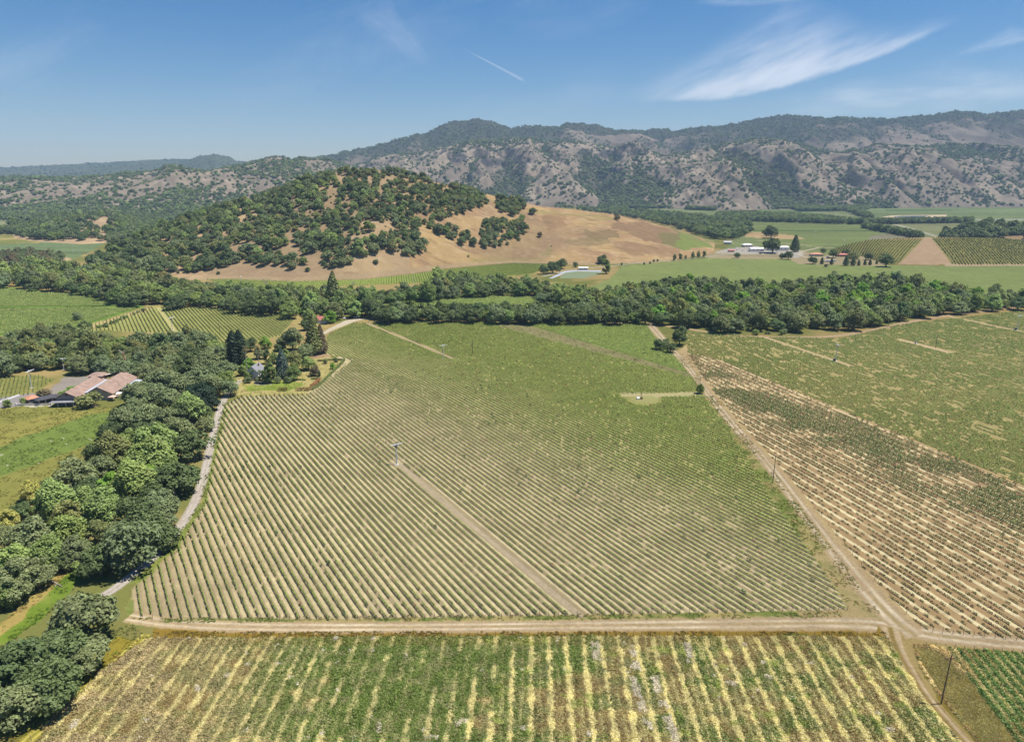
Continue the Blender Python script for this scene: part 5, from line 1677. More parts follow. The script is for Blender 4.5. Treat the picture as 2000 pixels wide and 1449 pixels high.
one('o', 'g', 594, 686, 38, 'spreading grey olive tree left of the garden conifers', .8)
one('r', 'l', 602, 708, 30, 'light green fruit tree on the garden lawn', .9)
one('r', 'n', 614, 722, 20, 'brownish rounded tree on the garden lawn', 1.15)
one('y', 'd', 624, 736, 5, 'small narrow cypress beside the brownish lawn tree', 2.6, base=True)
one('b', 'e', 649, 713, 13, 'bright green rounded shrub on the lawn near the vineyard corner', 1.1)
one('b', 'd', 656, 702, 10, 'dark spiky shrub at the top corner of the lawn', 1.0)
one('b', 'o', 635, 704, 12, 'yellowish shrub at the upper edge of the lawn', .9)
one('r', 'm', 484, 734, 17, 'mid green tree in front of the left corner of the white house', 1.1)
one('t', 'm', 517, 732, 20, 'tall mid green tree in front of the right corner of the white house', 1.5)
one('r', 'l', 474, 722, 22, 'pale green tree at the foot of the cypress pair')
one('o', 'g', 506, 690, 26, 'grey green oak close behind the white house roof')
one('r', 'm', 536, 698, 22, 'rounded mid green tree between the house and the blue green cedar')
one('r', 'l', 556, 690, 20, 'pale green tree above the blue green cedar')
one('b', 'e', 542, 727, 14, 'round palm like shrub in front of the cedar', 1.0)
one('o', 'd', 543, 678, 20, 'dark oak between the house and the tilted vineyard')
one('o', 'd', 488, 672, 30, 'dark tree crown behind the cypress pair', .9)
one('r', 'g', 548, 672, 22, 'grey green tree behind the lime green one')
one('t', 'd', 520, 694, 14, 'dark columnar tree behind the white house', 2.2)
for i, (x_, w_, lab) in enumerate(((485, 15, 'nearest the cypress pair'), (504, 15, 'in front of the house corner'), (523, 15, 'below the tall green tree'), (543, 15, 'under the cedar'), (562, 15, 'nearest the hedge'))):
    one('o', 'g', x_, 741, w_, 'low grey olive shrub in the garden row, ' + lab, .85, 'olive_shrub', cat='shrub', group='olive shrubs along the garden lawn')
one('r', 'l', 603, 616, 30, 'light green tree left of the red roofed barn')
one('r', 'e', 644, 618, 26, 'bright green tree hiding the right end of the red barn', .95)
one('r', 'e', 587, 607, 14, 'small bright green tree in the grass left of the barn')
one('o', 'd', 598, 634, 26, 'dark tree behind the garden oak near the barn')
for x_, w_, lab in ((752, 24, 'left'), (771, 24, 'middle'), (787, 18, 'right')):
    one('r', 'l', x_, 618, w_, f'light green bushy tree at the top of the main vineyard, {lab} one of three', .75, cat='tree', group='three light trees at the top of the main vineyard')
# the clump and the shrub by the field road
one('o', 'd', 1328, 655, 36, 'large dark oak of the clump standing in the field road', .95)
one('o', 'd', 1288, 672, 26, 'dark oak at the left end of the field road clump', .8)
one('o', 'd', 1310, 678, 28, 'low dark oak at the front of the field road clump', .7)
one('o', 'g', 1300, 668, 20, 'grey green oak between the two dark ones of the field road clump', .8)
one('r', 'm', 1368, 757, 17, 'round green shrub tree alone beside the field road', 1.25)
one('b', 'o', 178, 778, 48, 'wide olive green shrub in front of the pink roofed building', .62)
one('o', 'g', 254, 774, 38, 'grey green oak overhanging the right end of the pink roofed building')
one('b', 'e', 124, 768, 24, 'bright green hedge shrub behind the pink roofed building', .6)
one('b', 'e', 144, 758, 22, 'bright green shrub near the parking beside the pink roof', .6)
one('b', 'm', 45, 782, 13, 'small young tree on the parking lot edge', 1.1)
one('b', 'm', 12, 786, 18, 'leafy young tree at the left end of the parking lot', 1.0)
one('b', 'n', 84, 764, 30, 'reddish olive shrub bed between vineyard patch and parking', .4)
# trees round the pond and the meadow road
one('o', 'd', 1080, 521, 26, 'dark oak at the left end of the pond', .9)
one('o', 'd', 1096, 514, 24, 'dark oak behind the left end of the pond', .8)
one('o', 'd', 1062, 526, 22, 'dark oak beside the hillfoot vineyard near the pond', .8)
one('b', 'd', 1124, 516, 11, 'small dark shrub left of the white pond shed', 1.0)
one('o', 'd', 1176, 506, 22, 'dark oak behind the tall pond tree', .8)
one('t', 'm', 1184, 518, 19, 'tall green tree at the right end of the pond', 1.6)
for i, (x_, y_, w_) in enumerate(((1318, 503, 9), (1329, 501, 9), (1339, 503, 6), (1354, 498, 9), (1365, 497, 9), (1376, 496, 9))):
    one('t', 'm', x_, y_ - 1, w_, f'{ORD[i]} tree from the left of the short row along the meadow road', 1.4, 'row_tree', group='young trees along the meadow road')
for i, (x_, y_) in enumerate(((1258, 514), (1270, 513), (1214, 515), (1277, 509), (1284, 508))):
    one('b', 'd', x_, y_, 5, f'{ORD[i]} small dark shrub beside the left stretch of the meadow road', 1.1, cat='shrub', group='shrubs along the meadow road')
# ranch trees
for kc, cc, x_, y_, w_, lab in (('o', 'd', 1510, 478, 36, 'broad dark oak in front of the white ranch shed'), ('c', 'd', 1552, 492, 22, 'dark spreading pine right of the white ranch shed'), ('o', 'd', 1540, 498, 20, 'dark round tree below the white shed'), ('o', 'd', 1528, 500, 14, 'smaller dark tree below the broad oak'),
                          ('o', 'd', 1440, 498, 14, 'dark shrub tree at the ranch entrance'), ('o', 'd', 1588, 508, 18, 'dark tree at the left end of the red roofed houses'), ('o', 'd', 1732, 507, 32, 'broad dark tree at the right end of the ranch row'), ('o', 'd', 1628, 494, 22, 'dark tree between the two ranch houses'),
                          ('o', 'o', 1668, 500, 26, 'olive tree hiding the long red roof'), ('o', 'd', 1698, 500, 18, 'dark tree right of the long red roof'), ('o', 'd', 1608, 489, 12, 'dark tree behind the terracotta roof'), ('o', 'd', 1652, 492, 14, 'dark tree behind the long red roof'),
                          ('c', 'd', 1624, 517, 9, 'first small conifer of the ranch meadow edge'), ('c', 'd', 1652, 519, 14, 'second conifer of the ranch meadow edge'), ('c', 'd', 1666, 519, 12, 'third conifer of the ranch meadow edge'), ('c', 'd', 1677, 519, 8, 'fourth conifer of the ranch meadow edge'),
                          ('c', 'd', 1689, 518, 8, 'fifth conifer of the ranch meadow edge'), ('c', 'd', 1699, 518, 8, 'sixth conifer of the ranch meadow edge'), ('c', 'd', 1712, 516, 6, 'seventh conifer of the ranch meadow edge'), ('c', 'd', 1605, 516, 9, 'dark conifer left of the white trailer'), ('b', 'n', 1614, 518, 8, 'brown red shrub beside the white trailer')):
    if kc == 'c': one(kc, cc, x_, y_, w_, lab, 1.5, base=True)
    else: one(kc, cc, x_, y_, w_, lab)
region([(1392, 478), (1420, 466), (1470, 470), (1490, 482), (1440, 492), (1400, 490)], (9, 14), ['od', 'og', 'om'], 'round the sheds at the left of the ranch', 'trees round the ranch sheds', maxn=14)
one('o', 'd', 1507, 452, 32, 'dark oak clump on the bare knoll beyond the ranch', .75)
one('o', 'd', 1498, 454, 18, 'smaller dark oak beside the clump on the bare knoll', .75)

# ---- hill trees: groups outlined by their feet
HP = [[(150, 522), (260, 464), (400, 408), (540, 368), (650, 331), (740, 331), (860, 356), (948, 376), (952, 398), (930, 412), (880, 424), (845, 436), (822, 440), (806, 458), (826, 480), (836, 496), (800, 503), (740, 492), (690, 518), (640, 526), (612, 506), (575, 528), (545, 518), (500, 524), (480, 508), (440, 524), (400, 530), (345, 534), (290, 540), (200, 545)],
      [(836, 440), (870, 446), (920, 458), (924, 472), (880, 466), (840, 452)], [(905, 472), (926, 474), (926, 482), (900, 480)], [(944, 432), (988, 432), (990, 465), (975, 486), (944, 486), (940, 466)],
      [(990, 440), (1026, 436), (1022, 458), (1004, 470), (988, 466)], [(972, 386), (1022, 396), (1022, 412), (1000, 424), (972, 412)], [(1018, 428), (1024, 428), (1022, 438), (1014, 436)]]
HOPEN = [[(655, 350), (675, 342), (680, 356), (660, 362)], [(712, 345), (730, 343), (735, 356), (715, 358)], [(640, 372), (668, 366), (655, 410), (636, 400)], [(745, 350), (760, 348), (745, 400), (735, 395)], [(775, 345), (800, 352), (815, 365), (800, 368)],
         [(480, 392), (500, 385), (500, 400), (484, 405)], [(385, 445), (400, 438), (392, 470), (380, 466)], [(452, 484), (478, 470), (470, 505), (452, 500)], [(520, 470), (560, 462), (550, 480), (520, 482)], [(560, 485), (590, 470), (575, 505), (555, 510)], [(700, 440), (720, 430), (715, 470), (700, 465)],
         [(600, 410), (625, 402), (620, 425), (598, 430)], [(315, 492), (340, 480), (330, 510), (312, 508)]]
HT = []


def hill_trees():
    n = 26000
    j = RNG.uniform(0, hill.shape[1] - 1.01, n); i = RNG.uniform(2, 149 * 1.0, n)
    x, y, z, t = hill.sample(i, j)
    px, py, _ = proj(x, y, z)
    ok = np.zeros(n, int)
    for q, p in enumerate(HP): ok[inpoly(px, py, p)] = q + 1
    for p in HOPEN: ok[inpoly(px + (vn(x / 8, y / 8, 4) - .5) * 8, py, p)] = 0
    ok[(fbm(x / 20, y / 26, 3, 401) > .57) & (ok == 1)] = 0
    grid = {}
    for k in range(n):
        if not ok[k] or z[k] < 1.0: continue
        foot = py[k] > 480
        W = RNG.uniform(10, 18) * (1.1 if foot else 1.0)
        if RNG.uniform() < .18: W *= .6
        cell = (int(x[k] // 12), int(y[k] // 12))
        bad = False
        for a in (-2, -1, 0, 1, 2):
            for b in (-2, -1, 0, 1, 2):
                for (u, v, r) in grid.get((cell[0] + a, cell[1] + b), ()):
                    if (u - x[k]) ** 2 + (v - y[k]) ** 2 < ((r + W / 2) * .75) ** 2: bad = True; break
                if bad: break
            if bad: break
        if bad: continue
        grid.setdefault(cell, []).append((x[k], y[k], W / 2))
        cc = RNG.choice(['d', 'd', 'd', 'g', 'm', 'g', 'l' if px[k] < 800 and py[k] < 500 else 'd', 'o'])
        HT.append((x[k], y[k], z[k], W, cc, px[k], py[k], ok[k]))


hill_trees()
for (px_, py_, w_, cc) in ((1040, 419, 17, 'd'), (1205, 431, 14, 'n'), (1056, 463, 11, 'n'), (734, 516, 12, 'd'), (600, 530, 11, 'd'), (426, 536, 8, 'd'), (1078, 482, 3, 'k'), (938, 449, 5, 'd'), (938, 460, 10, 'g'), (855, 460, 7, 'm'), (916, 502, 5, 'm'), (1012, 470, 9, 'd'), (990, 478, 8, 'd')):
    # feet on the hill surface seen at this pixel
    P_, Q_, _ = proj(hill.X, hill.Y, hill.Z)
    dd = (P_ - px_) ** 2 + (Q_ - py_) ** 2 + np.where(hill.T > 1, 1e6, 0)
    k = np.unravel_index(np.argmin(dd), dd.shape)
    HT.append((hill.X[k], hill.Y[k], hill.Z[k], w_ * hill.Y[k] / FPX, cc, px_, py_, 99))


def hill_place(px, py, g):
    if g == 99: return 'alone on the dry grass of the hill'
    if g == 2 or g == 3: return 'in the small grove below the hilltop'
    if g == 4: return 'in the left grove on the bare slope'
    if g in (5, 7): return 'in the right grove on the bare slope'
    if g == 6: return 'in the ridge grove right of the hilltop'
    if py > 490: return ('at the left hill foot' if px < 470 else 'at the right hill foot')
    if py < 372: return 'along the hilltop'
    if px < 400: return 'on the hill\'s left flank'
    if px < 600: return 'on the left middle slope'
    if px < 720: return 'on the slope below the hilltop'
    return 'on the wooded right shoulder'


HT.sort(key=lambda q: -(q[3] / q[1]) - (1 if q[7] == 99 else 0))
hs = []
for q, (x, y, z, W, cc, px_, py_, g) in enumerate(HT):
    if q < 300:
        K, nm, rt = KINDS['o']
        o = plant(K, 'hillside_oak', x, y, W, W * RNG.uniform(.72, .95), jit(COLS[CW[cc]]), None, 'tree', 'oaks on the dry hill', False, z - .3)
        PEND.append(((f'{sized(W)} {CW[cc]} oak'.strip(), hill_place(px_, py_, g), 'from the left'), px_, o))
    else: hs.append((x, y, z - .3, W, cc))
print('hill trees', len(HT), 'belt and creek trees', len(ALLT))
# bushes in the gaps of the wooded slope, and the trees past the first 300
n = 9000
j = RNG.uniform(0, hill.shape[1] - 1.01, n); i = RNG.uniform(2, 149.0, n)
x, y, z, t = hill.sample(i, j); px, py, _ = proj(x, y, z)
k = inpoly(px, py, HP[0]) & (fbm(x / 20, y / 26, 3, 401) < .66) & (RNG.uniform(size=n) < .26)
bp = np.stack([x, y, z - .1], -1)[k]
protos = [proto(m) for m in OAK.joint[:3]] + [proto(m) for m in BUSHK.joint[:2]]
P = np.array([h[:3] for h in hs] + [tuple(b) for b in bp])
s1 = [h[3] / 12.0 for h in hs]; s2 = list(RNG.uniform(.9, 2.0, len(bp)))
colr = np.array([jit(COLS[CW[h[4]]]) for h in hs] + [jit(COLS[RNG.choice(['grey green', 'olive green', 'grey green', 'yellow', 'olive green'])], .2) for _ in bp])
colr[len(hs):] *= .9
scatter('hillside_scrub', 'smaller oaks and scrub filling the wooded slope of the dry hill', 'scrub', protos, P, RNG.uniform(0, 6.28, len(P)), np.array(s1 + s2), colr,
        np.concatenate([RNG.integers(0, 3, len(hs)), RNG.integers(3, 5, len(bp))]))


# ---- woods far behind, and the dots of the mountains: nobody counts these
def wood(name, label, polys, wr, n, cols, seed, zf=None, gap=.75, exist=None):
    P, S_, C_ = [], [], []
    grid = {}
    for poly in polys:
        xs = [p[0] for p in poly]; ys = [p[1] for p in poly]
        cx_, cy_ = RNG.uniform(min(xs), max(xs), n), RNG.uniform(min(ys), max(ys), n)
        m = inpoly(cx_, cy_, poly)
        for a, b in zip(cx_[m], cy_[m]):
            W = RNG.uniform(*wr)
            g = G(a, b, W * .4)
            c = (int(g[0] // 20), int(g[1] // 20))
            if any((g[0] - u) ** 2 + (g[1] - v) ** 2 < ((W / 2 + r) * gap) ** 2 for da in (-1, 0, 1) for db in (-1, 0, 1) for (u, v, r) in grid.get((c[0] + da, c[1] + db), ())): continue
            grid.setdefault(c, []).append((g[0], g[1], W / 2))
            P.append((g[0], g[1], 0 if zf is None else zf(a, b))); S_.append(W / 12.0); C_.append(jit(COLS[cols[int(RNG.integers(len(cols)))]]))
    scatter(name, label, 'woods', [proto(m) for m in OAK.joint], np.array(P), RNG.uniform(0, 6.28, len(P)), np.array(S_), np.array(C_), RNG.integers(0, 6, len(P)))


DG = ['dark green', 'dark green', 'grey green', 'mid green']
wood('far_woods', 'dark wood and tree lines spread over the far valley behind the hill',
     [[(950, 366), (1010, 372), (1100, 392), (1200, 404), (1300, 414), (1400, 424), (1460, 432), (1470, 448), (1440, 462), (1400, 462), (1340, 446), (1260, 426), (1180, 414), (1080, 402), (1000, 388)],
      [(1400, 416), (1450, 414), (1530, 418), (1600, 422), (1650, 428), (1648, 432), (1560, 430), (1480, 428), (1400, 430)],
      [(1660, 430), (1760, 429), (1900, 427), (1900, 430), (1760, 432), (1660, 433)], [(1640, 396), (1700, 418), (1706, 426), (1696, 424), (1630, 400)], [(1540, 403), (1570, 401), (1640, 400), (1705, 402), (1690, 408), (1560, 409)],
      [(1160, 396), (1330, 400), (1330, 404), (1200, 404)], [(1340, 402), (1400, 404), (1396, 408), (1340, 406)], [(1690, 437), (1800, 458), (1796, 460), (1690, 440)],
      [(1100, 390), (1250, 386), (1400, 392), (1400, 396), (1200, 396)], [(1720, 388), (1800, 384), (1960, 388), (1966, 396), (1850, 396), (1740, 394)]], (14, 22), 6000, DG, 1, gap=.55)
wood('left_far_woods', 'dark woods along the foot of the left hills', [[(0, 400), (120, 408), (330, 415), (420, 395), (460, 385), (430, 400), (330, 432), (230, 440), (150, 424), (0, 428)], [(0, 446), (90, 436), (60, 450), (0, 452)], [(200, 440), (300, 430), (330, 436), (260, 462), (215, 470)]], (13, 20), 3000, DG, 2, gap=.62)


def ranged(name, label, r, dens, wr, n, cols, protos, seed, hmul=1.0, kfun=None):
    nr, nc = r.shape
    front = int((r.T[:, 0] <= 1.03).sum())
    i = RNG.uniform(1, front - 1, n); j = RNG.uniform(0, nc - 1.01, n)
    x, y, z, t = r.sample(i, j)
    px, py, _ = proj(x, y, z)
    g = r.green[i.astype(int), j.astype(int)]
    rk = r.rock[i.astype(int), j.astype(int)] if hasattr(r, 'rock') else 0 * g
    p = dens(px, py, g, t, rk, x, y)
    # the sheet's cells differ in size: draw evenly over the picture of the slope
    k = (RNG.uniform(size=n) < p) & (px > -20) & (px < 2020) & (z > 1)
    P = np.stack([x, y, z - .5], -1)[k]
    W = RNG.uniform(*wr, k.sum()) * np.where(RNG.uniform(size=k.sum()) < .2, 1.5, 1)
    C_ = np.array([COLS[cols[q]] for q in RNG.integers(0, len(cols), k.sum())]) * RNG.uniform(.75, 1.2, (k.sum(), 1))
    sc = np.stack([W / 12, W / 12, W / 12 * hmul], -1)
    scatter(name, label, 'scrub', protos, P, RNG.uniform(0, 6.28, len(P)), sc, C_, RNG.integers(0, len(protos), len(P)))
    print(name, len(P))


def tiny_tree(seed):
    rng = np.random.default_rng(seed)
    c, n, B, Rr = crown_pts(rng, 12, 8.2, .6, 9, 260, .8, (.2, .34))
    return proto(leaf_mesh('distant_crown', c, n, 2.4 * rng.uniform(.7, 1.3, len(c)), rng))


TT = [tiny_tree(5000 + q) for q in range(4)]
groves = lambda x, y, s, a=210, b=320: fbm(x / a, y / b, 4, s)
ranged('foothill_trees', 'dots of oak and scrub over the near dry mountains', mid_range, lambda px, py, g, t, rk, x, y: np.clip(.10 + .6 * sstep(.50, .70, groves(x, y, 501)) + .5 * g + .35 * (t > .93) - .1 + .22 * (fbm(x / 60, y / 60, 3, 503) > .5), .05, .85) * np.where(rk > .4, .25, 1), (6.5, 14), 62000, ['dark green', 'dark green', 'grey green'], TT, 1)
ranged('left_foothill_trees', 'dots of oak and scrub over the left dry hills', left_range, lambda px, py, g, t, rk, x, y: np.clip(.12 + .75 * sstep(.47, .63, groves(x, y, 511, 160, 260)) + .7 * g + .8 * np.clip(.30 - t, 0, .3) / .3 + .4 * (t > .94), .03, .95), (7, 14), 34000, DG, TT, 2)
ranged('mountain_trees', 'tree cover on the far mountain range', main_range, lambda px, py, g, t, rk, x, y: np.clip(.04 + .5 * g + .35 * (t > .985), 0, .8) * (t > .30), (8, 14), 40000, ['dark green', 'dark green', 'grey green'], TT, 3)
ranged('far_mountain_trees', 'tree cover on the far left mountains', far_left, lambda px, py, g, t, rk, x, y: np.clip(.25 * g + .5 * (t > .97), 0, .7), (9, 16), 10000, ['dark green', 'dark green'], TT, 4)
knoll.green = knoll.green * 0 + 1
ranged('knoll_trees', 'oaks covering the low knoll at the far left', knoll, lambda px, py, g, t, rk, x, y: np.where(((px - 205) / 24) ** 2 + ((py - 440) / 12) ** 2 < 1, .03, np.where((px > 130) & (px < 240) & (fbm(x / 40, y / 40, 3, 521) > .52), .12, .5)), (12, 19), 2600, DG, [proto(m) for m in OAK.joint], 5)
wood_mound.green = wood_mound.green * 0 + 1
ranged('low_hill_trees', 'dark oak wood on the low hill at the right edge', wood_mound, lambda px, py, g, t, rk, x, y: np.where((t > .35) | ((px < 1960) & (t > .12)), .6, .04), (12, 20), 1500, ['dark green', 'dark green', 'grey green'], [proto(m) for m in OAK.joint], 6)

# ---------------------------------------------------------------- poles, machines and posts


def ground_h(px, py): return G(px, py)


def height_at(px, py_base, py_top):
    g = G(px, py_base)
    # solve the height whose top is seen at py_top
    b = (CY - py_top) / FPX
    dy, dz = CP + b * SP, -SP + b * CP
    return H + dz / dy * g[1]


def utility_pole(px, pb, pt, label, arm=True, az=0.0, lean=0.0):
    g = G(px, pb); h = height_at(px, pb, pt)
    e = empty('utility_pole', g, az, label, 'pole', 'wooden utility poles')
    m = MB(); m.tube((0, 0, -.3), (lean, 0, h), .18, .12, 10); m.build('pole', POLEWOOD, e)
    if arm:
        a = MB(); a.box((lean, .14, h - .9), (2.6, .1, .13)); a.tube((lean - .6, .1, h - .95), (lean, .1, h - 1.6), .025, .025, 4); a.tube((lean + .6, .1, h - .95), (lean, .1, h - 1.6), .025, .025, 4)
        ao = a.build('crossarm', POLEWOOD, e)
        for x in (-1.15, 0.0, 1.15):
            i = MB(); zz = h - .82 if x else h
            i.tube((lean + x, .14 if x else 0, zz), (lean + x, .14 if x else 0, zz + .14), .05, .05, 8); i.tube((lean + x, .14 if x else 0, zz + .14), (lean + x, .14 if x else 0, zz + .26), .085, .06, 8)
            i.build('insulator', CONC, e)
    else:
        c = MB(); c.tube((0, 0, h), (0, 0, h + .12), .15, .1, 8); c.build('pole_cap', GALV, e)
        b = MB(); b.box((.2, 0, h - 1.3), (.22, .2, .5)); b.build('meter_box', GALV, e)
    return e


utility_pole(1838, 1374, 1280, 'dark wooden utility pole with a crossarm standing beside the lower right farm track', True, .1, .35)
utility_pole(1509, 944, 889, 'bare dark wooden pole on the verge of the field road', False, 0, .1)
utility_pole(923, 691, 665, 'thin dark pole among the vines at the top of the main vineyard', False)
utility_pole(1827, 680, 653, 'thin dark pole at the right end of the bare clearing', False)
utility_pole(250, 735, 700, 'wooden pole half hidden in the trees behind the pink roof', True)
utility_pole(430, 654, 632, 'thin pole at the lower edge of the tilted vineyard', False)


def wind_machine(px, pb, pt, label, spin, group='vineyard frost fans', house=True, dark=False, k=1.0, tilt=.12):
    g = G(px, pb); h = height_at(px, pb, pt)
    e = empty('wind_machine', g, spin, label, 'wind machine', group)
    p = MB(); p.box((0, 0, .08), (1.9, 1.9, .2)); p.build('base_pad', CONC, e)
    t = MB(); t.tube((0, 0, .1), (0, 0, h * .5), .26 * k, .22 * k, 12); t.tube((0, 0, h * .5), (0, 0, h - .3), .22 * k, .17 * k, 12); t.tube((0, 0, h * .5 - .06), (0, 0, h * .5 + .06), .3 * k, .3 * k, 12)
    t.build('tower', GALV, e)
    hd = MB(); hd.box((0, -.15, h), (.5, .9, .55)); hd.tube((0, -.55, h), (0, -1.0, h), .16, .12, 10); hd.build('gearbox', DARKST if dark else GALV, e)
    for s in (-1, 1):
        b = MB()
        for q in range(4):
            r0, r1 = s * (.15 + q * .68), s * (.15 + (q + 1) * .68)
            w0, w1 = .42 - q * .05, .42 - (q + 1) * .05
            tw = .5 - q * .1
            b.poly([(r0, -1.0 - w0 * .5 * math.sin(tw), h - w0 * .5 + r0 * tilt), (r1, -1.0 - w1 * .5 * math.sin(tw), h - w1 * .5 + r1 * tilt), (r1, -1.0 + w1 * .5 * math.sin(tw), h + w1 * .5 + r1 * tilt), (r0, -1.0 + w0 * .5 * math.sin(tw), h + w0 * .5 + r0 * tilt)])
            b.poly([(r0, -1.06 + w0 * .5 * math.sin(tw), h + w0 * .5 + r0 * tilt), (r1, -1.06 + w1 * .5 * math.sin(tw), h + w1 * .5 + r1 * tilt), (r1, -1.06 - w1 * .5 * math.sin(tw), h - w1 * .5 + r1 * tilt), (r0, -1.06 - w0 * .5 * math.sin(tw), h - w0 * .5 + r0 * tilt)])
            b.box(((r0 + r1) / 2, -1.03, h + (r0 + r1) / 2 * tilt), (abs(r1 - r0) + .02, .05, w0 * .5))
        b.build('blade', WHITE, e)
    if house:
        b = MB(); b.box((-1.0, .4, .95), (1.5, 1.0, 1.5)); b.box((-1.0, .4, 1.75), (1.6, 1.1, .1)); b.tube((-1.4, .4, 1.7), (-1.4, .4, 2.5), .06, .06, 6); b.build('engine_box', DARKST, e)
        f = MB(); f.tube((-2.9, .4, .55), (-1.9, .4, .55), .45, .45, 12); f.box((-2.4, .4, .2), (.9, .8, .2)); f.build('fuel_tank', WHITE, e)
    if dark:   # the idle fan over the young vines, wrapped in a dark screen
        c = MB(); c.tube((0, 0, h - 2.0), (0, 0, h - .75), .34, 1.0, 12); c.build('screen_cone', DARKST, e)
        r = MB(); r.tube((0, 0, h - 1.12), (0, 0, h - .98), 1.0, 1.05, 14); r.build('white_band', WHITE, e)
    return e


wind_machine(775, 907, 866, 'frost fan with a dark funnel at the head of the long vineyard track', .35, dark=True, house=False, k=1.25)
wind_machine(866, 699, 674, 'white bladed frost fan at the end of the upper vineyard track', .2, house=False)
wind_machine(1632, 706, 673, 'pale frost fan with an engine box in the middle of the right vineyard', -.45, tilt=-.35)
wind_machine(1986, 645, 616, 'frost fan with level blades at the right edge of the photo', .1)
wind_machine(337, 646, 620, 'dark frost fan at the end of the track through the tilted vineyard', .9, dark=True, house=False)
wind_machine(62, 758, 724, 'white leaning frost fan left of the parking lot', 1.2, house=False)
wind_machine(125, 722, 700, 'white frost fan in front of the dark trees behind the building', .3, house=False)
for i, (x_, b_, t_) in enumerate(((1558, 440, 430), (1592, 459, 451), (1647, 481, 469), (1841, 454, 433), (470, 553, 540), (808, 551, 541), (143, 492, 480), (155, 493, 482))):
    wind_machine(x_, b_, t_, ('far frost fan left of the ranch fields', 'far frost fan on a pale patch behind the ranch', 'white frost fan between the ranch and the vineyard hill', 'tall frost fan in the pale field left of the low wooded hill', 'slim frost fan in the hillfoot vineyard on the left', 'slim frost fan in the hillfoot vineyard near the pond side', 'left one of two tiny frost fans at the far left', 'right one of two tiny frost fans at the far left')[i], .4 * i, house=False)
# short machine in the mown break
g = G(1252, 779)
e = empty('pump', (*g[:2], 0), .2, 'dark stand pipe with a white tank in the mown break of the main vineyard', 'pump')
m = MB(); m.tube((0, 0, 0), (0, 0, 4.4), .14, .1, 8); m.box((0, 0, 2.9), (.3, .3, .9)); m.build('stand_pipe', DARKST, e)
m = MB(); m.box((.1, -.5, .7), (1.1, 1.0, 1.3)); m.build('motor_box', WALLBRICK, e)
m = MB(); m.tube((-2.9, -.3, .65), (-1.1, -.3, .65), .6, .6, 14); m.box((-2.0, -.3, .15), (1.6, .9, .25)); m.tube((-2.7, -.3, 1.2), (-3.0, -.3, 2.3), .16, .16, 8); m.build('tank', WHITE, e)
g = G(1367, 752)
e = empty('lamp_post', g, 0, 'slim post with a pale head beside the round shrub on the field road', 'post')
h = height_at(1367, 752, 734)
m = MB(); m.tube((0, 0, 0), (0, 0, h - .9), .13, .1, 8); m.build('pole', POLEWOOD, e)
m = MB(); m.box((0, 0, h - .55), (.55, .5, .8)); m.box((0, 0, h - .1), (.7, .65, .1)); m.build('lamp_head', WHITE, e)
g = G(1788, 672)
e = empty('water_tank', g, 0, 'small upright grey tank on the bare clearing in the right vineyard', 'tank')
m = MB(); m.tube((0, 0, 0), (0, 0, 2.3), .62, .62, 14); m.build('tank_body', GALV, e)
m = MB(); m.tube((0, 0, 2.3), (0, 0, 2.6), .62, .15, 14); m.build('lid', DARKST, e)

# row end posts
post_me = None


def post_mesh():
    m = MB(); m.tube((0, 0, -.2), (.0, .0, 1.75), .065, .055, 7); m.tube((0, 0, 1.4), (0, 1.1, 0), .014, .014, 4); m.box((0, 0, 1.77), (.1, .1, .04))
    return np_mesh('end_post', m.V, m.F, [WOOD])


POSTM = post_mesh()


def row_posts(edge, d, label, group, off=.6, spacing=SPACING, skip=1):
    n = nrm(d)
    E = np.array([G(*p)[:2] for p in edge])
    U = E @ n
    done = []
    for a in range(len(E) - 1):
        lo, hi = sorted((U[a], U[a + 1]))
        for k in range(math.ceil(lo / spacing), math.floor(hi / spacing) + 1):
            if k % skip: continue
            t = (k * spacing - U[a]) / (U[a + 1] - U[a])
            p = E[a] + (E[a + 1] - E[a]) * t
            px_, py_, _ = proj(np.array([p[0]]), np.array([p[1]]), np.array([0.0]))
            if not (-10 < px_[0] < 2010 and py_[0] < 1460): continue
            o = bpy.data.objects.new('trellis_post', POSTM); link(o)
            o.location = (p[0], p[1], 0); o.rotation_euler = (RNG.normal(0, .04), RNG.normal(0, .04), angle(d) + math.pi / 2 * (1 if off > 0 else -1))
            o.scale = (1, 1, RNG.uniform(.9, 1.12))
            tag(o, label, 'post', group); done.append(o)
    return done


row_posts([(268, 1208), (640, 1211), (1128, 1203)], D_MAIN, 'thin wooden end post of a young vine row left of the long track', 'row end posts left of the long track')
row_posts([(1146, 1201), (1657, 1192)], D_MAIN, 'thin wooden end post of a young vine row right of the long track', 'row end posts right of the long track')
row_posts([(300, 1246), (700, 1245), (1200, 1243), (1700, 1243)], D_WEED, 'weathered post at the upper edge of the weedy block', 'posts along the weedy block')
row_posts([(1543, 933), (1684, 1108), (1802, 1233), (1900, 1242), (2000, 1252)], D_RIGHT, 'dark end post of a straggly vine row beside the crossroad', 'row end posts of the straggly vineyard', spacing=SPACING_R)
row_posts([(1800, 1263), (1900, 1272), (2000, 1280)], hdir(G(1990, 1449), G(1900, 1330)), 'post along the top of the lower right corner block', 'posts of the corner block')
row_posts([(285, 1262), (235, 1295), (150, 1365), (60, 1448)], np.array(D_WEED)[::-1] * np.array((1, -1)), 'thin post along the left edge of the weedy block', 'posts along the left edge of the weedy block', spacing=3.2)

# ---------------------------------------------------------------- buildings


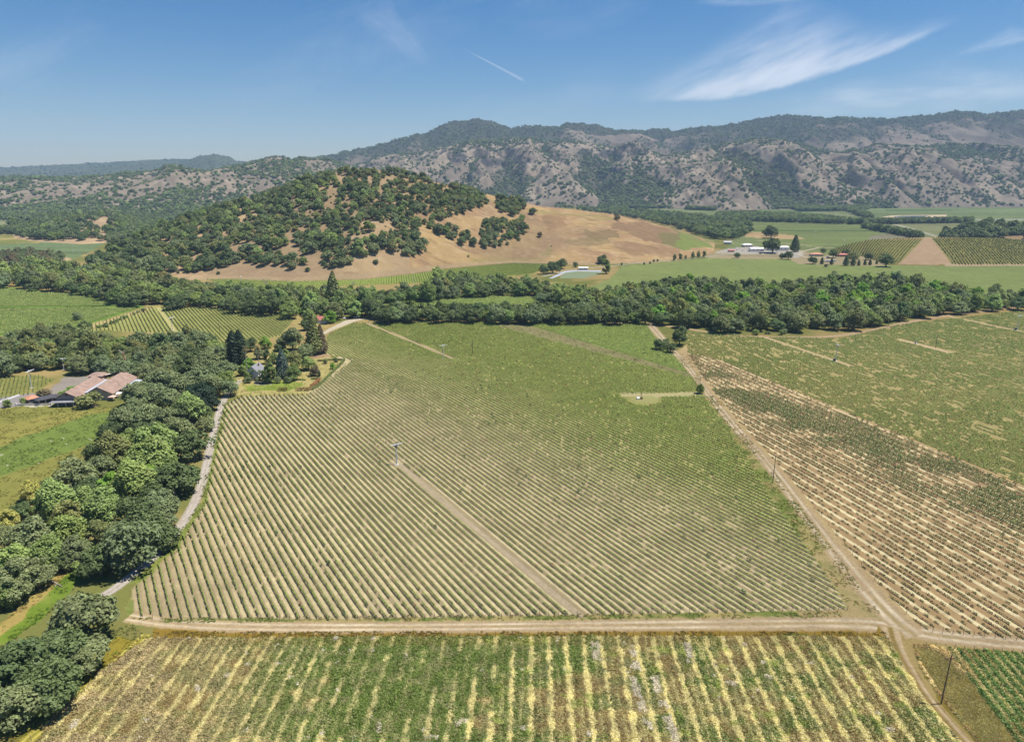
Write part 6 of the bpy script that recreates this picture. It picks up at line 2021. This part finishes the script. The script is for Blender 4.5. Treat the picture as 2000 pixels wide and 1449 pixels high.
def box_walls(m, x0, x1, y0, y1, h, gz=None, z0=0.0):
    m.poly([(x0, y0, z0), (x1, y0, z0), (x1, y0, h)] + ([((x0 + x1) / 2, y0, gz)] if gz else []) + [(x0, y0, h)])
    m.poly([(x1, y1, z0), (x0, y1, z0), (x0, y1, h)] + ([((x0 + x1) / 2, y1, gz)] if gz else []) + [(x1, y1, h)])
    m.poly([(x0, y1, z0), (x0, y0, z0), (x0, y0, h), (x0, y1, h)])
    m.poly([(x1, y0, z0), (x1, y1, z0), (x1, y1, h), (x1, y0, h)])


def pane(name, parent, c, w, h, axis, frame=WHITE, glass=GLASS, sg=-1):
    """a framed window or door standing proud of a wall; axis x = wall facing +-y, y = wall facing +-x"""
    f = MB()
    t = .08
    if axis == 'x':
        f.box((c[0], c[1] + sg * .03, c[2] + h / 2 + t / 2), (w + 2 * t, .1, t)); f.box((c[0], c[1] + sg * .03, c[2] - h / 2 - t / 2), (w + 2 * t, .12, t))
        f.box((c[0] - w / 2 - t / 2, c[1] + sg * .03, c[2]), (t, .1, h)); f.box((c[0] + w / 2 + t / 2, c[1] + sg * .03, c[2]), (t, .1, h))
        fo = f.build(name, frame, parent); g = MB(); g.box((c[0], c[1] + sg * .02, c[2]), (w, .04, h)); g.build('pane', glass, fo)
    else:
        f.box((c[0] + sg * .03, c[1], c[2] + h / 2 + t / 2), (.1, w + 2 * t, t)); f.box((c[0] + sg * .03, c[1], c[2] - h / 2 - t / 2), (.12, w + 2 * t, t))
        f.box((c[0] + sg * .03, c[1] - w / 2 - t / 2, c[2]), (.1, t, h)); f.box((c[0] + sg * .03, c[1] + w / 2 + t / 2, c[2]), (.1, t, h))
        fo = f.build(name, frame, parent); g = MB(); g.box((c[0] + sg * .02, c[1], c[2]), (.04, w, h)); g.build('pane', glass, fo)
    return fo


def house(px, py, w, l, h, rh, rz, label, wall, roof, name='house', cat='house', hip=False, wins=3, chimney=False, door=True, group=None, ov=.6):
    """w along local x (the gable side), l along local y"""
    g = G(px, py)
    e = empty(name, g, rz, label, cat, group)
    m = MB(); box_walls(m, -w / 2, w / 2, -l / 2, l / 2, h, None if hip else h + rh); m.build('wall', wall, e)
    r = MB()
    if hip: r.hip(-w / 2, w / 2, -l / 2, l / 2, h + .02, h + rh, 0, ov)
    else: r.gable(-w / 2, w / 2, -l / 2, l / 2, h, h + rh + .02, 0, ov)
    ro = r.build('roof', roof, e)
    if chimney:
        c = MB(); c.box((w * .2, l * .15, h + rh * .9), (.7, .7, 1.6)); c.build('chimney', WALLBRICK, ro)
    for k in range(wins):
        y = -l / 2 + (k + .7) * l / (wins + .4)
        pane('window', e, (-w / 2, y, h * .55), min(1.3, l / wins * .4), h * .36, 'y', sg=-1); pane('window', e, (w / 2, y, h * .55), min(1.3, l / wins * .4), h * .36, 'y', sg=1)
    pane('window', e, (-w * .24, -l / 2, h * .55), 1.2, h * .36, 'x')
    if door: pane('door', e, (w * .2, -l / 2, 1.06), 1.0, 1.96, 'x', WHITE, WALLBRICK)
    return e


# the long pink roofed building
A = G(133, 791); B = G(196, 752)
ax = math.atan2(B[1] - A[1], B[0] - A[0]) - math.pi / 2
e = empty('winery_building', (A[0], A[1], 0), ax, 'long pale stone building with two pink shingle roofs beside the parking lot', 'building')
m = MB(); box_walls(m, -6.2, 6.2, 0, 36, 4.4, 7.6); m.build('wall', WALLSTONE, e)
m = MB(); m.gable(-6.2, 6.2, 0, 36, 4.4, 7.65, 0, 1.0, .25); ro = m.build('roof', ROOFPINK, e)
m = MB(); box_walls(m, 6.7, 21, 8, 42, 4.2, 8.0); m.build('wall', WALLTAN, e)
m = MB(); m.gable(6.7, 21, 8, 42, 4.2, 8.05, 0, 1.2, .25); m.build('roof', ROOFPINK, e)
m = MB(); m.box((6.6, 22, 4.75), (2.2, 29, .22)); m.build('valley_gutter', ROOFMETAL, e)
m = MB(); m.poly([(22.3, 18, 3.5), (26, 20, 2.9), (26, 40, 2.9), (22.3, 40, 3.5)]); m.poly([(22.3, 40, 3.35), (26, 40, 2.75), (26, 20, 2.75), (22.3, 18, 3.35)]); m.poly([(26, 20, 2.75), (26, 40, 2.75), (26, 40, 2.9), (26, 20, 2.9)]); m.build('lean_to_roof', ROOFMETAL, e)
m = MB(); box_walls(m, -3.5, 3.5, 36.2, 43, 7.2, None); m.build('tower_wall', WALLTAN, e)
m = MB(); m.hip(-3.5, 3.5, 36.2, 43, 7.2, 9.0, 0, 1.4); m.build('tower_roof', ROOFPINK, e)
m = MB(); m.poly([(5, 37, 7.2), (13, 42.6, 8.2), (13, 47, 7.2), (5, 44, 7.0)]); m.poly([(5, 44, 6.8), (13, 47, 7.0), (13, 42.6, 8.0), (5, 37, 7.0)]); m.build('pale_roof_panel', paint('cream_roof', (.62, .54, .44), .8, .08, .4), e)
m = MB(); m.box((-1.0, -2.4, 2.85), (13.5, 4.6, .18)); m.build('porch_roof', ROOFGREY, e)
for x in (-7.0, -3.2, 1.0, 5.0):
    m = MB(); m.box((x, -4.3, 1.38), (.28, .28, 2.76)); m.build('porch_post', WALLTAN, e)
for x in (-4.2, 0, 4.2): pane('window', e, (x, 0, 1.7), 1.8, 1.6, 'x', WALLBRICK)
pane('window', e, (0, 0, 6.2), 1.2, .8, 'x', WALLBRICK)
for y in (12, 19, 26, 34): pane('window', e, (21, y, 2.1), 1.8, 1.4, 'y', WALLBRICK, sg=1)
# small pavilion with the dark roof, and the terracotta gatehouse
g = G(94, 786)
e = empty('pavilion', g, ax + .75, 'low open pavilion with a dark roof left of the pink roofed building', 'pavilion')
m = MB(); m.hip(-5.5, 5.5, -2.6, 2.6, 3.0, 4.4, 0, .8); m.build('roof', ROOFDARK, e)
for x in (-5, -1.7, 1.7, 5):
    for y in (-2.4, 2.4):
        m = MB(); m.box((x, y, 1.5), (.4, .4, 3.0)); m.build('post', WALLTAN, e)
m = MB(); m.box((0, 2.0, 1.2), (10.4, .25, 2.4)); m.build('back_wall', WALLBRICK, e)
house(63, 786, 5.2, 6.5, 3.0, 1.5, ax + .75, 'little gatehouse with a terracotta roof at the end of the pavilion', WALLSTONE, ROOFTERRA, 'gatehouse', 'house', True, 1)
g0, g1 = G(40, 789), G(104, 788)
e = empty('garden_wall', ((g0[0] + g1[0]) / 2, (g0[1] + g1[1]) / 2 - 3, 0), math.atan2(g1[1] - g0[1], g1[0] - g0[0]), 'low cream wall in front of the pavilion', 'wall')
L_ = math.hypot(g1[0] - g0[0], g1[1] - g0[1])
m = MB(); m.box((0, 0, .5), (L_, .3, 1.0)); m.build('wall', paint('cream_wall', (.66, .60, .50), .9, .06, .4), e)
for s in (-1, 1):
    m = MB(); m.box((s * (L_ / 2 + .3), 0, .75), (.55, .55, 1.5)); m.box((s * (L_ / 2 + .3), 0, 1.55), (.7, .7, .12)); m.build('pier', WHITE, e)
g0, g1 = G(-6, 788), G(38, 772)
e = empty('kerb_wall', ((g0[0] + g1[0]) / 2, (g0[1] + g1[1]) / 2, 0), math.atan2(g1[1] - g0[1], g1[0] - g0[0]), 'long white kerb wall along the upper edge of the parking lot', 'wall')
m = MB(); m.box((0, 0, .35), (math.hypot(g1[0] - g0[0], g1[1] - g0[1]), .35, .7)); m.build('wall', WHITE, e)
# parasol and cream awning by the right wall of the building
g = G(221, 782)
e = empty('parasol', g, 0, 'pinkish square parasol on the terrace right of the olive shrub', 'parasol')
m = MB(); m.tube((0, 0, 0), (0, 0, 2.9), .05, .05, 8); m.build('pole', WOOD, e)
m = MB(); m.hip(-2, 2, -2, 2, 2.5, 3.3, 0, 0); m.build('canopy', paint('pink_canvas', (.62, .40, .32), .9, .06, 1), e)
g = G(232, 776)
e = empty('parasol', g, .4, 'white parasol under the oaks beside the pinkish one', 'parasol')
m = MB(); m.tube((0, 0, 0), (0, 0, 3.1), .05, .05, 8); m.build('pole', WOOD, e)
m = MB(); m.hip(-1.8, 1.8, -1.8, 1.8, 2.6, 3.4, 0, 0); m.build('canopy', WHITE, e)

house(501, 738, 7.5, 10, 5.4, 3.6, -.12, 'tall white gabled house half hidden by garden trees', paint('white_clapboard', (.72, .74, .78), .7, .05, .6), ROOFGREY, 'white_house', 'house', False, 3, True)
house(626, 630, 6.5, 13, 3.2, 2.6, math.pi / 2 - .1, 'white barn with a red roof behind the main vineyard', WHITE, ROOFRED, 'red_roofed_barn', 'barn', False, 2)
house(1139, 527, 5, 13, 3.2, .7, math.pi / 2, 'long white shed beside the pond', WHITE, WHITE, 'pond_shed', 'shed', False, 4)
# ranch
house(1477, 491, 14, 24, 5.2, 1.6, math.pi / 2, 'white ranch shed left of the broad oak', WHITE, WHITE, 'white_shed', 'shed', False, 3)
house(1519, 489, 14, 34, 6.0, 1.8, math.pi / 2, 'long white ranch shed behind the broad oak', WHITE, WHITE, 'white_shed', 'shed', False, 4)
house(1459, 482, 10, 18, 4, 2.2, math.pi / 2 + .15, 'pale domed shed with trees round it at the ranch', WALLTAN, WHITE, 'white_shed', 'shed', True, 2)
house(1421, 477, 10, 14, 4, 2.0, math.pi / 2 - .3, 'grey roofed shed among the trees left of the ranch', WALLTAN, ROOFMETAL, 'grey_shed', 'shed', False, 2)
house(1428, 492, 5, 10, 2.6, 1.2, math.pi / 2, 'small dark red shed at the ranch entrance', WALLBRICK, ROOFRED, 'red_shed', 'shed', False, 2)
house(1594, 500, 10, 20, 3.4, 2.4, math.pi / 2 - .1, 'ranch house with a terracotta roof', WALLTAN, ROOFTERRA, 'ranch_house', 'house', True, 4, True)
house(1645, 501, 9, 18, 3.2, 2.2, math.pi / 2, 'red roofed ranch house left of the olive tree', WALLBRICK, ROOFRED, 'ranch_house', 'house', True, 4)
house(1690, 499, 9, 26, 3.2, 2.4, math.pi / 2 + .05, 'long red roofed ranch house right of the olive tree', WALLBRICK, ROOFRED, 'ranch_house', 'house', True, 4)
house(1716, 504, 5, 10, 2.8, .8, math.pi / 2, 'low grey shed beside the broad tree at the ranch end', WALLSTONE, ROOFGREY, 'grey_shed', 'shed', False, 2)
# far buildings under the mountains
for i, (px_, py_, w, l, h, roof, lab) in enumerate(((1578, 406, 18, 40, 7, ROOFTERRA, 'far long building with a pale red roof under the mountains'), (1600, 404, 16, 30, 9, WHITE, 'far white building left of the widest white one'), (1620, 404, 22, 54, 8, WHITE, 'widest far white building under the mountains'),
                                                   (1672, 405, 16, 40, 6, ROOFGREY, 'far grey roofed building right of the white ones'), (1690, 406, 14, 22, 6, ROOFMETAL, 'small far metal roofed building at the field edge'))):
    house(px_, py_, w, l, h, 3, math.pi / 2, lab, WALLTAN, roof, 'far_building', 'building', False, 3)
for px_, py_, w, l, lab in ((1657, 434, 10, 16, 'far white shed at the crossing of the tree lines'), (1447, 430, 10, 18, 'far pale house left of the tree line'), (700, 0, 0, 0, '')):
    if l: house(px_, py_, w, l, 5, 2, math.pi / 2, lab, WHITE, WHITE, 'far_shed', 'shed', False, 2)
# house on the hilltop
k = np.unravel_index(np.argmin((proj(hill.X, hill.Y, hill.Z)[0] - 688) ** 2 + (hill.T - .99) ** 2 * 1e5), hill.X.shape)
ho = house(700, 700, 9, 18, 4, 2.2, math.pi / 2, 'pale house among the oaks on the very top of the hill', WALLTAN, ROOFGREY, 'hilltop_house', 'house', True, 4)
ho.location = (hill.X[k], hill.Y[k], hill.Z[k] - .3)

# ---------------------------------------------------------------- vehicles


def car(px, py, rz, label, body, kind='car', name='parked_car', group='parked vehicles'):
    e = empty(name, G(px, py), rz, label, kind, group)
    L, W = (4.7, 1.85) if kind == 'car' else (5.6, 2.0)

    def loft(prof, w0, w1):
        m = MB(); n = len(prof)
        l = [(x, -w, z) for (x, z), w in zip(prof, w1)]; r = [(x, w, z) for (x, z), w in zip(prof, w1)]
        m.poly(l); m.poly(r[::-1])
        for i in range(n):
            j = (i + 1) % n; m.poly([l[j], l[i], r[i], r[j]])
        return m
    hb = W / 2
    if kind == 'car':
        p = [(-2.35, .35), (2.3, .35), (2.38, .62), (2.2, .82), (1.1, .95), (-1.9, 1.0), (-2.32, .92)]
        loft(p, hb, [hb] * 7).build('body', body, e)
        c = [(1.15, .95), (.45, 1.45), (-1.2, 1.48), (-2.0, 1.0)]
        co = loft(c, 0, [hb * .96, hb * .78, hb * .78, hb * .92]).build('cabin', body, e)
    else:
        p = [(-2.8, .5), (2.75, .5), (2.85, .8), (2.6, 1.05), (1.3, 1.15), (-2.8, 1.15)]
        loft(p, hb, [hb] * 6).build('body', body, e)
        c = [(1.35, 1.15), (.8, 1.82), (-.7, 1.85), (-.95, 1.15)]
        co = loft(c, 0, [hb * .96, hb * .8, hb * .8, hb * .94]).build('cabin', body, e)
        b = MB(); b.box((-1.9, 0, 1.16), (1.7, 1.6, .04)); b.build('bed', DARKST, e)
    w = MB(); top = 1.42 if kind == 'car' else 1.75; bot = 1.02 if kind == 'car' else 1.25
    for s in (-1, 1):
        w.poly([(.95, s * (hb * .955 + .02), bot), (-1.0 if kind != 'car' else -1.7, s * (hb * .95 + .02), bot), (-.7 if kind != 'car' else -1.2, s * (hb * .81 + .02), top - .04), (.5, s * (hb * .81 + .02), top - .04)][::s])
    w.build('window', GLASS, co)
    ws = MB(); ws.poly([(1.17, -.75, bot - .02), (1.17, .75, bot - .02), (.56, .66, top), (.56, -.66, top)]); ws.build('windscreen', GLASS, co)
    for x in (-1.45, 1.45):
        for s in (-1, 1):
            t = MB(); t.tube((x, s * (hb - .2), .34), (x, s * (hb + .02), .34), .34, .34, 14); t.build('wheel', TYRE, e)
    for s in (-1, 1):
        h = MB(); h.box((L / 2 + .02, s * .65, .68 if kind == 'car' else .85), (.08, .32, .16)); h.build('headlight', WHITE, e)
    return e


car(1333, 636, math.pi - .15, 'blue car parked on the dirt path at the creek wood', BLUEPAINT)
car(674, 623, 1.2, 'silver car parked on the pale yard right of the red barn', SILVER)
car(681, 623, 1.3, 'dark car parked beside the silver one on the barn yard', BLACKPAINT)
car(697, 621, .1, 'white pickup truck on the pale yard above the main vineyard', WHITE, 'pickup truck', 'pickup_truck')
car(1485, 496, .2, 'dark vehicle parked in front of the white ranch shed', BLACKPAINT)
car(1450, 490, .4, 'silver car on the pale ranch yard', SILVER)
car(1440, 489, -.3, 'white car on the pale ranch yard near the red shed', WHITE)
car(1607, 505, .2, 'white pickup truck beside the terracotta roofed house', WHITE, 'pickup truck', 'pickup_truck')
car(1617, 503, -.1, 'blue car beside the terracotta roofed house', BLUEPAINT)
car(1712, 508, 0, 'dark pickup truck parked at the ranch end', BLACKPAINT, 'pickup truck', 'pickup_truck')


def trailer(px, py, rz, label, L=9.0):
    e = empty('trailer', G(px, py), rz, label, 'trailer', 'white trailers at the ranch')
    m = MB(); m.box((0, 0, 1.75), (L, 2.5, 2.5)); m.box((0, 0, 3.03), (L + .1, 2.55, .08)); m.build('body', WHITE, e)
    m = MB(); m.box((0, 0, 1.3), (L + .01, 2.53, .35)); m.build('stripe', BLUEPAINT, e)
    for x in (-L * .2, L * .12): pane('window', e, (x, -1.25, 2.15), 1.1, .6, 'x', DARKST)
    for x in (-.6, .6):
        for s in (-1, 1):
            t = MB(); t.tube((x, s * 1.0, .38), (x, s * 1.27, .38), .38, .38, 12); t.build('wheel', TYRE, e)
    m = MB(); m.tube((L / 2, 0, .6), (L / 2 + 1.3, 0, .55), .06, .06, 6); m.build('drawbar', DARKST, e)


trailer(1618, 512, .05, 'long white trailer in front of the red roofed ranch houses', 12)
trailer(1628, 511, -.1, 'shorter white trailer beside the long one at the ranch', 7)

# ---------------------------------------------------------------- garden: hedges, palms


def hedge(name, pts, w, h, col, label):
    P = [np.array(G(*p)[:2]) for p in pts]
    c, n_ = [], []
    rng = np.random.default_rng(len(pts) * 31 + int(w * 10))
    for a, b in zip(P[:-1], P[1:]):
        l = np.linalg.norm(b - a); v = (b - a) / l; q = np.array((-v[1], v[0]))
        k = int(l * 42)
        t = rng.uniform(0, l, k); s = rng.uniform(-1, 1, k); z = rng.uniform(.05, 1, k)
        face = rng.uniform(size=k)
        s = np.where(face < .45, np.sign(s), s); z = np.where(face >= .45, 1, z)
        hz = h * (.85 + .3 * vn(t / 1.5, t * 0, 5))
        p = a + v * t[:, None] + q * (s * w / 2 * (.85 + .3 * vn(t / 1.3, z * 3, 8)))[:, None]
        c.append(np.concatenate([p, (z * hz)[:, None]], 1))
        n_.append(np.stack([q[0] * s * (face < .45), q[1] * s * (face < .45), .3 + (face >= .45)], -1) + rng.normal(size=(k, 3)) * .4)
    o = bpy.data.objects.new(name, leaf_mesh('hedge_leaves', np.concatenate(c), np.concatenate(n_), .42 * rng.uniform(.7, 1.3, sum(map(len, c))), rng))
    o['tcol'] = col
    link(o)
    return tag(o, label, 'hedge')


hedge('hedge', [(610, 762), (625, 752), (660, 718), (673, 704)], 1.3, 1.3, [.10, .13, .04], 'long clipped green hedge along the vineyard corner of the lawn')
hedge('hedge', [(673, 704), (645, 704), (620, 706)], 1.2, 1.1, [.06, .09, .03], 'dark clipped hedge along the upper edge of the lawn')
hedge('red_hedge', [(578, 763), (607, 763)], 2.2, 1.7, [.13, .07, .035], 'reddish hedge at the lower lawn corner by the vineyard')
hedge('red_hedge', [(543, 763), (561, 763)], 2.2, 1.6, [.12, .075, .035], 'shorter reddish hedge left of the longer reddish one')
hedge('red_hedge', [(608, 758), (624, 744)], 2.4, 1.6, [.20, .085, .04], 'bright red flowering hedge section on the lawn edge')
hedge('box_hedge', [(578, 742), (597, 743)], 1.2, .8, [.12, .17, .035], 'low bright green box hedge on the lawn')
hedge('box_hedge', [(608, 741), (626, 741)], 1.2, .9, [.08, .12, .035], 'low dark box hedge joining the long clipped one')
for px_, pb, pt, lab in ((484, 736, 676, 'tallest palm, slim, left of the white house'), (507, 728, 676, 'tall palm right behind the white house'), (494, 744, 722, 'short palm in front of the white house, left'), (508, 744, 723, 'short palm in front of the white house, right'), (570, 745, 722, 'short palm at the right of the garden shrubs')):
    g = G(px_, pb); h = height_at(px_, pb, pt)
    plant(PALM, 'palm_tree', g[0], g[1], 5.0 if h > 9 else 3.6, h, [.17, .155, .075] if h > 9 else [.10, .13, .045], lab, 'palm', 'palms in the garden')

# bare trunks
g = G(253, 742); h = height_at(253, 742, 684)
e = empty('dead_tree', g, 0, 'tall bare reddish trunk with pale broken top behind the pink roof', 'dead tree')
m = MB(); m.tube((0, 0, -.2), (-.6, 0, h * .5), .75, .6, 10, 0); m.tube((-.6, 0, h * .5), (-1.6, 0, h * .92), .6, .36, 10, 0); m.build('trunk', REDBARK, e)
m = MB()
for a, l in ((2.6, 3.4), (3.4, 2.6), (.3, 1.8), (1.2, 2.2)): m.tube((-1.6, 0, h * .9), (-1.6 + math.cos(a) * l, math.sin(a) * l * .5, h * .95 + l * .35), .2, .06, 6)
m.build('branch', PALEBARK, e)


def bare_tree(px, py, pt, label):
    g = G(px, py); h = height_at(px, py, pt)
    e = empty('bare_tree', g, RNG.uniform(0, 6), label, 'bare tree', 'bare grey trees')
    rng = np.random.default_rng(int(px))
    m = MB(); m.tube((0, 0, -.2), (0, 0, h * .55), .3, .2, 8); m.build('trunk', PALEBARK, e)
    b = MB()
    for _ in range(14):
        a, z = rng.uniform(0, 6.28), rng.uniform(.3, .56) * h
        l = rng.uniform(.25, .42) * h
        p = Vector((math.cos(a) * l * .6, math.sin(a) * l * .6, z + l * .8))
        b.tube((0, 0, z), p, .12, .06, 5, 0, False)
        for _ in range(4):
            b.tube(p, p + Vector(rng.uniform(-1.6, 1.6, 3)) + Vector((0, 0, 1.0)), .06, .02, 4, 0, False)
    b.build('branches', PALEBARK, e)


bare_tree(520, 566, 540, 'bare pale tree in the creek wood below the hillfoot vineyard')
bare_tree(480, 572, 543, 'bare grey tree left of the other bare one in the creek wood')
bare_tree(690, 566, 546, 'small bare tree in the creek wood above the barn')
g0, g1 = G(90, 1134), G(124, 1146)
e = empty('fallen_log', (g0[0], g0[1], 0), math.atan2(g1[1] - g0[1], g1[0] - g0[0]), 'pale fallen trunk lying on the green grass left of the oaks', 'log')
L_ = math.hypot(g1[0] - g0[0], g1[1] - g0[1])
m = MB(); m.tube((0, 0, .5), (L_ * .55, .1, .38), .26, .2, 8); m.tube((L_ * .55, .1, .38), (L_, -.2, .25), .2, .1, 8); m.build('trunk', PALEBARK, e)
m = MB(); m.tube((L_ * .6, 0, .35), (L_ * .75, -1.3, .15), .1, .05, 6); m.tube((L_ * .3, 0, .45), (L_ * .4, .9, .9), .08, .03, 6); m.build('branch', PALEBARK, e)

ordinal_labels()

# ---------------------------------------------------------------- haze
HAZE_D = 6.0e-5


def haze():
    t = NT('haze')
    v = t.n('ShaderNodeVolumePrincipled')
    v.inputs['Color'].default_value = (.50, .72, 1.0, 1)
    v.inputs['Density'].default_value = HAZE_D
    v.inputs['Anisotropy'].default_value = .0
    t.L.new(v.outputs[0], t.out.inputs['Volume'])
    m = MB(); m.box((0, 3500, 410), (26000, 15000, 822)); m.V = [(a, b, c) for a, b, c in m.V]
    o = m.build('haze', [t.m])
    tag(o, 'thin blue summer haze over the whole valley', 'haze', kind='stuff')
    o.visible_shadow = True


haze()
